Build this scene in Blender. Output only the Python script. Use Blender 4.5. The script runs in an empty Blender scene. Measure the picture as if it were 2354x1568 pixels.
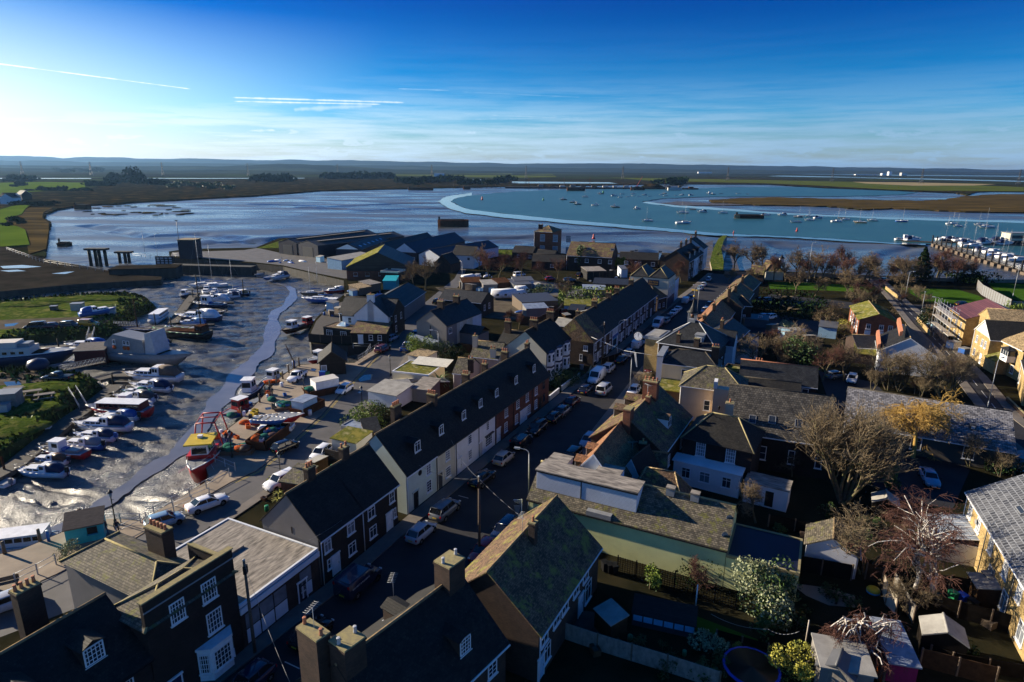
import bpy,math,random
from mathutils import Vector,Matrix
import numpy as np
rnd=random.Random(7)
PI=math.pi
# camera
F,CX,CY,H=1438.0,1177.0,784.0,38.0
PITCH,ROLL=math.radians(15.47),math.radians(0.5)
scn=bpy.context.scene
cam_d=bpy.data.cameras.new('camera');cam=bpy.data.objects.new('camera',cam_d)
scn.collection.objects.link(cam);scn.camera=cam
cam_d.sensor_width=36.0;cam_d.lens=36.0 * F / 2354.0
cam_d.clip_start=0.5;cam_d.clip_end=40000
cam.location=(0,0,H)
cam.rotation_euler=(Matrix.Rotation(PI/2 - PITCH,3,'X') @ Matrix.Rotation(ROLL,3,'Z')).to_euler()
# light
SUN_EL=math.radians(19.0)
SUN_AZ=math.radians(-68.0)
sdir=Vector((math.sin(SUN_AZ)*math.cos(SUN_EL),math.cos(SUN_AZ)*math.cos(SUN_EL),math.sin(SUN_EL)))
sl=bpy.data.lights.new('sun','SUN');sl.energy=5.0;sl.angle=math.radians(0.5);sl.color=(1.0,0.86,0.66)
so=bpy.data.objects.new('sun',sl);scn.collection.objects.link(so)
so.rotation_euler=sdir.to_track_quat('Z','Y').to_euler();so.location=(-200,100,120)
scn.view_settings.view_transform='Standard';scn.view_settings.look='None'
scn.view_settings.exposure=1.1;scn.view_settings.gamma=1.0
OX=[0,0,588.5,1177,1765.5];OY=[0,343.3,649.8,956.3,1261.6]
def ray(x,y):
 a=(x-CX)/F;b=-(y-CY)/F;c=-1.0
 a,b=a*math.cos(ROLL)-b*math.sin(ROLL),a*math.sin(ROLL)+b*math.cos(ROLL)
 t=PI/2-PITCH
 return Vector((a,b*math.cos(t)-c*math.sin(t),b*math.sin(t)+c*math.cos(t)))
def G(x,y,z=0.0):
 d=ray(x,y);k=(z-H)/d.z
 return Vector((d.x*k,d.y*k,z))
def P(t,x,y,z=0.0):
 return G(OX[t % 10]+x/4,OY[t//10]+y/4,z)
 # sky
w=bpy.data.worlds.new('World');scn.world=w;w.use_nodes=True
nt=w.node_tree;N=nt.nodes;L=nt.links
bg=N['Background'];bg.inputs[1].default_value=0.06
sky=N.new('ShaderNodeTexSky');sky.sky_type='NISHITA';sky.sun_disc=False
sky.sun_elevation=SUN_EL;sky.sun_rotation=SUN_AZ;sky.altitude=50;sky.air_density=1.0;sky.dust_density=0.6;sky.ozone_density=3.5
def nd(tree,kind,**kw):
 n=tree.nodes.new(kind)
 for k,v in kw.items():
  if k.startswith('i'):n.inputs[int(k[1:])].default_value=v
  else:setattr(n,k,v)
 return n
def mth(op,a=None,b=None,tree=None,c=None,clamp=False):
 t=tree or nt
 n=t.nodes.new('ShaderNodeMath');n.operation=op;n.use_clamp=clamp
 for i,v in enumerate((a,b,c)):
  if v is None:continue
  if isinstance(v,(int,float)):n.inputs[i].default_value=v
  else:t.links.new(v,n.inputs[i])
 return n.outputs[0]
def ramp(val,stops,tree=None):
 t=tree or nt
 n=t.nodes.new('ShaderNodeValToRGB');cr=n.color_ramp
 while len(cr.elements)<len(stops):cr.elements.new(0.5)
 for e,(p,c) in zip(cr.elements,stops):
  e.position=p;e.color=(c,c,c,1) if isinstance(c,(int,float)) else (*c,1)
 t.links.new(val,n.inputs[0]);return n.outputs[0]
tc=N.new('ShaderNodeTexCoord');dirv=tc.outputs['Generated']
sep=N.new('ShaderNodeSeparateXYZ');L.new(dirv,sep.inputs[0])
def vdot(v):
 n=N.new('ShaderNodeVectorMath');n.operation='DOT_PRODUCT';L.new(dirv,n.inputs[0]);n.inputs[1].default_value=v
 return n.outputs['Value']
hs=N.new('ShaderNodeHueSaturation');hs.inputs['Saturation'].default_value=1.35;hs.inputs['Value'].default_value=1.0
L.new(sky.outputs[0],hs.inputs['Color'])
gm=N.new('ShaderNodeGamma');gm.inputs[1].default_value=1.12;L.new(hs.outputs[0],gm.inputs[0])
mt=ramp(sep.outputs['Z'],[(0.0,(.72,.72,.88)),(.035,(.50,.70,.95)),(.08,(.08,.60,1.0)),(.14,(.004,.46,.80)),(.225,(.002,.25,.62)),(.32,(.34,.56,.78)),(.5,(.50,.66,.86)),(1.0,(.60,.70,.90))])
msun=ramp(vdot(sdir),[(.74,0),(.99,1)])
mxs=N.new('ShaderNodeMix');mxs.data_type='RGBA';L.new(msun,mxs.inputs[0]);L.new(mt,mxs.inputs[6]);mxs.inputs[7].default_value=(.28,.52,.66,1)
mul=N.new('ShaderNodeMix');mul.data_type='RGBA';mul.blend_type='MULTIPLY';mul.inputs[0].default_value=1
L.new(gm.outputs[0],mul.inputs[6]);L.new(mxs.outputs[2],mul.inputs[7])
mp=N.new('ShaderNodeMapping');L.new(dirv,mp.inputs[0]);mp.inputs['Scale'].default_value=(1.6,1.6,26)
mp.inputs['Rotation'].default_value=(0.0,math.radians(1.2),0)
ns=nd(nt,'ShaderNodeTexNoise');ns.inputs['Scale'].default_value=3.2;ns.inputs['Detail'].default_value=8;ns.inputs['Roughness'].default_value=.62
L.new(mp.outputs[0],ns.inputs['Vector'])
cir=ramp(ns.outputs[0],[(.47,0),(.75,1)])
band=ramp(sep.outputs['Z'],[(0.0,.9),(.05,.8),(.09,.4),(.115,.0)])
cir=mth('MULTIPLY',cir,band)
veil=mth('MULTIPLY',ramp(sep.outputs['Z'],[(0,1.0),(.03,.95),(.06,.75),(.09,.35),(.13,.06),(.2,0)]),ramp(ns.outputs[0],[(.36,.25),(.58,.9)]))
mp2=N.new('ShaderNodeMapping');L.new(dirv,mp2.inputs[0]);mp2.inputs['Scale'].default_value=(13,13,50)
ns2=nd(nt,'ShaderNodeTexNoise');ns2.inputs['Scale'].default_value=1.3;ns2.inputs['Detail'].default_value=6;ns2.inputs['Roughness'].default_value=.55
L.new(mp2.outputs[0],ns2.inputs['Vector'])
puff=mth('MULTIPLY',ramp(ns2.outputs[0],[(.555,0),(.63,1)]),ramp(sep.outputs['Z'],[(.0,0),(.015,1),(.05,.9),(.068,0)]))
tot=mth('MAXIMUM',mth('MULTIPLY',cir,.8),mth('MULTIPLY',puff,.8))
nsf=nd(nt,'ShaderNodeTexNoise');nsf.inputs['Scale'].default_value=60;nsf.inputs['Detail'].default_value=4;L.new(dirv,nsf.inputs['Vector'])
for (x0,y0,x1,y1,wd,st) in [(-60,139,447,206,.0012,1.0),(525,224,935,236,.0019,1.0),(530,233,880,240,.0017,1.0),(560,279,1300,272,.0022,.5),(960,296,1700,300,.003,.35),(1500,292,2300,300,.003,.3),(912,204,1035,208,.0020,.35),(1055,211,1340,224,.0016,.25),(1055,261,1340,274,.0018,.6),(1150,258,1600,290,.0018,.5),(670,252,860,243,.0055,.6),(-60,272,160,290,.004,.5),(2140,262,2270,268,.0016,.3)]:
 A,B=ray(x0,y0).normalized(),ray(x1,y1).normalized()
 n_=A.cross(B).normalized();m_=(A+B).normalized();ca=m_.dot(A)
 d_=mth('ABSOLUTE',vdot(n_))
 d_=mth('ADD',d_,mth('MULTIPLY',mth('SUBTRACT',nsf.outputs[0],.5),wd*1.6))
 a_=mth('SUBTRACT',1.0,mth('DIVIDE',d_,wd),clamp=True)
 b_=mth('MULTIPLY',mth('SUBTRACT',vdot(m_),ca),6.0/(1-ca),clamp=True)
 tot=mth('MAXIMUM',tot,mth('MULTIPLY',mth('MULTIPLY',a_,b_),st))
rz_=cam.rotation_euler.to_matrix() @ Vector((1,0,0))
for (x,y,sx,sy,st) in [(1065,304,42,9,1.0),(615,299,26,4,.8),(1485,341,55,8,.6),(180,338,65,7,.6),(1222,341,26,5,.5),(1597,347,18,5,.45),(1655,348,20,4,.4),(290,340,30,5,.5),(1538,268,14,13,.35),(40,280,110,8,.6),(200,246,24,3,.5)]:
 c_=ray(x,y).normalized()
 u_=mth('DIVIDE',mth('SUBTRACT',vdot(rz_),rz_.dot(c_)),sx/F);v_=mth('DIVIDE',mth('SUBTRACT',sep.outputs['Z'],c_.z),sy/F)
 e_=mth('ADD',mth('SUBTRACT',.55,mth('ADD',mth('MULTIPLY',u_,u_),mth('MULTIPLY',v_,v_))),mth('MULTIPLY',mth('SUBTRACT',nsf.outputs[0],.5),2.6))
 tot=mth('MAXIMUM',tot,mth('MULTIPLY',mth('MULTIPLY',e_,1.5,clamp=True),st))
tot=mth('MAXIMUM',tot,mth('MAXIMUM',veil,mth('MULTIPLY',ramp(vdot(sdir),[(.52,0),(.88,.85)]),ramp(sep.outputs['Z'],[(0,1),(.07,.9),(.14,.4),(.2,0)]))))
glow=ramp(vdot(sdir),[(.0,(.26,.42,.60)),(.5,(.50,.66,.80)),(.78,(.85,.93,1.0)),(.95,(1.15,1.05,.92))])
cm=N.new('ShaderNodeVectorMath');cm.operation='SCALE';L.new(glow,cm.inputs[0]);cm.inputs['Scale'].default_value=10.5
mix=N.new('ShaderNodeMix');mix.data_type='RGBA';L.new(tot,mix.inputs[0]);L.new(mul.outputs[2],mix.inputs[6]);L.new(cm.outputs[0],mix.inputs[7])
L.new(mix.outputs[2],bg.inputs[0])
# materials
M={}
def mat(name,c1,c2=None,scale=1.0,rough=.8,bump=0.0,bscale=None,metal=0.0,detail=4,spec=.3,c3=None,lo=.35,hi=.65,kind=None,bw=.3,bh=.1,mort=None,coord='Object',stretch=None,r2=None,rndv=0,mos=None):
 m=bpy.data.materials.new(name);m.use_nodes=True;t=m.node_tree;b=t.nodes['Principled BSDF']
 M[name]=m
 b.inputs['Roughness'].default_value=rough;b.inputs['Metallic'].default_value=metal;b.inputs['Specular IOR Level'].default_value=spec
 c2=c2 or tuple(x*.75 for x in c1)
 if rough>=.9:b.inputs['Specular IOR Level'].default_value=0.0
 tcn=t.nodes.new('ShaderNodeTexCoord');co=tcn.outputs['UV' if kind else ('Object' if coord=='World' else coord)]
 if coord=='World':
  g=t.nodes.new('ShaderNodeNewGeometry');co=g.outputs['Position']
 if stretch:
  mpn=t.nodes.new('ShaderNodeMapping');mpn.inputs['Scale'].default_value=stretch[:3]
  if len(stretch)>3:mpn.inputs['Rotation'].default_value=(0,0,stretch[3])
  t.links.new(co,mpn.inputs[0]);co=mpn.outputs[0]
 n=t.nodes.new('ShaderNodeTexNoise');n.inputs['Scale'].default_value=scale;n.inputs['Detail'].default_value=detail;n.inputs['Roughness'].default_value=.6
 t.links.new(co,n.inputs['Vector'])
 st=[(lo,c1),(hi,c2)] if c3 is None else [(lo,c1),((lo+hi)/2,c2),(hi,c3)]
 col=ramp(n.outputs[0],st,t)
 hgt=n.outputs[0]
 if kind:
  br=t.nodes.new('ShaderNodeTexBrick');t.links.new(co,br.inputs['Vector'])
  br.inputs['Scale'].default_value=1.0;br.inputs['Brick Width'].default_value=bw;br.inputs['Row Height'].default_value=bh
  br.inputs['Mortar Size'].default_value=bh*.09;br.inputs['Mortar Smooth'].default_value=.3;br.inputs['Bias'].default_value=0
  k1=(.5,1.55) if kind=='tile' else (.72,1.2);br.inputs['Color1'].default_value=(k1[0],)*3+(1,);br.inputs['Color2'].default_value=(k1[1],k1[1]*.98,k1[1]*.93,1)
  mo=mort or (.35,.35,.35);br.inputs['Mortar'].default_value=(*mo,1)
  mx=t.nodes.new('ShaderNodeMix');mx.data_type='RGBA';mx.blend_type='MULTIPLY';mx.inputs[0].default_value=1
  t.links.new(col,mx.inputs[6]);t.links.new(br.outputs['Color'],mx.inputs[7]);col=mx.outputs[2]
  hgt=mth('SUBTRACT',1.0,br.outputs['Fac'],tree=t)
  if kind=='tile':
   s=t.nodes.new('ShaderNodeSeparateXYZ');t.links.new(co,s.inputs[0])
   fr=mth('FRACT',mth('DIVIDE',s.outputs[1],bh,tree=t),tree=t)
   hgt=mth('ADD',mth('MULTIPLY',hgt,.4,tree=t),mth('MULTIPLY',mth('SUBTRACT',1.0,fr,tree=t),.6,tree=t),tree=t)
 if mos:
  n3=t.nodes.new('ShaderNodeTexNoise');n3.inputs['Scale'].default_value=mos[1];n3.inputs['Detail'].default_value=5;n3.inputs['Roughness'].default_value=.7
  t.links.new(tcn.outputs['Object'],n3.inputs['Vector'])
  fc=ramp(n3.outputs[0],[(mos[2],0),(mos[2]+.12,1)],t)
  mx=t.nodes.new('ShaderNodeMix');mx.data_type='RGBA';t.links.new(fc,mx.inputs[0]);t.links.new(col,mx.inputs[6]);mx.inputs[7].default_value=(*mos[0],1);col=mx.outputs[2]
 if rndv:
  oi=t.nodes.new('ShaderNodeObjectInfo');h2=t.nodes.new('ShaderNodeHueSaturation');t.links.new(col,h2.inputs['Color'])
  t.links.new(mth('ADD',mth('MULTIPLY',oi.outputs['Random'],rndv,tree=t),1-rndv/2,tree=t),h2.inputs['Value']);col=h2.outputs[0]
 t.links.new(col,b.inputs['Base Color'])
 if r2 is not None:
  n2=t.nodes.new('ShaderNodeTexNoise');n2.inputs['Scale'].default_value=scale*.6;n2.inputs['Detail'].default_value=5;t.links.new(co,n2.inputs['Vector'])
  t.links.new(ramp(n2.outputs[0],[(.38,rough),(.62,r2)],t),b.inputs['Roughness'])
 if bump:
  bp=t.nodes.new('ShaderNodeBump');bp.inputs['Strength'].default_value=1.0;bp.inputs['Distance'].default_value=bump
  if bscale:
   nb=t.nodes.new('ShaderNodeTexNoise');nb.inputs['Scale'].default_value=bscale;nb.inputs['Detail'].default_value=6;nb.inputs['Roughness'].default_value=.72
   t.links.new(co,nb.inputs['Vector']);hgt=nb.outputs[0]
  t.links.new(hgt,bp.inputs['Height']);t.links.new(bp.outputs[0],b.inputs['Normal'])
 return m
def glass(name,c,rough=.08,spec=.6):
 m=mat(name,c,tuple(x*.6 for x in c),scale=.7,rough=rough,spec=spec);return m
mat('red_brick',(.17,.055,.032),(.10,.036,.024),scale=.9,rough=.85,kind='brick',bw=.225,bh=.075,bump=.006,mort=(1.2,1.5,1.6))
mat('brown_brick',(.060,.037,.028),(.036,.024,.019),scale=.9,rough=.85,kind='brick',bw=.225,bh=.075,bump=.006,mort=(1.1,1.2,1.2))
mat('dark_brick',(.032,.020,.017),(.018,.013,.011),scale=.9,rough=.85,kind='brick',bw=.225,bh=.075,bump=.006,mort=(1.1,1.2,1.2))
mat('yellow_brick',(.43,.315,.14),(.30,.21,.09),scale=1.1,rough=.85,kind='brick',bw=.225,bh=.075,bump=.006,mort=(.9,.9,.9))
mat('orange_brick',(.26,.085,.04),(.18,.06,.03),scale=1.1,rough=.85,kind='brick',bw=.225,bh=.075,bump=.006,mort=(1.0,1.1,1.1))
for nm,c in dict(white_render=(.72,.73,.74),cream_render=(.62,.57,.43),mint_render=(.52,.60,.55),buff_render=(.62,.50,.36),grey_render=(.22,.205,.19),green_render=(.74,.76,.36),white_board=(.66,.70,.76),pebble=(.085,.075,.062),dirty_white=(.55,.53,.49)).items():
 mat(nm,c,tuple(x*.86 for x in c),scale=.5,rough=.85,bump=.004,bscale=14,detail=7)
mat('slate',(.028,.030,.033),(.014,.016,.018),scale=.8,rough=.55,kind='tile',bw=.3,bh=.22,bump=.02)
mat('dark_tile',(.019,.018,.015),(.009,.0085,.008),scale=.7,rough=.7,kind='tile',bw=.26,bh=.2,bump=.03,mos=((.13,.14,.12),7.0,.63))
mat('moss_tile',(.15,.13,.095),(.08,.072,.055),scale=1.0,rough=.8,kind='tile',bw=.27,bh=.2,bump=.045,mos=((.14,.14,.03),1.2,.54))
mat('brown_tile',(.20,.125,.075),(.11,.07,.045),scale=.9,rough=.85,kind='tile',bw=.2,bh=.16,bump=.04,mos=((.22,.21,.045),.8,.52))
mat('orange_tile',(.36,.17,.08),(.22,.11,.06),scale=1.0,rough=.85,kind='tile',bw=.2,bh=.16,bump=.04,mos=((.30,.22,.10),.9,.56))
mat('tan_tile',(.42,.31,.17),(.30,.22,.12),scale=1.0,rough=.85,kind='tile',bw=.28,bh=.22,bump=.035)
mat('grey_slate',(.26,.26,.28),(.13,.13,.14),scale=3.5,rough=.62,kind='tile',bw=.55,bh=.32,bump=.035,mort=(.22,.22,.24))
mat('rib_slate',(.085,.09,.10),(.06,.063,.07),scale=1.5,rough=.5,kind='tile',bw=.42,bh=.5,bump=.02,mort=(2.6,2.6,2.6))
mat('maroon_sheet',(.15,.06,.065),(.12,.05,.055),scale=1.0,rough=.5,kind='brick',bw=40.,bh=.5,bump=.03)
mat('moss_roof',(.22,.19,.05),(.10,.11,.025),scale=.7,rough=.95,bump=.05,bscale=5,c3=(.28,.25,.12))
mat('felt',(.36,.32,.27),(.11,.098,.085),scale=.75,rough=.85,bump=.02,bscale=5,detail=8,stretch=(1,4,1,.5))
mat('grey_felt',(.33,.32,.29),(.22,.21,.19),scale=.8,rough=.85,bump=.01,bscale=8,detail=7)
mat('sheet_dark',(.035,.037,.035),(.022,.024,.023),scale=.5,rough=.55,kind='brick',bw=60.,bh=1.0,bump=.03)
mat('pantile',(.10,.092,.078),(.045,.042,.037),scale=.9,rough=.6,kind='tile',bw=.32,bh=.36,bump=.06)
mat('navy_sheet',(.026,.040,.10),(.018,.028,.07),scale=.5,rough=.5,kind='brick',bw=.35,bh=60.,bump=.03)
mat('grey_sheet',(.32,.33,.35),(.24,.25,.27),scale=.6,rough=.45,kind='brick',bw=.3,bh=60.,bump=.02)
mat('ridge',(.30,.22,.12),(.16,.12,.08),scale=3,rough=.9,bump=.01)
mat('dark_ridge',(.09,.08,.065),(.05,.045,.04),scale=3,rough=.9)
for nm,c in dict(white=(.80,.81,.82),cream=(.72,.68,.55),black=(.012,.012,.013),navy=(.012,.022,.07),blue=(.02,.10,.36),skyblue=(.10,.38,.62),teal=(.03,.42,.48),red=(.42,.018,.02),maroon=(.10,.012,.015),orange=(.75,.16,.02),yellow=(.58,.42,.03),green=(.02,.20,.08),grey=(.25,.26,.27),darkgrey=(.06,.062,.065),silver=(.45,.46,.48),lightblue=(.35,.55,.70),pink=(.26,.02,.10),gold=(.7,.42,.06),brown=(.10,.05,.025),beige=(.48,.42,.34)).items():
 mat(nm,c,tuple(x*.82 for x in c),scale=1.6,rough=.42,detail=5)
for nm,c in dict(white=(.82,.82,.83),black=(.010,.010,.012),navy=(.010,.016,.045),blue=(.015,.07,.30),red=(.30,.010,.015),maroon=(.09,.01,.015),silver=(.42,.43,.46),grey=(.12,.13,.15),beige=(.38,.35,.31),lightblue=(.22,.34,.46),orange=(.6,.28,.02)).items():
 m=mat('car_'+nm,c,tuple(x*.9 for x in c),scale=2,rough=.22,metal=.0)
 m.node_tree.nodes['Principled BSDF'].inputs['Coat Weight'].default_value=.8;m.node_tree.nodes['Principled BSDF'].inputs['Coat Roughness'].default_value=.05
glass('glass',(.03,.04,.055));glass('car_glass',(.012,.014,.018),.04);glass('curtain_glass',(.22,.24,.27),.2)
mat('tyre',(.015,.015,.015),rough=.9);mat('rim',(.30,.30,.32),rough=.35,metal=.7)
mat('steel',(.34,.35,.36),(.24,.25,.26),scale=3,rough=.4,metal=.6);mat('galv',(.42,.44,.46),(.30,.32,.34),scale=3,rough=.5,metal=.3)
mat('lens',(.7,.7,.68),rough=.12);mat('taillens',(.45,.01,.01),rough=.2);mat('plate_y',(.65,.45,.03),rough=.5);mat('plate_w',(.75,.75,.72),rough=.5)
mat('wood',(.16,.12,.085),(.09,.068,.05),scale=2,rough=.85,bump=.01,bscale=9,stretch=(1,5,5));mat('old_wood',(.27,.25,.22),(.17,.155,.135),scale=1.5,rough=.9,bump=.01,bscale=6,stretch=(1,4,1))
mat('tarwood',(.020,.018,.016),(.010,.009,.009),scale=1.5,rough=.75,kind='brick',bw=30.,bh=.18,bump=.02);mat('fence_wood',(.20,.115,.06),(.12,.07,.04),scale=2,rough=.9,kind='brick',bw=.15,bh=30.,bump=.01)
mat('dark_fence',(.05,.042,.035),(.03,.026,.022),scale=2,rough=.9,kind='brick',bw=.15,bh=30.,bump=.01)
mat('deck',(.20,.18,.155),(.12,.105,.09),scale=1.2,rough=.85,kind='brick',bw=.16,bh=60.,bump=.02)
mat('pot',(.42,.17,.09),(.30,.12,.07),scale=4,rough=.85);mat('lichen_stone',(.34,.29,.14),(.24,.21,.13),scale=4,rough=.95,bump=.01)
mat('bark',(.17,.135,.09),(.10,.08,.055),scale=3,rough=.95,c3=(.13,.14,.06));mat('birch',(.60,.57,.52),(.25,.22,.19),scale=2.5,rough=.8,lo=.45,hi=.62,stretch=(1,1,3))
mat('twig',(.19,.14,.085),(.11,.08,.05),scale=.6,rough=.95);mat('twig_red',(.13,.065,.05),(.08,.045,.038),scale=.6,rough=.95);mat('twig_gold',(.46,.30,.09),(.28,.18,.06),scale=.6,rough=.9)
mat('twig_pale',(.24,.19,.12),(.14,.105,.065),scale=.6,rough=.95)
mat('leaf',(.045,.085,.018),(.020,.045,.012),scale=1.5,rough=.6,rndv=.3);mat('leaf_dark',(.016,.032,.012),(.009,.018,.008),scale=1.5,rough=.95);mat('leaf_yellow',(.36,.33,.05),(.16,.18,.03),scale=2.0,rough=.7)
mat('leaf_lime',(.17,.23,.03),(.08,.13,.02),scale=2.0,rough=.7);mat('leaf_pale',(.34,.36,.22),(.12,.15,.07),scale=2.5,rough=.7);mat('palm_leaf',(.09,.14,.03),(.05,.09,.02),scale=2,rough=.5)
mat('skin',(.45,.28,.20),rough=.6);mat('denim',(.06,.10,.20),rough=.9);mat('jacket',(.02,.024,.035),rough=.85);mat('hair',(.03,.02,.015),rough=.8)
mat('plastic_blue',(.01,.05,.42),rough=.4);mat('net',(.04,.16,.12),(.02,.07,.06),scale=6,rough=.95,bump=.03,bscale=14);mat('net_o',(.55,.13,.03),(.25,.06,.03),scale=6,rough=.95,bump=.03,bscale=14)
mat('weed',(.05,.05,.018),(.03,.03,.012),scale=2,rough=.8,bump=.03,bscale=6);mat('rust',(.10,.045,.025),(.05,.03,.02),scale=1,rough=.9,bump=.01)
mat('pvc_roof',(.30,.34,.40),(.18,.21,.26),scale=1.2,rough=.25)
# mesh builder
COL=scn.collection
class MB:
 def __init__(s):s.v=[];s.f=[];s.mi=[];s.ml=[];s.sm=[]
 def mid(s,m):
  if m not in s.ml:s.ml.append(m)
  return s.ml.index(m)
 def add(s,vs,fs,m,smooth=False):
  o=len(s.v);s.v+=[tuple(v) for v in vs];k=s.mid(m)
  for f in fs:s.f.append(tuple(i+o for i in f));s.mi.append(k);s.sm.append(smooth)
  return s
 def box(s,x0,y0,z0,x1,y1,z1,m):
  v=[(x0,y0,z0),(x1,y0,z0),(x1,y1,z0),(x0,y1,z0),(x0,y0,z1),(x1,y0,z1),(x1,y1,z1),(x0,y1,z1)]
  return s.add(v,[(3,2,1,0),(4,5,6,7),(0,1,5,4),(1,2,6,5),(2,3,7,6),(3,0,4,7)],m)
 def prism(s,pts,d,m):
  n=len(pts);d=Vector(d);a=[Vector(p) for p in pts]
  v=a+[p+d for p in a]
  nrm=sum(((a[i]).cross(a[(i+1) % n]) for i in range(n)),Vector())
  f=[tuple(range(n)),tuple(range(2*n-1,n-1,-1))]+[(i,i+n,(i+1) % n+n,(i+1) % n) for i in range(n)]
  if nrm.dot(d)>0:f=[tuple(reversed(q)) for q in f]
  return s.add(v,f,m)
 def tube(s,a,b,r0,r1=None,m='steel',n=6,cap=True,smooth=True):
  a=Vector(a);b=Vector(b);r1=r0 if r1 is None else r1
  d=(b-a)
  if d.length<1e-6:return s
  d.normalize();u=d.orthogonal().normalized();w_=d.cross(u)
  v=[]
  for p,r in ((a,r0),(b,r1)):
   for i in range(n):
    t=2*PI*i/n;v.append(p+(u*math.cos(t)+w_*math.sin(t))*r)
  f=[(i,(i+1) % n,(i+1) % n+n,i+n) for i in range(n)]
  if cap:f+=[tuple(range(n-1,-1,-1)),tuple(range(n,2*n))]
  return s.add(v,f,m,smooth)
 def lathe(s,prof,c,m,n=10):
  v=[];k=len(prof)
  for r,z in prof:
   for i in range(n):v.append((c[0]+r*math.cos(2*PI*i/n),c[1]+r*math.sin(2*PI*i/n),c[2]+z))
  f=[(j*n+i,j*n+(i+1) % n,(j+1)*n+(i+1) % n,(j+1)*n+i) for j in range(k-1) for i in range(n)]
  f+=[tuple(range(n-1,-1,-1)),tuple(range((k-1)*n,k*n))]
  return s.add(v,f,m,True)
 def loft(s,rings,m,closed=True,cap=True,smooth=True):
  n=len(rings[0]);v=[p for r in rings for p in r]
  f=[]
  for j in range(len(rings)-1):
   for i in range(n if closed else n-1):
    f.append((j*n+i,j*n+(i+1) % n,(j+1)*n+(i+1) % n,(j+1)*n+i))
  if cap and closed:f+=[tuple(range(n-1,-1,-1)),tuple(range((len(rings)-1)*n,len(rings)*n))]
  return s.add(v,f,m,smooth)
 def mesh(s,name):
  me=bpy.data.meshes.new(name);me.from_pydata(s.v,[],s.f)
  for m in s.ml:me.materials.append(M[m])
  me.polygons.foreach_set('material_index',s.mi);me.polygons.foreach_set('use_smooth',s.sm)
  uv=me.uv_layers.new(name='UVMap');nl=len(me.loops)
  vi=np.empty(nl,int);me.loops.foreach_get('vertex_index',vi);co=np.array(s.v,float).reshape(-1,3)[vi]
  npoly=len(me.polygons);nr=np.empty(npoly*3);me.polygons.foreach_get('normal',nr);nr=nr.reshape(-1,3)
  lt=np.empty(npoly,int);me.polygons.foreach_get('loop_total',lt);nr=np.repeat(nr,lt,0)
  t=np.stack([-nr[:,1],nr[:,0],np.zeros(nl)],1);ln=np.linalg.norm(t,axis=1);flat=ln<.05
  t[flat]=(1,0,0);ln[flat]=1;t /= ln[:,None];bt=np.cross(nr,t);bt[flat]=(0,1,0)
  uvs=np.stack([(co*t).sum(1),(co*bt).sum(1)],1).ravel();uv.data.foreach_set('uv',uvs)
  me.update();return me
 def obj(s,name,parent=None,loc=(0,0,0),rz=0.0):
  return place(s.mesh(name),name,parent,loc,rz)
def place(me,name,parent=None,loc=(0,0,0),rz=0.0,sc=None):
 o=bpy.data.objects.new(name,me);COL.objects.link(o);o.location=loc;o.rotation_euler=(0,0,rz)
 if sc:o.scale=sc
 if parent:o.parent=parent
 return o
def tag(o,label,cat,group=None,kind=None):
 if label:o['label']=label
 if cat:o['category']=cat
 if group:o['group']=group
 if kind:o['kind']=kind
 return o
def thing(name,label,cat,loc=(0,0,0),rz=0.0,group=None):
 o=bpy.data.objects.new(name,None);COL.objects.link(o);o.location=loc;o.rotation_euler=(0,0,rz);o.empty_display_size=.5
 return tag(o,label,cat,group)
def struct(o):o['kind']='structure';return o
def clone(o,loc,rz=0.0,sc=1.0,label=None):
 def rec(s,par):
  c=s.copy();COL.objects.link(c)
  if par:c.parent=par
  for ch in KIDS.get(s.name,[k for k in s.children]):rec(ch,c)
  return c
 c=rec(o,None);c.location=loc;c.rotation_euler=(0,0,rz);c.scale=(sc,sc,sc)
 if label:c['label']=label
 return c
KIDS={}
# setting materials
mat('mud',(.080,.080,.074),(.030,.032,.030),scale=.5,rough=.20,r2=.55,bump=.16,bscale=3.2,coord='World',detail=8,stretch=(1,1,1),spec=.7)
mat('mud_far',(.085,.095,.095),(.028,.032,.034),scale=.02,rough=.12,r2=.42,bump=.20,bscale=.30,coord='World',detail=9,stretch=(.8,2.0,1),spec=1.0)
mat('mud_bank',(.10,.085,.065),(.05,.043,.035),scale=.35,rough=.35,r2=.7,bump=.10,bscale=1.5,coord='World',detail=8)
mat('wetmud',(.10,.10,.10),(.08,.08,.08),scale=.2,rough=.10,bump=.01,bscale=1.2,coord='World',spec=1.0)
mat('sea',(.030,.098,.106),(.020,.075,.084),scale=.02,rough=.34,bump=.16,bscale=.7,coord='World',spec=.18)
mat('stream',(.17,.165,.16),(.12,.12,.12),scale=.2,rough=.16,bump=.004,bscale=2,coord='World',spec=.8)
mat('grass',(.115,.145,.026),(.045,.075,.014),scale=.35,rough=.9,bump=.6,bscale=1.3,coord='World',detail=9,c3=(.17,.165,.05))
mat('far_grass',(.095,.145,.014),(.065,.11,.012),scale=.02,rough=.9,coord='World')
mat('olive_field',(.085,.105,.016),(.055,.070,.014),scale=.01,rough=.95,coord='World')
mat('lawn',(.05,.11,.012),(.035,.08,.010),scale=.5,rough=.9,bump=.03,bscale=6,coord='World')
mat('scrub',(.016,.017,.009),(.009,.010,.006),scale=.05,rough=.95,bump=.5,bscale=.35,coord='World',detail=8,c3=(.075,.050,.020))
mat('saltmarsh',(.11,.075,.026),(.060,.044,.018),scale=.03,rough=.95,bump=.4,bscale=.2,coord='World',detail=8,c3=(.035,.028,.014),stretch=(.5,1.6,1))
mat('fields',(.028,.024,.010),(.014,.014,.008),scale=.0030,rough=.95,coord='World',detail=9,c3=(.035,.052,.012),stretch=(.45,1.6,1),lo=.38,hi=.62)
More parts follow.
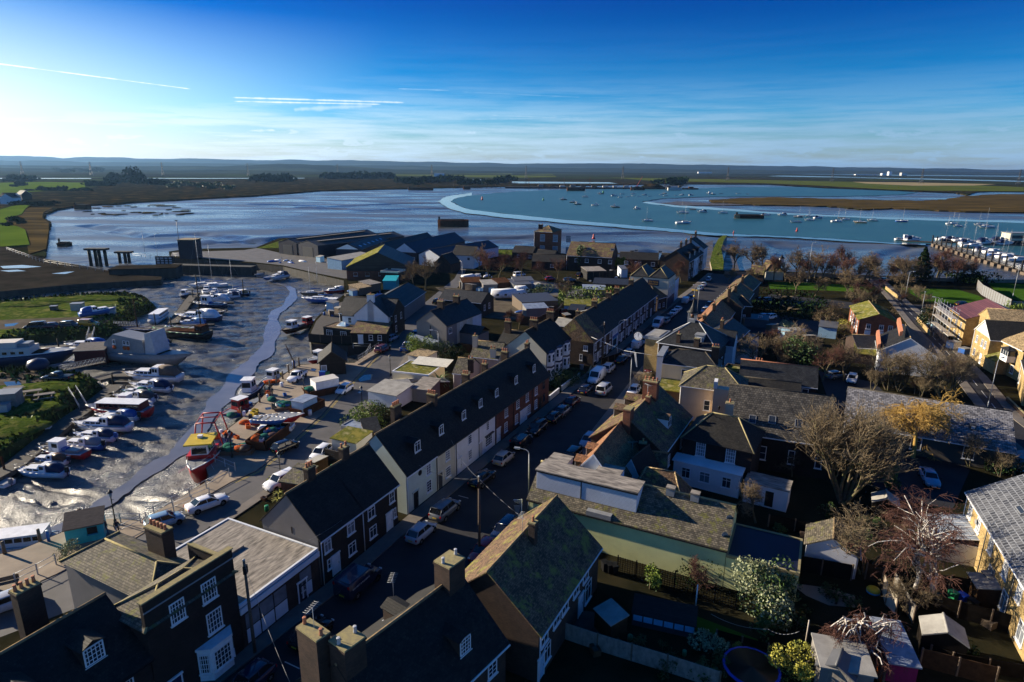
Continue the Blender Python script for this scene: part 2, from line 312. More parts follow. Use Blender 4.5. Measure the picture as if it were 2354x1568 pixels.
mat('hillside',(.022,.028,.016),(.012,.016,.011),scale=.0018,rough=.95,coord='World',detail=9,c3=(.035,.042,.020),stretch=(.6,2.0,1))
mat('asphalt',(.026,.026,.029),(.014,.014,.017),scale=.30,rough=.8,bump=.008,bscale=9,coord='World',detail=9)
mat('road_worn',(.105,.10,.10),(.07,.068,.068),scale=.35,rough=.75,bump=.008,bscale=9,coord='World',detail=9)
mat('pavement',(.17,.15,.13),(.12,.105,.09),scale=.6,rough=.85,bump=.006,bscale=9,coord='World',detail=7)
mat('concrete',(.30,.24,.175),(.20,.16,.12),scale=.35,rough=.85,bump=.008,bscale=6,coord='World',detail=9)
mat('dirt',(.14,.12,.09),(.085,.072,.055),scale=.35,rough=.9,bump=.04,bscale=3,coord='World',detail=9)
mat('garden',(.030,.026,.014),(.013,.014,.008),scale=.25,rough=.95,bump=.05,bscale=2.5,coord='World',detail=9)
mat('quaywall',(.045,.042,.038),(.020,.02,.018),scale=.8,rough=.8,bump=.03,bscale=2,coord='World',detail=8,stretch=(1,1,.3))
mat('puddle',(.03,.03,.032),rough=.04,spec=1.0)
mat('line',(.60,.60,.58),(.35,.35,.34),scale=3,rough=.8);mat('yline',(.55,.40,.06),(.30,.22,.06),scale=3,rough=.8)
def D(pts,z):return [G(x,y,z) for x,y in pts]
rj=random.Random(44)
def jag(pts,ay=.5,n=7):
 o=[]
 for a,b_ in zip(pts,pts[1:]+pts[:1]):
  k=n if abs(a[0]-b_[0])+abs(a[1]-b_[1])>14 and -60<a[0]<2420 else 1
  for j in range(k):o.append((a[0]+(b_[0]-a[0])*j/k+(rj.uniform(-3,3) if j else 0),a[1]+(b_[1]-a[1])*j/k+(rj.uniform(-ay,ay) if j else 0)))
 return o
def T_(t,pts,z):return [P(t,x,y,z) for x,y in pts]
def ccw(p):
 a=sum(p[i].x*p[(i+1) % len(p)].y-p[(i+1) % len(p)].x*p[i].y for i in range(len(p)))
 return p if a>0 else list(reversed(p))
def slab(name,pts,zb,m,side=None):
 p=ccw([Vector(q) for q in pts]);n=len(p);b=MB();b.add(p,[tuple(range(n))],m)
 if zb is not None:
  b.add(p+[Vector((q.x,q.y,zb)) for q in p],[(i,i+n,(i+1) % n+n,(i+1) % n) for i in range(n)],side or m)
 return struct(b.obj(name))
def strip(name,line,wd,z,m,dz=0):
 pts=[Vector((p[0],p[1],z)) for p in line];l,r=[],[]
 for i,p in enumerate(pts):
  d=(pts[min(i+1,len(pts)-1)]-pts[max(i-1,0)]);d.z=0;d.normalize();nn=Vector((-d.y,d.x,0));w_=wd[i] if isinstance(wd,(list,tuple)) else wd
  l.append(p+nn*w_/2);r.append(p-nn*w_/2)
 b=MB();k=len(pts);b.add(l+r,[(i,i+k,i+1+k,i+1) for i in range(k-1)],m)
 return b.obj(name)
 # creek course and mud relief
CREEK=[P(31,-300,1250,-3),P(31,240,1150,-3),P(31,750,930,-3),P(31,1100,700,-3),P(31,1480,430,-3),P(31,1700,290,-3),P(21,1960,1160,-3),P(21,2120,960,-3),P(21,2290,760,-3),P(22,80,640,-3),P(22,150,450,-3),P(22,170,290,-3),P(22,290,200,-3),P(22,340,100,-3),P(22,300,40,-3),P(22,160,0,-3),P(12,100,1180,-3.2),P(11,2050,1170,-3.3),P(11,1560,1130,-3.4)]
CRW=[1.5,1.6,1.8,2,2.4,2.6,3,3.6,3.6,3.2,3,2.6,2.8,2.4,1.6,1.5,1.6,2.0,4.0]
def vnoise(x,y,seed=0):
 xi,yi=np.floor(x).astype(int),np.floor(y).astype(int);fx,fy=x-xi,y-yi;fx=fx*fx*(3-2*fx);fy=fy*fy*(3-2*fy)
 def h(a,b):
  k=(a*374761393+b*668265263+seed*1442695041) & 0x7fffffff;k=((k ^ (k >> 13))*1274126177) & 0x7fffffff
  return ((k ^ (k >> 16)) & 0xffff)/65535.0
 return (h(xi,yi)*(1-fx)+h(xi+1,yi)*fx)*(1-fy)+(h(xi,yi+1)*(1-fx)+h(xi+1,yi+1)*fx)*fy
def fbm(x,y,o=4,seed=0):
 s=0;a=.5
 for i in range(o):s=s+a*vnoise(x*2**i,y*2**i,seed+i);a *= .5
 return s
def segdist(X,Y,line):
 best=np.full(X.shape,1e9);al=np.zeros(X.shape);acc=0.0
 for a,b in zip(line[:-1],line[1:]):
  dx,dy=b[0]-a[0],b[1]-a[1];l2=dx*dx+dy*dy+1e-9
  t=np.clip(((X-a[0])*dx+(Y-a[1])*dy)/l2,0,1);d=np.hypot(X-a[0]-t*dx,Y-a[1]-t*dy)
  m=d<best;best=np.where(m,d,best);al=np.where(m,acc+t*math.sqrt(l2),al);acc+=math.sqrt(l2)
 return best,al
GUL=[D([(200,520),(330,545),(460,540),(600,560),(700,545)],-3.8),D([(1177,560),(1000,548),(800,546),(560,556),(380,568)],-3.8),D([(700,478),(830,484),(1000,481),(1150,478)],-3.8),D([(588,470),(760,476),(900,470),(1020,468)],-3.8),D([(1660,545),(1500,536),(1300,541),(1177,548),(980,552)],-3.6),D([(2100,566),(2060,580),(2020,600),(2010,640)],-3.6),D([(1780,560),(1840,585),(1800,595),(1790,610)],-3.6),D([(1420,560),(1480,562),(1540,575),(1400,590)],-3.6)]
def mudz(X,Y):
 dist,al=segdist(X,Y,[(p.x,p.y) for p in CREEK])
 R_=np.hypot(X,Y)
 near=np.clip((320-Y)/60,0,1)
 bank=-3.15+.85*np.clip((dist-1.2)/13,0,1)**.8
 rid=fbm(al*.22+dist*.05,dist*.05+al*.02,3,3);gl=1-np.abs(rid*2-1)
 z=bank+near*(np.clip(dist/3,0,1)*((fbm(X*.55,Y*.55,5,11)-.5)*.42-.45*np.clip(gl-.82,0,1)/.18*np.clip(dist/6,0,1)))
 far=-3.55+(fbm(X*.03,Y*.06,4,5)-.5)*.5
 for g in GUL:
  gd,_=segdist(X,Y,[(p.x,p.y) for p in g]);gd=gd+(fbm(X*.05,Y*.05,3,9)-.5)*14
  far=far-1.1*np.exp(-(gd/5.0)**2)+.35*np.exp(-((np.abs(gd)-9)/4.0)**2)
 return z*near+far*(1-near)
ys=[34.0]
while ys[-1]<1900:ys.append(ys[-1]+max(.34,ys[-1]*.0050))
ys=np.array(ys);us=np.linspace(-.98,.98,440)
Y=np.repeat(ys[:,None],len(us),1);X=Y*us[None,:]
Z=mudz(X,Y)
nr_,nc=X.shape
idx=np.arange(nr_*nc).reshape(nr_,nc)
q=np.stack([idx[:-1,:-1],idx[:-1,1:],idx[1:,1:],idx[1:,:-1]],-1).reshape(-1,4)
me=bpy.data.meshes.new('mudflat');vv=np.stack([X,Y,Z],-1).reshape(-1,3)
me.vertices.add(len(vv));me.vertices.foreach_set('co',vv.ravel());me.loops.add(q.size);me.loops.foreach_set('vertex_index',q.ravel().astype(np.int32))
me.polygons.add(len(q));me.polygons.foreach_set('loop_start',np.arange(0,q.size,4,dtype=np.int32));me.polygons.foreach_set('use_smooth',np.ones(len(q),bool))
me.update(calc_edges=True);me.materials.append(M['mud']);me.materials.append(M['mud_far']);me.polygons.foreach_set('material_index',(Y[:-1,:-1].ravel()>262).astype(np.int32));struct(place(me,'mudflat'))
cp_,cw_=[],[];rc=random.Random(2)
for i in range(len(CREEK)-1):
 p0,p1,p2,p3=CREEK[max(0,i-1)],CREEK[i],CREEK[i+1],CREEK[min(len(CREEK)-1,i+2)]
 for k in range(14):
  t=k/14;cp_.append(.5*((2*p1)+(p2-p0)*t+(2*p0-5*p1+4*p2-p3)*t*t+(3*p1-3*p2+p3-p0)*t**3)+Vector((rc.uniform(-.06,.06),rc.uniform(-.06,.06),0)));cw_.append((CRW[i]*(1-t)+CRW[i+1]*t)*(1.1+.25*math.sin(i*5.1+k*.45)+rc.uniform(-.05,.05)))
struct(strip('creek_water',cp_,cw_,-2.99,'stream'))
b=MB();b.add([(-16000,20,-5.5),(16000,20,-5.5),(16000,17000,-5.5),(-16000,17000,-5.5)],[(0,1,2,3)],'fields');struct(b.obj('ground'))
# harbour water
wat=D(jag([(1038,463),(1050,455),(1085,449),(1177,441),(1300,435),(1570,434),(1700,430),(1870,430),(2000,435),(2110,442),(2080,447),(1990,450),(1900,452),(1765,451),(1602,453),(1527,456),(1477,463),(1477,466),(1552,476),(1627,481),(1765,488),(1765,491),(1915,498),(2015,503),(2354,513),(2800,530),(2800,640),(2500,640),(2354,590),(2250,575),(2128,560),(2053,558),(1890,547),(1765,541),(1664,537),(1502,522),(1352,509.5),(1177,493),(1088,483),(1063,476)],.45),-3.0)
slab('sea_water',wat,None,'sea')
rim=[(1085,449),(1050,455),(1036,463),(1061,476),(1088,483),(1177,493),(1352,509.5),(1502,522),(1664,537),(1765,541),(1890,547),(2053,558),(2128,560)]
rim2=[(2128,563),(2053,561),(1890,551),(1765,544),(1680,543),(1600,538),(1502,529),(1352,517),(1177,502),(1070,490),(1030,478),(1006,463),(1025,452),(1085,443)]
slab('wet_shore',D(jag(rim+rim2,.7),-3.02),None,'wetmud')
rim3=[(1477,466),(1552,476),(1627,481),(1765,491),(1915,498),(2015,503),(2354,513),(2354,508),(2015,499),(1915,495),(1765,487),(1640,477),(1552,472),(1485,463.5)]
slab('wet_shore',D(jag(rim3,.6),-2.98),None,'wetmud')
# far land
farshore=[(-900,640),(-300,600),(-60,578),(12,566),(66,584),(103,590),(107,560),(110,530),(118,512),(100,500),(105,490),(130,480),(125,474),(190,470),(260,468),(300,464),(420,458),(500,452),(588,449),(650,441),(735,438),(840,435),(1000,431),(1080,430),(1177,428),(1350,426),(1532,422),(1765,423),(1890,431),(2040,437),(2190,442),(2222,448),(2245,441),(2500,436),(3200,446)]
far=D(jag(farshore,.6)[:-6],-2.0)+[Vector((16000,far_y,-2.0)) for far_y in (1500,16500)]+[Vector((-16000,16500,-2.0)),Vector((-16000,600,-2.0))]
slab('marshland',far,-5,'fields','scrub')
slab('saltmarsh',D(jag([(1630,460),(1700,455),(1790,453),(1900,457),(2000,459),(2120,461),(2175,458),(2225,450),(2300,446),(3200,450),(3200,512),(2354,488),(2200,485),(2050,478),(1990,481),(1900,473),(1765,471),(1640,466)],.7),-2.3),-5,'saltmarsh','scrub')
slab('mud_spit',D([(1520,467),(1560,463),(1627,466),(1740,471),(1640,472),(1560,472)],-2.9),None,'mud_bank')
zf=-1.9
def band(name,pts,m,dz=0):return slab(name,D(pts,zf+dz),None,m)
band('scrubland',[(105,490),(130,480),(190,470),(300,464),(588,449),(735,438),(1000,431),(1177,428),(1350,426),(1330,421),(1177,416),(960,413),(700,411),(560,412),(440,416),(330,418),(250,425),(150,440),(60,448),(-200,452),(-200,480),(0,478),(40,468),(75,470)],'scrub')
band('scrubland',[(1177,429),(1532,422.5),(1765,423.5),(1890,431.5),(2190,442.3),(2210,438),(2040,432),(1890,427),(1765,420),(1532,418),(1177,415)],'scrub',.2)
band('field',[(-300,424),(0,420),(100,418),(198,420),(194,436),(120,438),(60,442),(0,447),(-300,454)],'far_grass',.4)
band('field',[(840,401.5),(1000,400),(1177,399),(1177,409),(1000,406),(880,403)],'olive_field',.1)
band('field',[(1177,401),(1270,400),(1280,407),(1177,409)],'olive_field',.15)
band('field',[(1400,408),(1765,414),(1950,418),(2150,422),(2354,430),(2354,440),(2150,438.5),(2040,435.5),(1890,427),(1765,421.5),(1500,416)],'olive_field',.3)
mat('tan_field',(.30,.24,.13),(.22,.18,.10),scale=.01,rough=.95,coord='World')
band('field',[(1960,418),(2100,419.5),(2290,423.5),(2240,426.5),(2100,427),(1990,422)],'tan_field',.5)
band('field',[(360,386.5),(560,390.5),(700,394),(640,396.5),(560,395.5),(400,391)],'far_grass',.1)
band('field',[(110,389.5),(225,384.5),(240,390),(130,392)],'far_grass',.1)
mat('far_water',(.10,.15,.20),rough=.12,spec=1.0)
for pts in ([(-300,410.8),(0,409),(210,409.6),(210,411),(0,411),(-300,413)],[(240,409.2),(460,409.6),(700,409),(700,410),(460,410.8),(240,410.4)],[(480,396.2),(590,393),(900,392.5),(930,395),(700,396.3),(600,397.6)],[(880,389.8),(1177,389),(1400,394.5),(1177,396),(1000,393.5)],[(1045,413),(1110,413),(1110,414.2),(1050,414.2)],[(1177,417.2),(1400,419),(1420,422),(1177,421.5)],[(1400,394.5),(1700,397),(1950,403),(2354,409),(2354,404),(1950,399),(1700,394)],[(1765,405),(2100,412),(2354,418),(2354,416),(2150,411),(1800,403.6)],[(1560,399.6),(1740,402.5),(1740,401.2),(1560,398.6)]):
 band('far_creek',pts,'far_water',.8)
slab('embankment',D([(-400,520),(0,482),(26,474),(72,468),(58,480),(50,492),(14,502),(16,515),(42,521),(58,528),(63,545),(68,562),(12,566),(-400,600)],-1.2),-4,'far_grass','grass')
slab('saltings',D([(52,478),(125,476),(100,488),(97,500),(112,512),(112,530),(106,572),(66,584),(60,545),(56,528),(14,513),(14,502),(50,492)],-1.6),-4,'saltmarsh','scrub')
def hills(name,d0,top,seed,z0,span=(-1.1,1.1),dp=900,m='hillside'):
 us_=np.linspace(span[0],span[1],260);rows=10;vs=[];fs=[]
 for j in range(rows):
  t=j/(rows-1)
  for i,u in enumerate(us_):
   env=min(1,(i/18),((len(us_)-1-i)/18)) if span != (-1.1,1.1) else 1
   yy=d0+dp*(t-.5)*2;xx=u*yy
   hgt=top(u)*env*math.sin(PI*min(1,t*1.15) if t<.87 else PI)**.8
   hgt *= .76+.44*float(fbm(np.array(u*26.0),np.array(t*3.0),4,seed))
   vs.append((xx,yy,z0+max(0,hgt)-6*(j in (0,rows-1))))
 n=len(us_);fs=[(j*n+i,j*n+i+1,(j+1)*n+i+1,(j+1)*n+i) for j in range(rows-1) for i in range(n-1)]
 b=MB();b.add(vs,fs,m,True);struct(b.obj(name))
lerp=lambda u,a:float(np.interp(u,[q[0] for q in a],[q[1] for q in a]))
hills('hills',11500,lambda u:lerp(u,[(-1.1,170),(-.8,165),(-.4,150),(0,135),(.3,128),(.5,112),(.8,90),(1.1,80)]),2,-6,dp=1500)
hills('hills',8200,lambda u:lerp(u,[(-1.1,95),(-.6,75),(-.2,62),(.1,50),(.4,48),(.8,44),(1.1,40)]),5,-6,dp=900)
hills('hills',5400,lambda u:lerp(u,[(-1.1,36),(-.7,28),(-.45,38),(-.36,62),(-.28,50),(-.18,22),(.0,14),(.3,12),(.6,8),(1.1,8)]),8,-4,dp=700)
hills('hills',3900,lambda u:lerp(u,[(-1.1,18),(-.75,16),(-.55,9),(-.4,16),(-.2,4),(1.1,2)]),12,-3.5,dp=350)
# windows and doors (origin: bottom centre on the wall, facing -y)
WC={}
def win_mesh(w,h,st):
 k=(round(w,2),round(h,2),st)
 if k in WC:return WC[k]
 fr='black' if st=='dark' else 'grey' if st=='sky' else 'white'
 b=MB();e=.09 if st != 'sky' else .07;y0,y1=-.055,.02
 b.box(-w/2,y0,0,-w/2+e,y1,h,fr).box(w/2-e,y0,0,w/2,y1,h,fr).box(-w/2+e,y0,h-e,w/2-e,y1,h,fr).box(-w/2+e,y0,0,w/2-e,y1,e,fr)
 g=.045;y2=-.045
 def v(x):b.box(x-g/2,y2,e,x+g/2,y1,h-e,fr)
 def hz_(z):b.box(-w/2+e,y2+.003,z-g/2,w/2-e,y1,z+g/2,fr)
 if st=='sash':
  hz_(h/2);v(0);hz_(h*.27);hz_(h*.74)
  if w>1.05:v(-w/4);v(w/4)
 elif st=='sash2':hz_(h/2);v(0)
 elif st=='sash1':hz_(h/2)
 elif st=='case':v(0);hz_(h*.7)
 elif st=='case3':v(-w/6);v(w/6);hz_(h*.7)
 elif st=='grid':
  for i in range(1,5):v(-w/2+w*i/5)
  for i in range(1,4):hz_(h*i/4)
 elif st=='shop':v(-w/6);v(w/6);hz_(h*.5)
 if st not in ('sky','dark','shop'):b.box(-w/2-.08,-.13,-.09,w/2+.08,.02,0,fr)
 gl=MB();gl.box(-w/2+e,-.02,e,w/2-e,.01,h-e,'curtain_glass' if (st in ('sash','case') and int(w*37+h*11) % 3==0) else 'glass')
 WC[k]=(b.mesh('window'),gl.mesh('pane'));return WC[k]
def window(par,loc,rz,w,h,st,name='window'):
 f,g=win_mesh(w,h,st);o=place(f,name,par,loc,rz);place(g,'pane',o);return o
DC={}
def door(par,loc,rz,w=.95,h=2.05,c='white',fr='white'):
 k=(w,h,c,fr)
 if k not in DC:
  b=MB();b.box(-w/2,-.03,0,w/2,.02,h,c)
  for z0,z1 in ((.15,.85),(1.0,h-.15)):
   for s in (-1,1):b.box(s*w/4-w*.16,-.045,z0,s*w/4+w*.16,-.03,z1,c)
  f=MB();f.box(-w/2-.1,-.07,0,-w/2,.02,h+.1,fr).box(w/2,-.07,0,w/2+.1,.02,h+.1,fr).box(-w/2-.16,-.12,h,w/2+.16,.02,h+.14,fr)
  hd=MB();hd.box(w/2-.14,-.09,.95,w/2-.09,-.045,1.12,'steel')
  DC[k]=(b.mesh('door'),f.mesh('door_frame'),hd.mesh('handle'))
 m=DC[k];o=place(m[0],'door',par,loc,rz);place(m[1],'door_frame',o);place(m[2],'handle',o);return o
CHC={}
def chimney(par,x,y,z0,z1,w=.9,d=.6,pots=2,m='brown_brick',potc='pot',rz=0):
 b=MB();b.box(-w/2,-d/2,z0,w/2,d/2,z1-.25,m).box(-w/2-.06,-d/2-.06,z1-.25,w/2+.06,d/2+.06,z1-.12,m).box(-w/2-.02,-d/2-.02,z1-.12,w/2+.02,d/2+.02,z1,'lichen_stone')
 o=b.obj('chimney',par,(x,y,0),rz)
 for i in range(pots):
  px=0 if pots==1 else -w/2+.18+(w-.36)*(i+.0)/(pots-1)
  if potc not in CHC:CHC[potc]=MB().lathe([(.13,0),(.12,.1),(.10,.38),(.125,.40),(.125,.46),(.08,.46)],(0,0,0),potc,8).mesh('chimney_pot')
  place(CHC[potc],'chimney_pot',o,(px,0,z1))
 return o
def aerial(par,x,y,z,rz=0.0,h=1.5):
 b=MB();b.tube((0,0,0),(0,0,h),.02,m='galv',n=4).tube((-.6,0,h),(.6,0,h),.015,m='galv',n=4)
 for i in range(7):b.tube((-.55+i*.18,-.28,h),(-.55+i*.18,.28,h),.01,m='galv',n=3)
 b.obj('aerial',par,(x,y,z),rz)
def dish(par,x,y,z,rz=0.0):
 b=MB();b.lathe([(.02,0),(.2,.03),(.3,.1),(.29,.1),(.19,.045),(.01,.02)],(0,0,0),'grey',10)
 o=b.obj('satellite_dish',par,(x,y,z));o.rotation_euler=(PI/2,0,rz)
 # a building: front runs from a to b, the inside lies left of it
def house(name,label,a,b_,dp,he,hr,roof='g',wall='brown_brick',rf='slate',win=(),doors=(),chim=(),dorm=(),sky=(),group=None,cat='house',ov=.28,hip=2.5,rm='dark_ridge',z0=0.0,gut='white',plinth=None,wname='wall',par=None,ext=()):
 a=Vector(a[:2]);b2=Vector(b_[:2]);Ln=(b2-a).length;rz=math.atan2((b2-a).y,(b2-a).x)
 if par is None:t=thing(name,label,cat,(a.x,a.y,z0),rz,group)
 else:t=par
 w=MB()
 hx=roof in ('x','hx')
 if roof=='g':w.prism([(0,0,0),(0,0,he),(0,dp/2,hr),(0,dp,he),(0,dp,0)],(Ln,0,0),wall)
 elif roof=='x':w.prism([(0,0,0),(Ln,0,0),(Ln,0,he),(Ln/2,0,hr),(0,0,he)],(0,dp,0),wall)
 elif roof=='m':w.prism([(0,0,0),(0,0,he),(0,dp,hr),(0,dp,0)],(Ln,0,0),wall)
 else:w.box(0,0,0,Ln,dp,he,wall)
 w.obj(wname,t)
 r=MB();th=.12
 def slope(p0,p1,p2,p3):r.prism([p0,p1,p2,p3],(0,0,th),rf)
 if roof=='g':
  k=(hr-he)/(dp/2)
  for s in (0,1):
   y=lambda q:q if s==0 else dp-q
   slope((-.12,y(-ov),he-ov*k+.01),(Ln+.12,y(-ov),he-ov*k+.01),(Ln+.12,y(dp/2),hr+.01),(-.12,y(dp/2),hr+.01))
  r.tube((-.14,dp/2,hr+th),(Ln+.14,dp/2,hr+th),.11,m=rm,n=6)
 elif roof=='x':
  k=(hr-he)/(Ln/2)
  for s in (0,1):
   x=lambda q:q if s==0 else Ln-q
   slope((x(-ov),-.12,he-ov*k+.01),(x(-ov),dp+.12,he-ov*k+.01),(x(Ln/2),dp+.12,hr+.01),(x(Ln/2),-.12,hr+.01))
  r.tube((Ln/2,-.14,hr+th),(Ln/2,dp+.14,hr+th),.11,m=rm,n=6)
 elif roof in ('h','hx'):
  o=ov;z_=he-.05
  A,B,C_,D_=(-o,-o,z_),(Ln+o,-o,z_),(Ln+o,dp+o,z_),(-o,dp+o,z_)
  if roof=='h':R1,R2=(min(hip,Ln/2),dp/2,hr),(max(Ln-hip,Ln/2+.01),dp/2,hr);fs=[(0,1,5,4),(1,2,5),(2,3,4,5),(3,0,4)]
  else:R1,R2=(Ln/2,min(hip,dp/2),hr),(Ln/2,max(dp-hip,dp/2+.01),hr);fs=[(0,1,4),(1,2,5,4),(2,3,5),(3,0,4,5)]
  r.add([A,B,C_,D_,R1,R2],fs+[(3,2,1,0)],rf)
  for p_,q_ in ((A,R1),(B,R1 if hx else R2),(C_,R2),(D_,R2 if hx else R1),(R1,R2)):r.tube(Vector(p_)+Vector((0,0,.02)),Vector(q_)+Vector((0,0,.02)),.09,m=rm,n=5)
 elif roof=='m':slope((-.12,-ov,he-ov*(hr-he)/dp+.01),(Ln+.12,-ov,he-ov*(hr-he)/dp+.01),(Ln+.12,dp+.1,hr+.01+.1*(hr-he)/dp),(-.12,dp+.1,hr+.01+.1*(hr-he)/dp))
 elif roof=='f':
  r.box(.15,.15,he,Ln-.15,dp-.15,he+.1,rf)
  for q in ((-.05,-.05,Ln+.05,.15),(-.05,dp-.15,Ln+.05,dp+.05),(-.05,.15,.15,dp-.15),(Ln-.15,.15,Ln+.05,dp-.15)):r.box(q[0],q[1],he-.1,q[2],q[3],he+max(.18,hr-he),rm if hr-he<.5 else wall)
 ro=r.obj('roof',t)
 if gut and roof in ('g','h','hx','x'):
  g=MB();kk=(hr-he)/(dp/2 if roof=='g' else Ln/2) if roof in ('g','x') else 0
  zz=he-ov*kk-.06
  if roof in ('g','h','hx'):g.box(-.1,-ov-.09,zz,Ln+.1,-ov-.01,zz+.12,gut)
  if roof=='x':
   for s in (-ov-.09,Ln+ov+.01):g.box(s,-.1,zz,s+.08,dp+.1,zz+.12,gut)
  if roof=='x':
   for s in (1,-1):
    x0,x1=(-ov,Ln/2) if s==1 else (Ln+ov,Ln/2)
    g.prism([(x0,-.16,he-ov*kk-.12),(x1,-.16,hr-.12),(x1,-.16,hr+.06),(x0,-.16,he-ov*kk+.06)],(0,.04,0),gut)
  g.tube((.12,-.08,0),(.12,-.08,he-.2),.05,m=gut,n=5)
  g.obj('gutter',t)
 if plinth:MB().box(-.03,-.03,0,Ln+.03,.2,.55,plinth).obj('plinth',t)
 def face(f,s):
  return {'f':((s,-.005),0),'b':((s,dp+.005),PI),'l':((-.005,s),-PI/2),'r':((Ln+.005,s),PI/2)}[f]
 for wi in win:
  f,s,z,ww,hh,st=wi;(x,y),q=face(f,s);window(t,(x,y,z),q,ww,hh,st)
 for di in doors:
  f,s,c=di[:3];(x,y),q=face(f,s);door(t,(x,y,.05),q,c=c,fr=di[3] if len(di)>3 else 'white')
 for c in chim:
  x,y,h=c[:3];kw=c[3] if len(c)>3 else {}
  chimney(t,x,y,he,h,**kw)
 for d in dorm:
  x,side,zb,dw,dh=d[:5];st=d[5] if len(d)>5 else 'case';cheek=d[6] if len(d)>6 else 'dark_brick'
  k=(hr-he)/(dp/2);yb=(zb-he)/k;yt=(zb+dh-he)/k;pk=dw*.24;yp=(zb+dh+pk-he)/k
  g=MB();g.prism([(-dw/2,0,0),(-dw/2,0,dh),(-dw/2,yt-yb,dh)],(dw,0,0),cheek);g.prism([(-dw/2,0,dh),(dw/2,0,dh),(0,0,dh+pk)],(0,yt-yb,0),rf)
  for s in (-1,1):
   e=.14;kx=pk/(dw/2)
   g.prism([(s*(dw/2+e),-.15,dh-e*kx),(s*(dw/2+e),yt-yb,dh-e*kx),(0,yp-yb,dh+pk),(0,-.15,dh+pk)],(0,0,.07),rf)
  if side=='f':o=g.obj('dormer',t,(x,yb,zb))
  else:o=g.obj('dormer',t,(x,dp-yb,zb),PI)
  window(o,(0,-.01,.06),0,dw-.12,dh-.08,st)
 for s_ in sky:
  x,side,zb,sw,sh=s_;k=(hr-he)/(dp/2);ang=math.atan(k);y=(zb-he)/k if roof != 'm' else 0
  f,g_=win_mesh(sw,sh,'sky')
  o=place(f,'skylight',t,(x,y if side=='f' else dp-y,zb+th+.03));o.rotation_euler=(ang-PI/2 if side=='f' else ang-PI/2,0,0 if side=='f' else PI)
  place(g_,'pane',o)
 return t
def wr(f,z,w,h,st,*xs):return [(f,x,z,w,h,st) for x in xs]
# vehicles: origin on the ground, nose towards +x
WH={}
def wheel(par,x,y,r,s):
 k=(r,s)
 if k not in WH:
  t=MB();ring=[(r*.62,-.10),(r*.95,-.105),(r,-.06),(r,.06),(r*.95,.105),(r*.62,.10)]
  t.loft([[(ra*math.cos(a),yy,ra*math.sin(a)) for ra,yy in ring] for a in [2*PI*i/14 for i in range(15)]],'tyre',True,False)
  g=MB();n=12;yo=s*.085
  g.add([(0,yo,0)]+[(r*.62*math.cos(2*PI*i/n),yo*.9,r*.62*math.sin(2*PI*i/n)) for i in range(n)],[(0,1+i,1+(i+1) % n) for i in range(n)],'darkgrey')
  for i in range(5):
   a=2*PI*i/5;u=Vector((math.cos(a),0,math.sin(a)));v=Vector((-math.sin(a),0,math.cos(a)))*.035
   p0=Vector((0,yo*1.15,0));g.add([p0-v,p0+v,p0+u*r*.62+v,p0+u*r*.62-v],[(0,1,2,3),(3,2,1,0)],'rim')
  WH[k]=(t.mesh('tyre'),g.mesh('rim'))
 o=place(WH[k][0],'wheel',par,(x,y,r));place(WH[k][1],'rim',o)
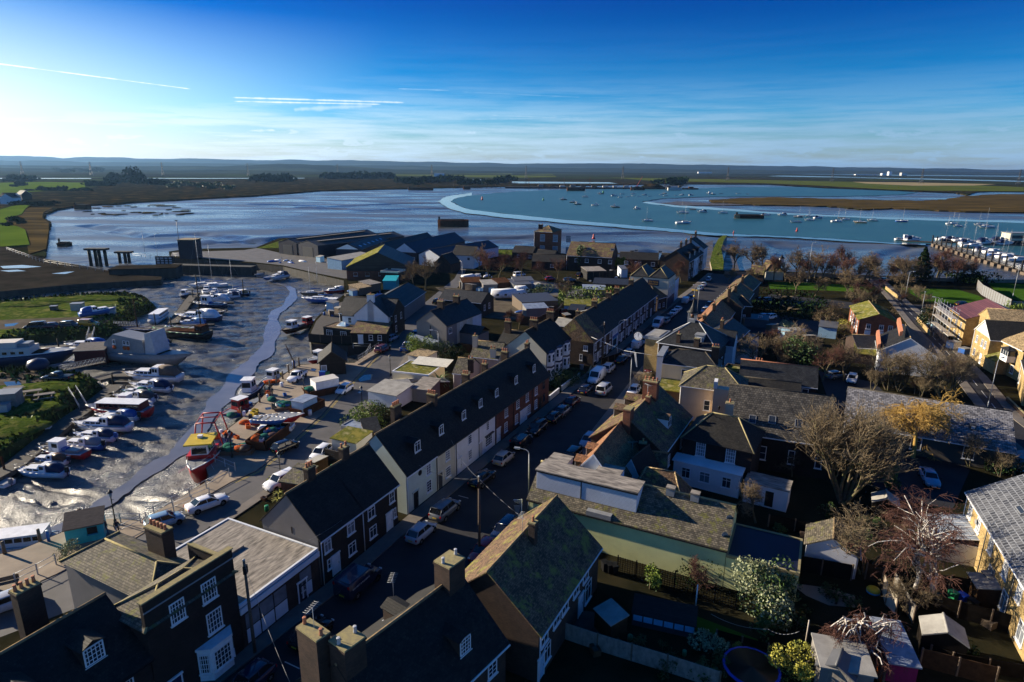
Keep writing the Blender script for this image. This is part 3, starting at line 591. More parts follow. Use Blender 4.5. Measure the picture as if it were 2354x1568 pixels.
VT=dict(hatch=dict(b=[(-1.98,.35,.72,.66),(-1.9,.25,.95,.80),(-1.5,.2,.97,.86),(0,.19,.95,.87),(1.0,.19,.93,.86),(1.55,.22,.84,.82),(1.85,.26,.70,.74),(1.96,.34,.56,.60)],c=(1.12,.42,-1.35,-1.86),h=1.5,wx=(1.25,-1.22),r=.31,rw=.60),saloon=dict(b=[(-2.3,.36,.78,.68),(-2.2,.26,.98,.80),(-1.6,.2,1.0,.88),(0,.19,.95,.90),(1.2,.19,.93,.89),(1.9,.22,.83,.84),(2.2,.26,.70,.74),(2.32,.34,.56,.60)],c=(1.1,.35,-.95,-1.75),h=1.42,wx=(1.42,-1.40),r=.33,rw=.60),suv=dict(b=[(-2.2,.45,.85,.74),(-2.1,.32,1.1,.86),(-1.6,.28,1.12,.92),(0,.26,1.1,.93),(1.1,.26,1.08,.92),(1.8,.3,1.02,.88),(2.1,.34,.85,.80),(2.2,.42,.66,.66)],c=(1.15,.55,-1.75,-2.1),h=1.72,wx=(1.35,-1.32),r=.37,rw=.68),estate=dict(b=[(-2.25,.38,.8,.7),(-2.15,.26,1.0,.82),(-1.6,.2,1.02,.88),(0,.19,.97,.9),(1.15,.19,.94,.88),(1.85,.22,.83,.83),(2.12,.26,.70,.74),(2.22,.34,.56,.60)],c=(1.12,.45,-1.75,-2.15),h=1.5,wx=(1.38,-1.34),r=.33,rw=.64),mpv=dict(b=[(-2.35,.4,.95,.8),(-2.28,.28,1.08,.90),(-1.6,.24,1.1,.94),(0,.24,1.08,.95),(1.3,.24,1.04,.93),(1.95,.26,.94,.88),(2.25,.3,.75,.8),(2.35,.4,.6,.66)],c=(1.55,.75,-2.1,-2.3),h=1.88,wx=(1.5,-1.4),r=.34,rw=.74),van=dict(b=[(-2.6,.45,1.9,.95),(-2.55,.32,2.15,.99),(-1.0,.28,2.2,1.0),(.75,.28,2.18,1.0),(1.45,.28,1.2,.98),(2.1,.3,1.05,.92),(2.45,.34,.9,.86),(2.55,.42,.65,.72)],c=None,h=2.3,wx=(1.6,-1.5),r=.36,rw=.85),minivan=dict(b=[(-2.15,.4,1.6,.86),(-2.1,.28,1.78,.89),(-.8,.25,1.82,.9),(.45,.25,1.8,.9),(1.05,.25,1.1,.88),(1.65,.28,.98,.84),(2.0,.32,.82,.76),(2.1,.4,.6,.62)],c=None,h=1.85,wx=(1.35,-1.25),r=.33,rw=.78),pickup=dict(b=[(-2.6,.5,.98,.84),(-2.55,.4,1.1,.9),(-1.6,.36,1.12,.93),(0,.34,1.1,.94),(1.3,.34,1.12,.92),(2.1,.36,1.04,.88),(2.45,.4,.88,.8),(2.55,.48,.7,.66)],c=(1.2,.6,-.55,-.85),h=1.78,wx=(1.65,-1.55),r=.39,rw=.68))
VC={}
def vehicle(kind,colour,label,loc,rz,cat=None,group='cars parked along the streets',z=0.0,name=None,sc=1.0,extra=None):
 s=VT[kind];col='car_'+colour
 cat=cat or ('van' if kind in ('van','minivan') else 'pickup truck' if kind=='pickup' else 'car')
 t=thing(name or ('parked_van' if 'van' in kind else 'pickup_truck' if kind=='pickup' else 'parked_car'),label,cat,(loc[0],loc[1],z),rz,group)
 if sc != 1:t.scale=(sc,)*3
 k=(kind,colour)
 if k not in VC:
  b=MB();rings=[]
  for x,zb,zt,hw in s['b']:
   zm=zb+(zt-zb)*.45
   pr=[(hw*.86,zb),(hw,zb+.14),(hw*1.01,zm),(hw*.97,zt-.08),(hw*.86,zt)]
   rings.append([(x,-y,z_) for y,z_ in pr]+[(x,y,z_) for y,z_ in reversed(pr)])
  b.loft(rings,col)
  for wx in s['wx']:
   for sd in (-1,1):
    r=s['r']*1.16;hw=np.interp(wx,[q[0] for q in s['b']],[q[3] for q in s['b']])+.012
    pts=[(wx+r*math.cos(a),sd*hw,s['r']+r*math.sin(a)) for a in [PI*i/8 for i in range(9)]]
    b.prism(pts,(0,-sd*.1,0),'black')
  b.box(-.7*s['b'][0][3]+s['b'][0][0]*0+s['b'][-1][0]-.04-0,0,0,0,0,0,'black') if False else None
  fx,rx=s['b'][-1][0],s['b'][0][0]
  b.box(fx-.12,-.45,.3,fx+.012,.45,.48,'black')
  parts=[('body',b.mesh('body'))]
  g=MB();belt=s['b'][3][2]-.06;h=s['h'];bw=s['b'][3][3]*.90;rw=s['rw']
  rf=MB()
  if s['c']:
   a0,a1,a2,a3=s['c']
   low=[(a0,-bw*.92,belt-.05),(a0,bw*.92,belt-.05),(a3,bw*.9,belt),(a3,-bw*.9,belt)];up=[(a1,-rw,h-.07),(a1,rw,h-.07),(a2,rw,h-.07),(a2,-rw,h-.07)]
   g.add(low+up,[(0,1,5,4),(1,2,6,5),(2,3,7,6),(3,0,4,7)],'car_glass')
   mx=(a1+a2)/2;rf.add([(a1+.06,-rw-.01,h-.075),(a1+.06,rw+.01,h-.075),(a2-.06,rw+.01,h-.075),(a2-.06,-rw-.01,h-.075),(a1-.15,-rw*.8,h-.005),(a1-.15,rw*.8,h-.005),(a2+.15,rw*.8,h-.01),(a2+.15,-rw*.8,h-.01)],[(3,2,1,0),(4,5,6,7),(0,1,5,4),(1,2,6,5),(2,3,7,6),(3,0,4,7)],col,True)
   for sd in (-1,1):
    for p,q in ((low[0 if sd<0 else 1],up[0 if sd<0 else 1]),(low[3 if sd<0 else 2],up[3 if sd<0 else 2])):rf.tube(p,q,.05,.045,col,4)
    for mxp in ((a1+a2)/2+.05,)+(((a2+.15),) if kind in ('suv','estate','mpv') else ()):
     rf.tube((mxp+.06,sd*bw*.95,belt),(mxp,sd*(rw+.01),h-.07),.04,.04,col,4)
   if kind=='pickup':b2=MB();b2.box(-2.5,-.72,1.04,-1.0,.72,1.125,'black');parts.append(('load_bed',b2.mesh('load_bed')))
  else:
   i1,i2=s['b'][3],s['b'][4];zt1,zt2=i1[2],i2[2]
   g.prism([(i1[0]+.03,-bw*.82,zt1-.12),(i2[0]+.02,-bw*.88,zt2+.03),(i2[0]+.02,bw*.88,zt2+.03),(i1[0]+.03,bw*.82,zt1-.12)],(.045,0,.035),'car_glass')
   for sd in (-1,1):g.prism([(i1[0]-.15,sd*i1[3]*.995,zt2+.08),(i2[0]-.08,sd*i1[3]*.985,zt2+.08),(i1[0]+.12,sd*i1[3]*.97,zt1-.35),(i1[0]-.15,sd*i1[3]*.985,zt1-.35)],(0,sd*.02,0),'car_glass')
   rf.box(s['b'][1][0]+.1,-.8,s['b'][2][2]-.03,i1[0]-.1,.8,s['b'][2][2]+.05,col)
  parts+=[('window',g.mesh('window')),('roof',rf.mesh('roof'))]
  hl=MB();hl.box(-.14,-.13,-.06,.05,.13,.07,'lens');tl=MB();tl.box(-.04,-.08,-.1,.12,.08,.12,'taillens')
  mi=MB();mi.box(-.06,-.1,-.06,.06,.1,.08,'black');pl=MB();pl.box(-.015,-.26,-.06,.015,.26,.06,'plate_w');pr_=MB();pr_.box(-.015,-.26,-.06,.015,.26,.06,'plate_y')
  VC[k]=(parts,hl.mesh('headlight'),tl.mesh('tail_light'),mi.mesh('mirror'),pl.mesh('number_plate'),pr_.mesh('number_plate'))
 parts,hl,tl,mi,pl,pr_=VC[k]
 for nme,me_ in parts:place(me_,nme,t)
 for wx in s['wx']:
  hw=float(np.interp(wx,[q[0] for q in s['b']],[q[3] for q in s['b']]))
  for sd in (-1,1):wheel(t,wx,sd*(hw-.07),s['r'],sd)
 f2=s['b'][-2];r2=s['b'][1]
 for sd in (-1,1):
  place(hl,'headlight',t,(f2[0]+.02,sd*f2[3]*.80,f2[2]-.06));place(tl,'tail_light',t,(r2[0]-.06,sd*r2[3]*.86,r2[2]-.22))
  cx=s['c'][0]-.25 if s['c'] else s['b'][4][0]-.1
  place(mi,'mirror',t,(cx,sd*(s['b'][3][3]+.09),s['b'][4][2]+.06))
 place(pl,'number_plate',t,(s['b'][-1][0]+.03,0,.42));place(pr_,'number_plate',t,(s['b'][0][0]-.02,0,s['b'][0][1]+.22))
 return t
 # boats: origin amidships at the keel, bow towards +x
def hull_rings(L_,B,dpt,n=9,tr=.85,rake=.10,sheer=.25):
 R_=[]
 for i in range(n):
  t=i/(n-1);x=-L_/2+L_*t
  bw=B/2*(tr+(1-tr)*min(1,t*3)) if t<.55 else B/2*max(.02,1-((t-.55)/.45)**2.2)
  zt=dpt*(1+sheer*t*t);zk=dpt*.02+(dpt*.75*((t-.8)/.2)**2 if t>.8 else 0)
  xo=rake*L_*t*t*t
  R_.append([(x+xo*.0,-bw*.0,zk),(x+xo*.25,-bw*.62,zk+dpt*.18),(x+xo*.6,-bw*.95,zk+(zt-zk)*.55),(x+xo,-bw,zt),(x+xo,bw,zt),(x+xo*.6,bw*.95,zk+(zt-zk)*.55),(x+xo*.25,bw*.62,zk+dpt*.18)])
 return R_
BC={}
def boat(kind,label,loc,rz,L_=6.5,hull='white',trim='navy',canopy='navy',B=None,z=-2.9,cat='boat',group='boats lying on the creek mud',roll=0.0,name=None,mast=None,dpt=None):
 B=B or L_*.34;dpt=dpt or L_*.125+.25
 t=thing(name or {'sail':'sailing_boat','fish':'fishing_boat','barge':'barge','house':'houseboat','ding':'dinghy','cruiser':'motor_cruiser','open':'open_boat'}.get(kind,'boat'),label,cat,(loc[0],loc[1],z),rz,group)
 t.rotation_euler=(roll,0,rz)
 key=(kind,round(L_,1),hull,trim,canopy,round(B,1),mast)
 if key not in BC:
  P_=[];h=MB();rg=hull_rings(L_,B,dpt);h.loft(rg,hull,True,True)
  P_.append(('hull',h.mesh('hull'),None))
  st=MB();
  for s in (3,4):
   pts=[r[s] for r in rg]
   for p,q in zip(pts[:-1],pts[1:]):st.tube(Vector(p)+Vector((0,0,.02)),Vector(q)+Vector((0,0,.02)),.045+L_*.003,m=trim,n=4)
  P_.append(('gunwale',st.mesh('gunwale'),None))
  dk=MB();nn=len(rg);k0=0
  inset=[[(r[3][0],r[3][1]*.93,r[3][2]+.015) for r in rg],[(r[4][0],r[4][1]*.93,r[4][2]+.015) for r in rg]]
  dk.add(inset[0]+inset[1],[(i,i+1,nn+i+1,nn+i) for i in range(nn-1)],'old_wood' if hull in ('rust','wood','tarwood') else 'white' if kind in ('cruiser','sail') else 'grey')
  P_.append(('deck',dk.mesh('deck'),None))
  zd=dpt*1.05
  def cabin(x0,x1,wf,h_,m,glass_=True,rm=None,slope=.35,nm='cabin'):
   c=MB();w0=B/2*wf;w1=w0*.86
   c.add([(x0,-w0,zd-.1),(x1,-w0*.8,zd-.1),(x1,w0*.8,zd-.1),(x0,w0,zd-.1),(x0+.05,-w1,zd+h_),(x1-h_*slope*2,-w1*.8,zd+h_),(x1-h_*slope*2,w1*.8,zd+h_),(x0+.05,w1,zd+h_)],[(4,5,6,7),(0,1,5,4),(1,2,6,5),(2,3,7,6),(3,0,4,7)],m)
   if rm:c.box(x0-.08,-w1-.08,zd+h_,x1-h_*slope*2+.12,w1+.08,zd+h_+.06,rm)
   P_.append((nm,c.mesh(nm),None))
   if glass_:
    g=MB();za,zb=zd+h_*.42,zd+h_*.82;fa,fb=(za-zd+.1)/(h_+.1),(zb-zd+.1)/(h_+.1)
    X=lambda f,x:x-(h_*slope*2)*f+.015
    yw=lambda f,u:(w0+(w1-w0)*f)*u+.012
    g.add([(X(fa,x1),-yw(fa,.72),za),(X(fa,x1),yw(fa,.72),za),(X(fb,x1),yw(fb,.72),zb),(X(fb,x1),-yw(fb,.72),zb)],[(0,1,2,3)],'car_glass')
    for s in (-1,1):
     n_=max(1,int((x1-x0)/.9))
     for i in range(n_):
      xa=x0+.2+(x1-x0-.55-h_*slope)*i/n_;xb=x0+.2+(x1-x0-.55-h_*slope)*(i+.82)/n_
      def yy(x,f):u=1-.2*(x-x0)/(x1-x0);return s*((w0+(w1-w0)*f)*u+.02)
      g.add([(xa,yy(xa,fa),za),(xb,yy(xb,fa),za),(xb,yy(xb,fb),zb),(xa,yy(xa,fb),zb)],[(0,1,2,3)],'car_glass')
    P_.append(('window',g.mesh('window'),None))
  if kind in ('cruiser',):
   cabin(-L_*.05,L_*.36,.78,L_*.085,'white');cabin(-L_*.16,L_*.12,.80,L_*.16,'white',slope=.45,nm='wheelhouse')
   c=MB();w0=B/2*.82;hh=L_*.17
   prof=[(-L_*.46,zd-.02,w0*.9),(-L_*.42,zd+hh*.75,w0*.75),(-L_*.28,zd+hh,w0*.72),(-L_*.14,zd+hh*.98,w0*.72)]
   c.loft([[(x,-w_,zd-.05),(x,-w_*.96,z_*.6+zd*.4),(x,-w_*.6,z_),(x,w_*.6,z_),(x,w_*.96,z_*.6+zd*.4),(x,w_,zd-.05)] for x,z_,w_ in prof],canopy)
   P_.append(('canopy',c.mesh('canopy'),None))
  elif kind=='fish':
   cabin(L_*.02,L_*.28,.72,L_*.22 if L_<9 else 2.3,trim if trim in ('white','red') else 'white',rm='white',slope=.05,nm='wheelhouse')
   c=MB();c.box(-L_*.38,-B*.3,zd,-L_*.12,B*.3,zd+.35,'grey').box(-L_*.1,-B*.12,zd,L_*.0,B*.2,zd+.5,'yellow' if canopy=='yellow' else 'blue');P_.append(('deck_gear',c.mesh('deck_gear'),None))
  elif kind=='house':
   cabin(-L_*.42,L_*.34,.86,1.15,canopy,rm='white',slope=.03)
  elif kind=='barge':
   c=MB();c.box(-L_*.42,-B*.32,zd,L_*.25,B*.32,zd+.3,'rust');cabin(-L_*.45,-L_*.3,.7,1.6,'rust',slope=.03,nm='wheelhouse');P_.append(('hatch',c.mesh('hatch'),None))
  elif kind=='sail':
   cabin(-L_*.08,L_*.30,.6,L_*.055,'white')
   c=MB();c.loft([[(x,-.16*s_,zd+1.0),(x,-.12*s_,zd+1.22),(x,.12*s_,zd+1.22),(x,.16*s_,zd+1.0)] for x,s_ in ((-L_*.36,.6),(-L_*.1,1),(L_*.07,.9))],canopy);P_.append(('boom_cover',c.mesh('boom_cover'),None))
  elif kind in ('open','ding'):
   for x in (-.25,.0,.22):P_.append(('thwart',MB().box(L_*x-.12,-B*.4,dpt*.9,L_*x+.12,B*.4,dpt*1.1,'wood').mesh('thwart'),None))
  if kind in ('cruiser','open','ding') and L_<8:
   c=MB();c.box(-L_/2-.45,-.16,dpt*.85,-L_/2-.02,.16,dpt*1.6,trim if trim != 'white' else 'black').tube((-L_/2-.2,0,dpt*.9),(-L_/2-.3,0,.05),.06,m='black',n=5);P_.append(('outboard_motor',c.mesh('outboard_motor'),None))
  if kind in ('cruiser','fish','sail'):
   c=MB();rr=[(r[4][0],r[4][1]*.9,r[4][2]+.55) for r in rg[5:]];rl=[(x,-y,z_) for x,y,z_ in rr]
   for line in (rr,rl):
    for p,q in zip(line[:-1],line[1:]):c.tube(p,q,.018,m='steel',n=4)
    for p in line:c.tube((p[0],p[1],p[2]-.55),p,.015,m='steel',n=4)
   P_.append(('rail',c.mesh('rail'),None))
  mh=mast or (L_*1.15 if kind=='sail' else 0)
  if mh:
   c=MB();mx=L_*.08;c.tube((mx,0,zd),(mx,0,zd+mh),.065,.045,'galv',6).tube((mx,-B*.28,zd+mh*.55),(mx,B*.28,zd+mh*.55),.02,m='galv',n=4)
   P_.append(('mast',c.mesh('mast'),None));c=MB()
   for p in ((L_*.52,0,dpt*1.2),(-L_*.49,0,dpt*1.05),(mx,B*.46,zd),(mx,-B*.46,zd)):c.tube(p,(mx,0,zd+mh*.98),.012,m='steel',n=3)
   if kind=='sail':c.tube((mx,0,zd+.95),(-L_*.38,0,zd+.95),.05,m='galv',n=5)
   P_.append(('rigging',c.mesh('rigging'),None))
  BC[key]=P_
 for nme,me_,_ in BC[key]:place(me_,nme,t)
 return t
 # trees: trunk (with main limbs) and crown (branches and twigs)
def bare_tree(seed,h=8.0,spread=1.0,twig='twig',bark='bark',density=1.0,droop=0.0,multi=1,up=.5,leafc=None,minr=.009,depth=5):
 r=random.Random(seed);tr=MB();cr=MB()
 def grow(p,d,ln,rad,lv):
  segs=3 if lv<3 else 2;mb=tr if lv<2 else cr;mt=bark if lv<3 else twig;n=6 if lv<2 else (4 if lv<3 else 3)
  pts=[p];dd=d.copy()
  for i in range(segs):
   j=.16+.07*lv
   dd=(dd+Vector((r.gauss(0,j),r.gauss(0,j),r.gauss(0,j*.7)+(.10*up if lv<4 else .02)-droop*(.28 if lv>1 else 0)))).normalized()
   q=pts[-1]+dd*ln/segs;r0=rad*(1-.45*i/segs);r1=rad*(1-.45*(i+1)/segs)
   mb.tube(pts[-1],q,max(minr,r0),max(minr,r1),mt,n,cap=False,smooth=lv<3);pts.append(q)
  if lv>=depth:return
  nk={0:5,1:5,2:5,3:4,4:3}[lv]*density
  nk=int(nk)+(r.random()<nk-int(nk))
  for i in range(nk):
   f=(.45 if lv==0 else .22)+.78*(i+r.random()*.6)/max(1,nk);f=min(f,1.0)
   k=f*segs;a=int(min(k,segs-1));pos=pts[a].lerp(pts[a+1],k-a)
   ax=dd.orthogonal().normalized();ax.rotate(Matrix.Rotation(r.random()*2*PI,3,dd))
   ang=r.uniform(.45,.95)*spread*(1 if lv else .85)
   nd_=(dd*math.cos(ang)+ax*math.sin(ang)+Vector((0,0,up*.25-droop*.5))).normalized()
   grow(pos,nd_,ln*r.uniform(.55,.78),rad*(r.uniform(.5,.68) if lv<2 else r.uniform(.38,.55)),lv+1)
 for k in range(multi):
  a=2*PI*k/multi+r.random();t=.0 if multi==1 else r.uniform(.1,.6)
  grow(Vector((math.cos(a)*.2*(multi>1),math.sin(a)*.2*(multi>1),0)),Vector((math.cos(a)*t,math.sin(a)*t,1)).normalized(),h*.42,h*(.022 if multi==1 else .015),0)
 return tr.mesh('trunk'),cr.mesh('crown')
TC={}
def tree(kind,label,loc,h,rz=0.0,z=0.0,cat='tree',group='bare winter trees',name='bare_tree',sx=1.0,**kw):
 key=(kind,)+tuple(sorted(kw.items()))
 if key not in TC:TC[key]=bare_tree(kind,h=8.0,**kw)
 t=thing(name,label,cat,(loc[0],loc[1],z),rz,group);s=h/8.0;t.scale=(s*sx,s*sx,s)
 place(TC[key][0],'trunk',t);place(TC[key][1],'crown',t);return t
LC={}
def leafy(kind,label,loc,w,h,m='leaf',rz=0.0,z=0.0,cat='shrub',name='evergreen_shrub',group=None,n=900,shape='round',leaf=.16,seed=1):
 key=(kind,m,n,shape,leaf,seed)
 if key not in LC:
  r=random.Random(seed*77+n);c=MB();vs=[];fs=[];ms=m if isinstance(m,tuple) else (m,m)
  lob=[(Vector((r.uniform(-.5,.5),r.uniform(-.5,.5),r.uniform(.2,.8))),r.uniform(.22,.42)) for _ in range(9)]
  cnt=0;two=MB()
  while cnt<n:
   if shape=='box':p=Vector((r.uniform(-.5,.5),r.uniform(-.5,.5),r.uniform(0,1)));q=max(abs(p.x),abs(p.y),abs(p.z-.5));ok=q>.40
   elif shape=='cone':z_=r.random();a=r.random()*2*PI;rad=.5*(1-z_)**.8*(.55+.45*abs(math.sin(z_*22)))*r.uniform(.6,1);p=Vector((rad*math.cos(a),rad*math.sin(a),.06+z_*.94));ok=True
   else:
    l,rr=r.choice(lob);dv=Vector((r.gauss(0,1),r.gauss(0,1),r.gauss(0,1))).normalized();p=l+dv*rr*r.uniform(.75,1.05);p.x *= .72;p.y *= .72;ok=p.z>0.02
   if not ok:continue
   cnt+=1;s_=leaf*r.uniform(.5,1.3);u=Vector((r.gauss(0,1),r.gauss(0,1),r.gauss(0,.6))).normalized();v=u.orthogonal().normalized();v.rotate(Matrix.Rotation(r.random()*6,3,u));tip=u.cross(v)
   sc_=Vector((1/w,1/w,1/h))
   def S(q):return p+Vector((q.x*sc_.x,q.y*sc_.y,q.z*sc_.z))
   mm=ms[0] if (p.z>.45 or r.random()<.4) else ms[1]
   c.add([S(v*s_*.5),S(tip*s_),S(-v*s_*.5),S(-tip*s_*.7)],[(0,1,2,3)],mm)
  tr=MB();tr.tube((0,0,0),(0,0,.55),.05,.03,'bark',6)
  for i in range(4):a=i*1.7;tr.tube((0,0,.3),(.22*math.cos(a),.22*math.sin(a),.7),.025,.012,'bark',4)
  LC[key]=(tr.mesh('trunk'),c.mesh('foliage'))
 t=thing(name,label,cat,(loc[0],loc[1],z),rz,group);t.scale=(w,w,h)
 place(LC[key][0],'trunk' if h>2 else 'stem',t);place(LC[key][1],'foliage',t);return t
 # street furniture
SC={}
def once(key,fn):
 if key not in SC:SC[key]=fn()
 return SC[key]
def parts(name,label,cat,loc,rz=0.0,group=None,z=0.0,sc=None,**kw):
 t=thing(name,label,cat,(loc[0],loc[1],z),rz,group)
 if sc:t.scale=sc if isinstance(sc,tuple) else (sc,sc,sc)
 for n_,m_ in kw.items():
  for me_ in (m_ if isinstance(m_,list) else [m_]):place(me_,n_,t)
 return t
def old_lamp(label,loc,h=4.2,rz=0.0):
 def mk():
  p=MB();p.lathe([(.16,0),(.16,.5),(.09,.6),(.07,1.0),(.055,3.3),(.08,3.35),(.05,3.45)],(0,0,0),'black',8);p.tube((-.3,0,3.1),(.3,0,3.1),.025,m='black',n=5)
  g=MB();g.lathe([(.12,3.45),(.23,3.95)],(0,0,0),'pvc_roof',6)
  c=MB();c.lathe([(.30,3.95),(.26,4.02),(.12,4.22),(.05,4.26),(.04,4.4)],(0,0,0),'black',6)
  return p.mesh('post'),g.mesh('lantern'),c.mesh('cap')
 a,b_,c=once('old_lamp',mk);return parts('street_lamp',label,'street lamp',loc,rz,'old lantern lamps along the quay',sc=h/4.4,post=a,lantern=b_,lamp_cap=c)
def tall_lamp(label,loc,h=7.0,rz=0.0,arm=1.2,col='galv'):
 def mk():
  p=MB();p.tube((0,0,0),(0,0,1.2),.09,m=col,n=8).tube((0,0,1.2),(0,0,h-.5),.06,.05,col,7)
  pr=[(0,h-.5),(.12,h-.2),(.4,h),(arm,h+.08)]
  for q,r_ in zip(pr[:-1],pr[1:]):p.tube((q[0],0,q[1]),(r_[0],0,r_[1]),.045,m=col,n=6)
  l_=MB();l_.box(arm-.15,-.13,h,arm+.5,.13,h+.16,'galv').box(arm-.1,-.1,h-.04,arm+.42,.1,h,'lens')
  return p.mesh('post'),l_.mesh('lamp_head')
 a,b_=once(('tall',h,arm,col),mk);return parts('street_lamp',label,'street lamp',loc,rz,'tall lamp posts along the roads',post=a,lamp_head=b_)
def poleobj(name,label,cat,loc,h,r,m,z=0.0,group=None,capm=None):
 b=MB();b.tube((0,0,0),(0,0,h),r,r*.85,m,8)
 if capm:b.tube((0,0,h),(0,0,h+.05),r*.9,m=capm,n=8)
 return tag(b.obj(name,None,(loc[0],loc[1],z)),label,cat,group)
def fence(name,label,cat,pts,h,m='dark_fence',post='wood',z=0.0,gap=2.0,th=.05,group=None,rail=False,capm=None,top=None):
 pts=[Vector((p[0],p[1],0)) for p in pts];o=pts[0];t=thing(name,label,cat,(o.x,o.y,z),0,group)
 b=MB();n=0;ps=[]
 for p,q in zip(pts[:-1],pts[1:]):
  p,q=p-o,q-o;d=q-p;l=d.length;u=d.normalized();nn=Vector((-u.y,u.x,0))*th/2
  if rail:
   for zz in ((h,h*.5) if rail==1 else (h,h*.66,h*.33)):b.tube(p+Vector((0,0,zz)),q+Vector((0,0,zz)),.03,m=m,n=5)
  else:
   b.prism([p-nn,q-nn,q+nn,p+nn],(0,0,h),m)
   if capm:b.prism([p-nn*1.25+Vector((0,0,h)),q-nn*1.25+Vector((0,0,h)),q+nn*1.25+Vector((0,0,h)),p+nn*1.25+Vector((0,0,h))],(0,0,.07),capm)
  k=max(1,int(l/gap)) if gap else 0
  for i in range(k):ps.append(p+u*l*i/k)
 if gap:ps.append(pts[-1]-o)
 b.obj({'wall':'wall'}.get(cat,'rail' if rail else 'panel'),t)
 if gap:
  pm=once(('fp',h,post,th),lambda:MB().box(-th*.9-.02,-th*.9-.02,0,th*.9+.02,th*.9+.02,h+.06,post).mesh('post'))
  for p in ps[:100]:place(pm,'post',t,p)
 return t
def wallobj(label,pts,h,m,z=0.0,th=.22,capm=None,cat='wall',name='garden_wall'):
 return fence(name,label,cat,pts,h,m,z=z,gap=0,th=th,capm=capm)
def bin_(label,loc,c,rz=0.0,z=0.0):
 def mk():
  b=MB();b.add([(-.24,-.28,.06),(.24,-.28,.06),(.24,.28,.06),(-.24,.28,.06),(-.29,-.36,.95),(.29,-.36,.95),(.29,.36,.95),(-.29,.36,.95)],[(3,2,1,0),(0,1,5,4),(1,2,6,5),(2,3,7,6),(3,0,4,7)],c)
  l_=MB();l_.box(-.31,-.40,.95,.31,.38,1.03,c);w_=MB()
  for s in (-1,1):w_.tube((s*.2,.28,.1),(s*.28,.28,.1),.1,m='tyre',n=8)
  return b.mesh('bin_body'),l_.mesh('lid'),w_.mesh('wheel')
 a,b_,c_=once(('bin',c),mk);return parts('wheelie_bin',label,'bin',loc,rz,'wheelie bins',z,bin_body=a,lid=b_,wheel=c_)
def person(label,loc,rz,top='jacket',legs='denim',stride=.3,z=0.0,h=1.72,lean=.05,kid=False):
 J={};vs=[];es=[];rs=[]
 def v(p,r_):vs.append(p);rs.append(r_);return len(vs)-1
 s=h/1.75;pel=v((0,0,.93*s),.15*s);w_=v((lean*.5,0,1.1*s),.135*s);ch=v((lean,0,1.33*s),.165*s);nk=v((lean*1.3,0,1.5*s),.06*s);hd=v((lean*1.7+.02,0,1.60*s),.088*s);tp=v((lean*1.7+.015,0,1.70*s),.075*s)
 es+=[(pel,w_),(w_,ch),(ch,nk),(nk,hd),(hd,tp)]
 for sd,k in ((1,1),(-1,-1)):
  hp=v((0,sd*.10*s,.86*s),.10*s);kn=v((k*stride*.45+.04,sd*.10*s,.48*s),.068*s);an=v((k*stride*.75-(.08 if k<0 else 0),sd*.10*s,.09*s),.042*s);ft=v((k*stride*.75+.16,sd*.11*s,.04*s),.035*s)
  es+=[(pel,hp),(hp,kn),(kn,an),(an,ft)]
  sh=v((lean,sd*.19*s,1.40*s),.065*s);el=v((lean-k*stride*.25,sd*.25*s,1.12*s),.048*s);wr_=v((lean-k*stride*.35+.12,sd*.23*s,.90*s),.034*s);pa=v((lean-k*stride*.35+.16,sd*.23*s,.82*s),.030*s)
  es+=[(ch,sh),(sh,el),(el,wr_),(wr_,pa)]
  for f in range(4):q=v((lean-k*stride*.35+.15+.018*f,sd*(.23)*s,.74*s+.008*abs(f-1.5)),.009);es.append((pa,q))
  q=v((lean-k*stride*.35+.21,sd*.20*s,.80*s),.010);es.append((pa,q))
 me_=bpy.data.meshes.new('person');me_.from_pydata(vs,es,[]);o=bpy.data.objects.new('person',me_);COL.objects.link(o)
 sk=o.modifiers.new('skin','SKIN');sk.use_smooth_shade=True
 for i,sv in enumerate(me_.skin_vertices[0].data):sv.radius=(rs[i],rs[i]*1.05);sv.use_root=(i==0)
 sb=o.modifiers.new('sub','SUBSURF');sb.levels=1;sb.render_levels=1
 dg=bpy.context.evaluated_depsgraph_get();ev=o.evaluated_get(dg);m2=bpy.data.meshes.new_from_object(ev);o.modifiers.clear();o.data=m2
 m2.materials.clear()
 for x in (top,legs,'skin','hair','black'):m2.materials.append(M[x])
 for p in m2.polygons:
  c=p.center;p.use_smooth=True
  p.material_index=4 if c.z<.10*s else 1 if c.z<.90*s and abs(c.y)<.21*s and not (abs(c.y)>.185*s and c.z>.7*s) else 3 if c.z>1.66*s or (c.z>1.54*s and c.x<lean*1.7-.01) else 2 if c.z>1.50*s or (abs(c.y)>.2*s and c.z<.9*s) else 0
 o.location=(loc[0],loc[1],z);o.rotation_euler=(0,0,rz)
 return tag(o,label,'person','people on the quay')
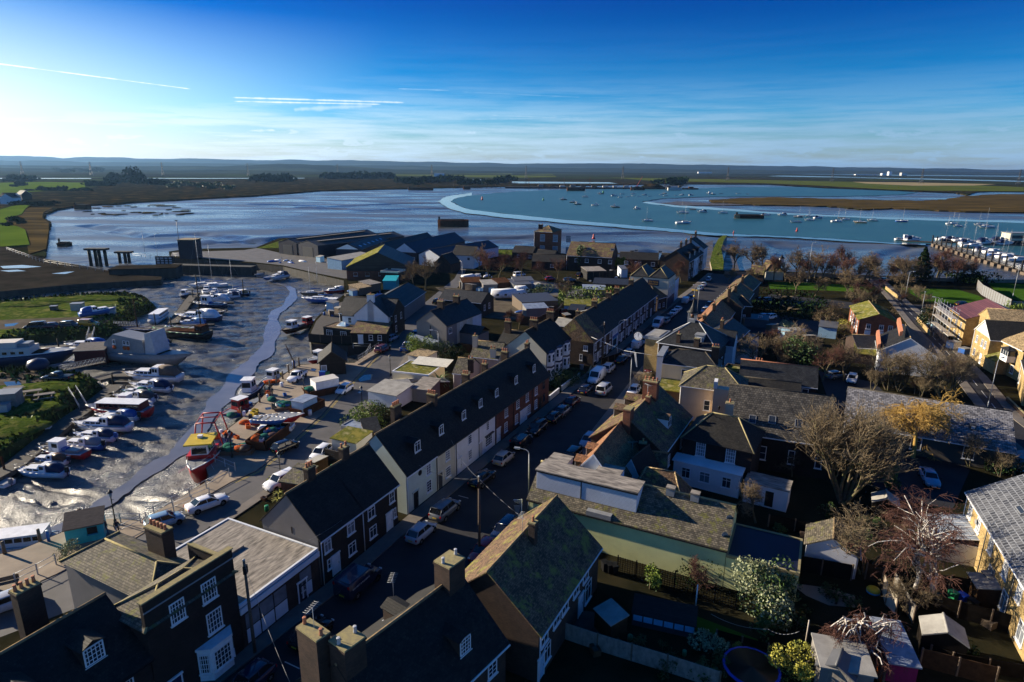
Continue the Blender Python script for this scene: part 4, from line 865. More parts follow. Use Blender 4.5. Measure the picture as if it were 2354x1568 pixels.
 # near land
def bankslab(name,pts,zb,m,side,out=0.0):
 p=ccw([Vector(q) for q in pts])
 if out:
  r=random.Random(len(pts));pp=[]
  for i,q in enumerate(p):
   e=p[(i+1) % len(p)]-q;k=max(1,int(e.length/2.2)) if e.length<90 else 1
   for j in range(k):pp.append(q+e*(j/k)+Vector((r.uniform(-.55,.55),r.uniform(-.55,.55),0))*(k>1))
  p=pp
 n=len(p);bot=[]
 for i,q in enumerate(p):
  e=(p[(i+1) % n]-p[i-1]);e.z=0;e.normalize();bot.append(Vector((q.x+e.y*out,q.y-e.x*out,zb)))
 b=MB();b.add(p,[tuple(range(n))],m);b.add(p+bot,[(i,i+n,(i+1) % n+n,(i+1) % n) for i in range(n)],side);return struct(b.obj(name))
town=[(-60,1285),(48,1263),(140,1224),(160,1200),(186,1192),(232,1188),(322,1197),(395,1154),(475,1106),(480,1092),(466,1056),(476,1044),(497,1008),(524,984),(556,960),(588,928),(613,900),(638,872),(663,852),(690,838),(733,835),(815,833),(868,795),(855,786),(800,795),(715,790),(709,767),(724,735),(745,712),(765,697),(792,676),(790,645),(728,631),(651,613),(588,606),(457,597),(390,592),(388,578),(430,572),(588,569),(640,548),(700,545),(780,548),(900,560),(1036,571),(1177,573),(1300,583),(1421,593),(1514,601),(1560,612),(1634,622),(1700,622),(1803,624),(2050,634.5),(2247,644.5),(2354,646)]
bankslab('town_ground',D(town,0)+[Vector((330,225,0)),Vector((330,8,0)),Vector((-72,8,0)),Vector((-80,50,0))],-5,'garden','quaywall')
mat('dam_mud',(.040,.034,.026),(.020,.018,.014),scale=.12,rough=.92,bump=.12,bscale=.8,coord='World',detail=9)
bankslab('dam_ground',D([(-300,545),(12,567),(100,594),(237,620),(317,633),(372,636),(370,643),(322,645),(175,653),(0,670),(-300,690)],-.3),-4,'dam_mud','quaywall')
def grassbank(pts,z):
 p=ccw(D(pts,z));bankslab('grass_bank',p,-3.1,'grass','weed_bank',1.5)
mat('weed_bank',(.055,.060,.018),(.03,.034,.012),scale=.6,rough=.95,bump=.25,bscale=1.2,coord='World',detail=8)
grassbank([(-300,705),(0,692),(175,676),(290,672),(328,682),(345,697),(300,712),(285,728),(258,742),(270,752),(215,760),(100,768),(0,775),(-300,785)],-.5)
grassbank([(-300,855),(0,848),(70,843),(112,848),(165,857),(203,864),(212,879),(203,896),(177,914),(149,932),(128,949),(95,974),(50,1007),(4,1034),(-45,1062),(-300,1140)],-.5)
for i,(x,y,w_,l_) in enumerate([(60,700,9,4),(140,690,10,3.5),(220,686,12,4),(40,905,5,3),(120,890,6,3),(20,985,6,4),(90,940,4,3)]):
 p=G(x,y,-.5);b=MB();r=random.Random(i);rings=[]
 for k in range(6):
  f=k/5;rings.append([(w_*math.cos(a)*(1-f*f)**.5*(1+.12*math.sin(3*a+i)),l_*math.sin(a)*(1-f*f)**.5*(1+.1*math.sin(5*a)),-.1+.8*f+r.uniform(-.04,.04)) for a in [2*PI*j/18 for j in range(18)]])
 b.loft(rings,'grass',True,True);struct(b.obj('grass_mound',None,p))
slab('track',D([(-300,735),(0,736),(60,733),(150,730),(230,727),(262,735),(250,742),(120,752),(0,757),(-300,762)],-.49),None,'dirt')
slab('track',D([(-300,858),(0,856),(60,850),(120,858),(135,870),(80,880),(0,886),(-300,900)],-.49),None,'dirt')
for pts in ([(10,745),(44,742),(32,749),(12,751)],[(8,878),(42,876),(50,884),(16,888)]):slab('puddle',D(pts,-.48),None,'puddle')
for pts in ([(0,612),(50,609),(96,613),(60,616),(8,617)],[(118,629),(150,625),(172,624),(150,630)],[(0,622),(40,620),(60,623),(20,625)]):slab('puddle',D(pts,-.29),None,'wetmud')
# roads
hs_l=[(-34,18),(-15.9,49.5),(-10.0,62),(7.8,97.6),(17.8,117.6),(40.6,166),(60,203),(76,236)];hs_r=[(84,232),(68,198),(49.5,163),(25.8,118.5),(12.5,88),(1.0,57),(-6.5,44.5),(-22,18)]
V2=lambda l,z:[Vector((x,y,z)) for x,y in l]
slab('road',V2(hs_l,.004)+V2(hs_r,.004),None,'asphalt')
q_l=[(-60,1395),(25,1367),(150,1312),(300,1245),(400,1185),(530,1110),(588,1084),(633,1049),(738,956),(778,910),(871,812),(916,765),(938,728),(975,697),(1045,640),(1060,612)]
q_r=[(1074,612),(1062,650),(1024,690),(992,716),(964,760),(938,810),(881,892),(828,950),(763,1006),(712,1060),(588,1140),(480,1212),(300,1330),(170,1400),(0,1465)]
slab('road',D(q_l+q_r,.004),None,'road_worn')
rr_l=[(1990,640),(2022,668),(2050,700),(2085,745),(2130,792),(2180,850),(2236,925),(2300,1010),(2420,1110)];rr_r=[(2500,1075),(2354,965),(2270,868),(2190,790),(2140,735),(2096,700),(2060,668),(2030,640)]
slab('road',D(rr_l+rr_r,.004),None,'asphalt')
slab('road',D([(2096,700),(2140,735),(2330,735),(2500,725),(2500,700),(2300,700)],.008),None,'asphalt')
slab('car_park',D([(1765,676),(1900,688),(2000,700),(1990,712),(1880,704),(1760,694)],.006),None,'asphalt')
slab('car_park',D([(1190,640),(1290,652),(1360,662),(1440,672),(1430,690),(1300,680),(1177,672)],.006),None,'road_worn')
slab('car_park',D([(1640,722),(1780,722),(1900,742),(1880,775),(1700,765)],.006),None,'asphalt')
slab('driveway',D([(1880,850),(2010,880),(2160,1020),(2230,1080),(2190,1170),(2060,1150),(1960,1080)],.006),None,'asphalt')
slab('yard',D([(1000,660),(1177,668),(1400,690),(1380,720),(1177,735),(1090,728)],.005),None,'dirt')
slab('yard',D([(592,570),(660,585),(800,600),(830,640),(790,640),(728,628),(651,610),(588,603),(470,594),(392,588),(396,580),(560,575)],.005),None,'road_worn')
slab('grass_verge',D([(590,571),(650,551),(700,547),(1036,573),(1177,575),(1240,580),(1230,588),(1100,582),(900,572),(640,570)],.006),None,'grass')
slab('yard',D([(714,766),(727,738),(748,715),(770,699),(800,690),(830,700),(815,765),(760,784)],.006),None,'deck')
slab('quay_apron',D([(-60,1286),(48,1264),(140,1225),(161,1201),(186,1193),(232,1189),(322,1198),(395,1155),(475,1107),(480,1093),(467,1057),(477,1045),(498,1009),(525,985),(557,961),(589,929),(614,901),(639,873),(664,853),(691,839),(733,836),(815,834),(866,800),(872,810),(778,908),(738,954),(633,1047),(588,1082),(530,1108),(400,1183),(300,1243),(150,1310),(25,1365),(-60,1393)],.06),0,'concrete')
def pave(lines,wd,m='pavement',z=.12):
 pts=[Vector((p[0],p[1],0)) for p in lines];l,r=[],[]
 for i,p in enumerate(pts):
  d=(pts[min(i+1,len(pts)-1)]-pts[max(i-1,0)]).normalized();nn=Vector((-d.y,d.x,0));l.append(p);r.append(p+nn*wd)
 poly=l+r[::-1]
 slab('pavement',[Vector((p.x,p.y,z)) for p in poly],0,m,'pavement')
pave(hs_l,1.75);pave(hs_r,1.75)
pave([tuple(v[:2]) for v in D(q_r[5:12],0)],1.3)
pave([tuple(v[:2]) for v in D(rr_l,0)],1.6);pave([tuple(v[:2]) for v in D(rr_r,0)],1.6)
def line_(pts,wd=.1,m='line',z=.012):return struct(strip('road_marking',pts,wd,z,m))
cl=[((a[0]+b_[0])/2,(a[1]+b_[1])/2) for a,b_ in zip(hs_l,hs_r[::-1])]
line_([Vector(p) for p in [(a.x+.35,a.y) for a in D(q_l[5:12],0)]],.09,'yline');line_([Vector(p) for p in [(a.x+.6,a.y) for a in D(q_l[5:12],0)]],.09,'yline')
def dashes(pts,n0,on,off,wd=.12,m='line'):
 pts=[Vector((p[0],p[1],0)) for p in pts];acc=0;b=MB()
 for p,q in zip(pts[:-1],pts[1:]):
  l=(q-p).length;u=(q-p)/l;nn=Vector((-u.y,u.x,0))*wd/2;s=-acc
  while s<l:
   a0,a1=max(0,s),min(l,s+on)
   if a1>a0:b.add([p+u*a0-nn,p+u*a1-nn,p+u*a1+nn,p+u*a0+nn],[(0,1,2,3)],m)
   s+=on+off
  acc=(l-s+on+off) % (on+off)
 o=b.obj('road_marking',None,(0,0,.013));struct(o)
dashes([((a.x+b_.x)/2,(a.y+b_.y)/2) for a,b_ in zip(D(rr_l,0)[1:7],D(rr_r[::-1],0)[1:7])],0,4,3)
dashes([(57,178),(66,195),(80,222)],0,2,2)
dashes([(19.2,117.3),(42.4,165.5)],0,.1,5.5,1.6);dashes([(9.3,97.3),(-8.2,62)],0,.1,5.5,1.4)
dashes([(-21,33),(-15.5,44)],0,.1,4.2,1.6)
for t_,pts in ((22,[(1080,840),(1060,890),(960,910),(940,890),(990,850)]),(22,[(510,790),(560,795),(540,815),(500,808)]),(22,[(930,1010),(985,985),(960,1020)]),(22,[(80,1150),(160,1140),(140,1165),(90,1170)])):
 slab('puddle',T_(t_,pts,.066 if t_==22 and pts[0][0]<800 else .012),None,'puddle')
for pts in ([(1765,648),(1860,650),(2040,660),(2045,672),(1990,672),(1900,668),(1770,664)],[(2070,662),(2200,665),(2250,680),(2290,705),(2130,695)],[(2270,650),(2420,655),(2500,700),(2354,696),(2290,672)],[(1300,655),(1400,662),(1390,668),(1300,660)]):
 slab('lawn',D(pts,.01),None,'lawn')
slab('lawn',T_(43,[(1330,560),(1700,620),(2354,870),(2354,930),(1900,800),(1500,700)],.01),None,'lawn')
slab('garden_path',T_(44,[(200,310),(480,350),(800,430),(800,540),(560,520),(350,430)],.012),None,'concrete')
slab('patio',T_(43,[(600,560),(900,600),(820,850),(420,770)],.012),None,'deck')
bankslab('causeway',D([(1637,622),(1632,600),(1640,570),(1652,548),(1662,541),(1672,541),(1664,552),(1658,572),(1664,600),(1662,622)],-.6),-4.2,'grass','concrete')
slab('beach',D([(1514,600),(1560,585),(1575,575),(1620,560),(1640,552),(1636,600),(1636,622),(1560,614)],-1.9),-4.4,'mud_bank')
slab('beach',D([(1664,600),(1670,575),(1680,568),(1696,572),(1690,590),(1700,622),(1664,622)],-1.9),-4.4,'mud_bank')
for x,y,w_ in ((1210,583,20),(1430,584,14),(1600,565,30),(1455,578,7),(1580,582,9),(1545,586,14)):
 p=G(x,y,-3.3);b=MB();b.lathe([(w_*.24,0),(w_*.2,.35),(w_*.06,.5)],(0,0,0),'saltmarsh',12);o=b.obj('marsh_islet',None,p);o.scale=(1,.5,1);struct(o)
ri=random.Random(5)
for i in range(34):
 x,y=ri.uniform(200,430),ri.uniform(470,495);p=G(x,y,-3.4);w_=ri.uniform(2,9)
 b=MB();b.lathe([(w_,0),(w_*.85,.45),(w_*.3,.6)],(0,0,0),'saltmarsh',10);o=b.obj('marsh_islet',None,p,ri.random()*3);o.scale=(1,.45,1);struct(o)
for x,y in ((1625,480),(1138-588+588,551),(1000,573),(760,480)):pass
# the terraces on the near side of the High Street
def un(a,b_,s):a=Vector(a);b_=Vector(b_);return a+(b_-a).normalized()*s
A0,A1=Vector((-17.6,50.6)),Vector((-12.4,61.4));dA=(A1-A0).normalized();LA=(A1-A0).length
bays=[.18,.82]
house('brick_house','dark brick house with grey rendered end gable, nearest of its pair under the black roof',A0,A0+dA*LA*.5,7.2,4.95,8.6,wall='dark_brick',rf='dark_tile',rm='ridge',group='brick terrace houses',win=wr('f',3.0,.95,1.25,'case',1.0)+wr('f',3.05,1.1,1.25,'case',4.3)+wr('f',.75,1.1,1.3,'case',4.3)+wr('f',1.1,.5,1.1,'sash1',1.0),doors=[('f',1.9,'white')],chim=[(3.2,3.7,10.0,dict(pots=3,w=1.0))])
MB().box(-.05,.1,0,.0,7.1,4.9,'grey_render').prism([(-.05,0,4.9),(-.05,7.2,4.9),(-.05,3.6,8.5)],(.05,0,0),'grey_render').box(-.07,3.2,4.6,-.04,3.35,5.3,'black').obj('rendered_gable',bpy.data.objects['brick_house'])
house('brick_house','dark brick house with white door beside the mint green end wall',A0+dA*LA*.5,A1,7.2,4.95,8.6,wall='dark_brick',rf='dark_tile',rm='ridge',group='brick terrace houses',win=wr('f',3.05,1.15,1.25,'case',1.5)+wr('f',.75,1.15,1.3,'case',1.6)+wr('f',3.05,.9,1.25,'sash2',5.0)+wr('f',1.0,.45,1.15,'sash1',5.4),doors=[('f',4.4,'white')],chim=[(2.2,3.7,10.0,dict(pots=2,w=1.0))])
B0,B1=Vector((-11.7,63.1)),Vector((6.2,98.8));dB=(B1-B0).normalized();LB=(B1-B0).length
px=[0,6.0,10.4,16.2,21.0,26.6,33.2,LB]
cfg=[('mint_render','mint green painted house with oval plaque at the corner of its terrace',[('f',4.4,3.0,1.0,1.35,'sash'),('f',4.4,.75,1.0,1.5,'sash')],[('f',1.7,'black','mint_render')]),('cream_render','cream painted house with shallow bow window between mint and white houses',[('f',2.6,3.0,1.0,1.35,'sash'),('f',2.6,.75,1.2,1.4,'sash')],[('f',.8,'darkgrey','cream')]),('white_render','white painted house with flaking plinth, third from the terrace corner',[('f',3.6,3.0,.9,1.3,'sash'),('f',3.6,.75,.9,1.4,'sash')],[('f',.9,'white')]),('white_render','white painted house with wide black framed shop window',[('f',2.6,3.1,.8,1.3,'sash'),('f',2.9,.7,1.9,1.5,'sash')],[('f',.6,'dirty_white')]),('red_brick','orange red brick house with white door surround next to the white houses',[('f',3.4,3.05,.95,1.35,'sash'),('f',3.3,.75,.95,1.45,'sash')],[('f',1.0,'white')]),('red_brick','red brick house with paired white doors in the middle of the red run',[('f',1.6,3.05,.95,1.35,'sash'),('f',4.9,3.05,.95,1.35,'sash'),('f',1.2,.75,.95,1.45,'sash'),('f',5.6,.75,.95,1.45,'sash')],[('f',3.0,'white'),('f',4.3,'white')]),('red_brick','red brick end house with dark door and black downpipe',[('f',1.6,3.05,.95,1.35,'sash'),('f',4.6,3.05,.9,1.35,'dark'),('f',1.6,.75,.95,1.45,'sash'),('f',4.8,.75,.9,1.4,'dark')],[('f',3.3,'black','brown')])]
for i,(m,lb,wi,do) in enumerate(cfg):
 a,b_=B0+dB*px[i],B0+dB*px[i+1];l=px[i+1]-px[i]
 lean=0
 dm={0:[(3.7,'f',6.0,1.25,1.35)],1:[(2.9,'f',6.1,1.1,1.3)],2:[(3.9,'f',6.1,1.1,1.3)],3:[(2.7,'f',6.2,1.05,1.25)],4:[(2.6,'f',6.2,1.05,1.25)],5:[(3.3,'f',6.2,1.1,1.3)],6:[(3.2,'f',6.2,1.1,1.3)]}[i]
 c={0:[(5.2,5.0,10.6,dict(pots=4,w=1.4,m='brown_brick'))],2:[(1.0,4.0,10.2,dict(pots=4,w=1.3,rz=PI/2))],3:[(4.6,4.6,10.0,dict(pots=3,w=1.0,rz=PI/2))],4:[(5.3,4.6,10.0,dict(pots=2,w=.8,rz=PI/2))],5:[(6.2,4.6,10.2,dict(pots=3,w=1.1,rz=PI/2))],6:[(7.,4.2,9.8,dict(pots=2))]}.get(i,[])
 t=house('terraced_house',lb,a,b_,7.8,5.0,9.0,wall=m,rf='dark_tile',rm='ridge',win=wi,doors=do,chim=c,dorm=dm,group='painted and brick houses of the long terrace',gut='black' if i else 'white')
 if i==0:
  MB().lathe([(.34,0),(.34,.05),(.22,.06)],(0,0,0),'black',16).obj('plaque',t,(2.7,-.0,4.0)).rotation_euler=(PI/2,0,0)
  MB().box(-.2,0,0,.2,.05,.22,'white').obj('alarm_box',t,(0,1.6,4.0),-PI/2)
 if i==3:MB().box(1.8,-.3,2.3,4.1,0,2.42,'black').obj('shop_canopy',t)
C0,C1=Vector((6.2,108.0)),Vector((11.4,118.6));dC=(C1-C0).normalized();LC_=(C1-C0).length
for i in range(3):
 l=LC_/3;m=('cream_render','white_render','cream_render')[i]
 t=house('bay_fronted_house',['cream bay fronted house behind a clipped hedge, nearest of three','white bay fronted house between two cream ones','cream bay fronted house against the dark hipped roof house'][i],C0+dC*l*i,C0+dC*l*(i+1),8.5,5.9,9.4,wall=m,rf='dark_tile',rm='ridge',chim=[(l-.3,4.2,10.9,dict(pots=4,w=1.5,rz=PI/2))] if i != 1 else [],group='bay fronted houses',doors=[('f',3.1,'white')],gut='navy')
 for z in (.5,3.3):
  b=MB();b.prism([(.3,0,0),(.75,-.8,0),(1.95,-.8,0),(2.4,0,0)],(0,0,2.5),'white');b.prism([(.2,0,2.5),(.7,-.92,2.5),(2.0,-.92,2.5),(2.5,0,2.5)],(0,0,.14),'navy')
  o=b.obj('bay_window',t,(0,0,z));window(o,(1.35,-.81,.7),0,1.0,1.5,'sash1');window(o,(2.19,-.41,.7),math.atan2(.8,.45),.6,1.5,'sash1');window(o,(.51,-.41,.7),-math.atan2(.8,.45),.6,1.5,'sash1')
D0,D1=Vector((16.1,118.9)),Vector((39.4,168.1));dD=(D1-D0).normalized();LD=(D1-D0).length
cuts=[0,6.2,13.0,17.4,23.5,30,36.5,43,LD]
lbl=['brown brick house with hipped tiled end roof beside the white bays','brown brick house next to the hipped corner house','white fronted shop with blue shopfront and pink flowers','brown brick house beyond the white shop, first of the far brick run','brown brick house second along the far brick run','brown brick house third along the far brick run','brown brick house fourth along the far brick run','brown brick end house of the far run beside the corner pub']
for i in range(8):
 l=cuts[i+1]-cuts[i];sh=i==2
 wi=[('f',1.4,3.0,1.0,1.4,'case'),('f',l-1.5,3.0,1.0,1.4,'case'),('f',1.4,.8,1.0,1.5,'case'),('f',l-1.5,.8,1.0,1.5,'case')] if not sh else [('f',1.0,3.2,.8,1.3,'sash'),('f',2.2,3.2,.8,1.3,'sash'),('f',3.4,3.2,.8,1.3,'sash')]
 t=house('shop_house' if sh else 'brick_house',lbl[i],D0+dD*cuts[i],D0+dD*cuts[i+1],8.4,5.1,9.3,roof='g',wall='white_render' if sh else 'brown_brick',rf='dark_tile' if i else 'brown_tile',rm='ridge',win=wi,doors=[('f',l/2,'white')] if not sh else [('f',3.8,'white')],chim=[(l-.4,4.2,10.6,dict(pots=2+i % 3,w=1.2,rz=PI/2))] if i in (1,3,4,6) else [],group='far brick terrace houses',cat='shop' if sh else 'house')
 if sh:
  b=MB();b.box(.2,-.12,.1,3.2,0,2.6,'skyblue').box(.5,-.16,.7,2.9,-.12,2.1,'glass').box(.1,-.3,2.6,4.2,0,3.0,'blue');b.obj('shopfront',t)
 if i==0:
  MB().add([(-.35,-.3,4.9),(-.35,8.7,4.9),(-.30,4.2,9.35),(2.2,4.2,9.44)],[(1,0,2)],'brown_tile').obj('hip_slope',t)
  window(t,(-.005,1.6,3.0),-PI/2,.9,1.1,'case');window(t,(-.005,2.5,.9),-PI/2,.6,1.3,'sash1')
pb=house('corner_pub','tall cream corner pub with twin hipped roofs and dark name board',(43.5,172.5),(47.8,182.0),11,8.6,8.7,roof='f',wall='cream_render',rf='grey_felt',group=None,cat='pub',win=wr('f',6.0,.9,1.5,'sash',2,5,8)+wr('f',3.2,.9,1.5,'sash',2,5,8)+wr('l',5.9,.8,1.3,'sash1',7.5))
for k in (0,1):
 r=MB();y0,y1=.3+k*5.3,5.5+k*5.3;x0,x1=-.1,10.5;r.add([(x0,y0,8.7),(x1,y0,8.7),(x1,y1,8.7),(x0,y1,8.7),(x0+2.2,(y0+y1)/2,11.2),(x1-2.2,(y0+y1)/2,11.2)],[(0,1,5,4),(1,2,5),(2,3,4,5),(3,0,4)],'slate')
 for p in (((x0,y0,8.75),(x0+2.2,(y0+y1)/2,11.25)),((x0,y1,8.75),(x0+2.2,(y0+y1)/2,11.25)),((x0+2.2,(y0+y1)/2,11.25),(x1-2.2,(y0+y1)/2,11.25))):r.tube(p[0],p[1],.1,m='lichen_stone',n=5)
 r.obj('hipped_roof',pb)
MB().box(.0,-.06,0,10.4,0,3.0,'navy').obj('dark_frontage',pb)
def text(par,s,loc,rot,size,m,name='lettering',al='CENTER',ext=.01):
 cu=bpy.data.curves.new(name,'FONT');cu.body=s;cu.size=size;cu.align_x=al;cu.align_y='CENTER';cu.extrude=ext;cu.materials.append(M[m])
 o=bpy.data.objects.new(name,cu);COL.objects.link(o);o.location=loc;o.rotation_euler=rot;o.parent=par
 me_=bpy.data.meshes.new_from_object(o.evaluated_get(bpy.context.evaluated_depsgraph_get()));o2=bpy.data.objects.new(name,me_);COL.objects.link(o2);o2.parent=par;o2.location=loc;o2.rotation_euler=rot
 bpy.data.objects.remove(o);o2.name=name;return o2
sg=MB().box(-1.6,-.08,0,1.6,0,1.7,'navy').obj('name_board',pb,(-.02,4.2,6.3),-PI/2)
text(sg,'The Flying\nDutchman',(0,-.1,.85),(PI/2,0,0),.62,'gold')
house('white_house','low white house with blue trim at the far side of the pub',(47.9,182.2),(50.6,188.5),8,6.6,6.8,roof='f',wall='white_render',rf='slate',win=wr('f',3.6,.9,1.5,'sash',1.6,4.6)+wr('f',.8,.9,1.5,'sash',1.6,4.6),cat='house')
house('brick_annexe','single storey brick annexe with hipped roof before the pub',(39.9,168.6),(43.2,172.2),7,3.6,6.6,roof='h',hip=2.2,wall='brown_brick',rf='brown_tile',win=wr('f',1.0,.8,1.2,'sash1',1.2,3.4),cat='building')
# buildings placed by their ridges
def R_(name,label,p,q,he,hw,roof='g',**kw):
 p,q=Vector(p),Vector(q);d=(q-p);hr=p.z;d.z=0;u=d.normalized();n=Vector((u.y,-u.x,0))
 return house(name,label,(p+n*hw),(q+n*hw),2*hw,he,hr,roof=roof,**kw)
 # right hand side of the High Street, near to far
p,q=Vector((-10.3,32.0,8.5)),Vector((-3.8,40.7,8.5));u=(q-p).normalized()
n1=R_('brick_house','near brick house with dark tiled roof, two street dormers and a garden dormer',p-u*.4,q,4.8,4.4,wall='brown_brick',rf='dark_tile',rm='ridge',group='houses at the foot of the picture',dorm=[(1.9,'b',5.9,1.5,1.3,'case','brown_brick'),(7.0,'b',5.9,1.3,1.3,'case','brown_brick'),(7.9,'f',5.6,1.2,1.35,'sash','brown_brick')],win=wr('f',2.9,1.0,1.5,'sash',9.7),gut='white')
n1['label']='brick house with two street dormers and a garden dormer under a dark roof'
chimney(n1,-.3,6.2,4,10.4,w=2.0,d=1.0,pots=2,m='brown_brick',rz=PI/2)
chimney(n1,.7,4.2,4,10.1,w=1.6,d=1.5,pots=2,m='brown_brick',potc='silver');chimney(n1,10.2,4.4,4,10.4,w=1.7,d=1.5,pots=2,m='brown_brick',potc='silver')
aerial(n1,6.9,6.9,8.0,.6,1.6);aerial(n1,-.2,6.2,10.4,.3,1.5)
n2=R_('brick_house','brick house with sunlit brown tiled slope and long garden wall of windows',(-1.7,41.2,8.3),(4.3,52.6,8.3),4.5,4.4,wall='brown_brick',rf='brown_tile',rm='ridge',group='houses at the foot of the picture',win=wr('f',2.9,1.3,.9,'case',1.0,3.3,5.0,7.4,9.6)+wr('f',.8,1.2,1.6,'case',1.6)+wr('f',.3,1.5,2.0,'case',10.4)+wr('r',3.1,.8,1.1,'sash1',1.0),doors=[('f',.5,'lightblue'),('f',8.6,'white')],chim=[(6.2,3.6,9.6,dict(pots=1,w=.6,d=.6))])
aerial(n2,5.4,4.2,8.6,.2,1.8)
n3=house('shop_hall','long hall with mossy tiled roof, cream green garden wall and white boarded clerestory',(1.9,59.9),(20.1,50.9),7.0,4.1,6.7,wall='green_render',rf='moss_tile',rm='lichen_stone',cat='hall',gut='black',chim=[])
b=MB();b.box(0,0,0,10.9,2.5,2.1,'white_board').box(5.0,-.04,0,5.1,0,2.1,'black').box(-.1,-.12,1.95,11.0,-.02,2.12,'black')
for i in range(14):b.box(.02,-.012,.12+i*.14,10.88,-.001,.135+i*.14,'grey')
o=b.obj('clerestory',n3,(.5,.9,4.95));MB().box(-.12,-.12,2.1,11.02,2.62,2.24,'felt').obj('felt_roof',o)
for x,w_ in ((.6,2.2),(6.2,2.5)):MB().box(x,3.5,5.6,x+w_,5.6,7.0,'white_board').box(x-.1,3.4,7.0,x+w_+.1,5.7,7.1,'felt').obj('box_dormer',n3)
for x in (14.2,16.6):MB().box(-.4,-.35,0,.4,.35,.75,'grey').box(-.45,-.4,.75,.45,.4,.9,'felt').obj('roof_vent',n3,(x,3.2,6.5))
dish(n3,19.9,.9,5.0,.4);dish(n3,20.0,2.4,6.0,.4);MB().box(0,0,0,2.6,1.0,.5,'grey').obj('lead_box',n3,(6.6,-.3,4.0))
u=(Vector((20.1,50.9))-Vector((1.9,59.9))).normalized();e0=Vector((20.15,50.88))
house('flat_roofed_annexe','flat roofed cream green annexe at the garden end of the long hall',e0,e0+u*6.2,6.0,3.3,3.5,roof='f',wall='green_render',rf='navy_sheet',rm='lichen_stone',cat='building')
sgn=MB();sgn.tube((0,0,0),(0,0,3.4),.05,m='white',n=6).tube((0,0,3.3),(-.9,0,3.3),.04,m='white',n=5)
for k in range(6):sgn.tube((-.15-.13*k,0,3.2),(-.05-.13*k,0,2.7+.06*k),.02,m='white',n=4)
sgn.prism([(-.85,0,2.6),(-.1,0,2.6),(-.35,0,1.4),(-.55,0,1.4)],(0,.04,0),'grey');tag(sgn.obj('sign_bracket',None,(1.2,60.6,.12)),'ornate white iron sign bracket at the street corner of the long hall','sign')
n5=R_('gabled_house','cream gabled house with orange tiled slope and two dormers over the street',(8.96,61.9,8.2),(13.3,70.8,8.2),4.7,3.0,wall='white_render',rf='orange_tile',rm='orange_tile',win=[],dorm=[(1.9,'b',5.3,1.6,1.2,'case','brown_brick'),(5.6,'b',5.3,1.5,1.2,'case','brown_brick')])
MB().prism([(-.14,-.25,4.3),(-.14,3.0,8.1),(-.14,3.0,8.35),(-.14,-.45,4.3)],(-.05,0,0),'white').prism([(-.14,6.25,4.3),(-.14,6.45,4.3),(-.14,3.0,8.35),(-.14,3.0,8.1)],(-.05,0,0),'white').obj('barge_board',n5)
house('white_gable_annexe','small white gable wing behind the long felt roofed hall',P(33,965,565,3.7),P(33,1212,645,3.7),4.5,3.7,6.5,roof='x',wall='white_render',rf='dark_tile',cat='house',win=wr('f',.6,.7,1.0,'sash1',.7,2.5))
R_('hipped_cottage','low cottage with brown hipped roof and pale hip tiles behind the hall',(13.4,63.0,6.5),(19.2,60.8,6.5),2.9,3.3,roof='h',hip=1.6,wall='white_render',rf='brown_tile',rm='tan_tile')
n7=R_('back_wing','small tiled back wing with white gables and a single clay pot',P(33,1215,325,5.4),P(33,1425,345,5.4),3.4,2.1,wall='white_render',rf='brown_tile',rm='ridge',win=wr('r',.8,.8,1.2,'sash1',2.1))
chimney(n7,-.2,2.1,2,6.6,w=.9,d=.7,pots=1,potc='lichen_stone');chimney(n7,-3.2,1.0,2,5.6,w=.6,d=.6,pots=1);aerial(n7,-1.4,1.4,4.6,.4,2.2);dish(n7,-1.5,.6,5.0,.5)
n8=house('dark_brick_house','dark brick house with two tall sash windows above a white lean-to',(21.7,72.9),(28.9,68.7),7.5,5.4,8.0,roof='h',hip=2.6,wall='dark_brick',rf='dark_tile',rm='lichen_stone',win=wr('f',3.4,1.15,1.9,'sash',2.3,5.9),gut='black')
MB().box(-.4,-2.0,0,7.6,0,3.0,'white_render').prism([(-.6,-2.2,3.0),(7.8,-2.2,3.0),(7.8,0,3.15),(-.6,0,3.15)],(0,0,.1),'white_render').obj('lean_to',n8)
for x,w_ in ((1.2,1.1),(3.5,1.3),(6.1,1.1)):window(n8,(x,-2.01,1.0),0,w_,1.4,'case')
MB().box(8.2,-2.4,0,13,.5,2.6,'white_render').box(8.1,-2.5,2.6,13.1,.6,2.7,'felt').box(10.6,-2.43,.2,11.5,-2.38,2.1,'black').obj('white_outhouse',n8)
n12=R_('tall_chimney_house','dark roofed house with pinkish sunlit slope, four pot chimney and two dormers on the street',(14.1,70.6,8.8),(20.6,82.4,8.8),5.4,4.6,wall='brown_brick',rf='brown_tile',rm='ridge',cat='house',dorm=[(6.2,'f',6.2,1.7,1.3,'case','white_render'),(7.2,'b',5.9,1.8,1.3,'case','brown_brick'),(11.2,'b',6.0,2.2,1.4,'case','brown_brick')],win=wr('f',2.4,.9,1.5,'sash',3,9))
n12['label']='dark roofed house with pinkish sunlit slope and four pot chimney'
chimney(n12,9.2,4.6,5,11.0,w=1.9,d=1.1,pots=4,m='red_brick',rz=PI/2);chimney(n12,7.0,4.2,5,9.6,w=.7,d=.6,pots=1,m='red_brick');chimney(n12,.2,4.6,5,10.2,w=1.4,d=.9,pots=0,m='red_brick');aerial(n12,7.8,4.6,9.2,1.0,1.6)
n9=house('cream_house','cream rendered house with dark profiled tile roof and black wall lantern',(26.3,92.2),(35.2,88.7),7,5.5,8.2,roof='h',hip=3.4,wall='buff_render',rf='moss_tile',rm='lichen_stone',win=wr('f',2.0,.95,1.7,'sash1',4.2))
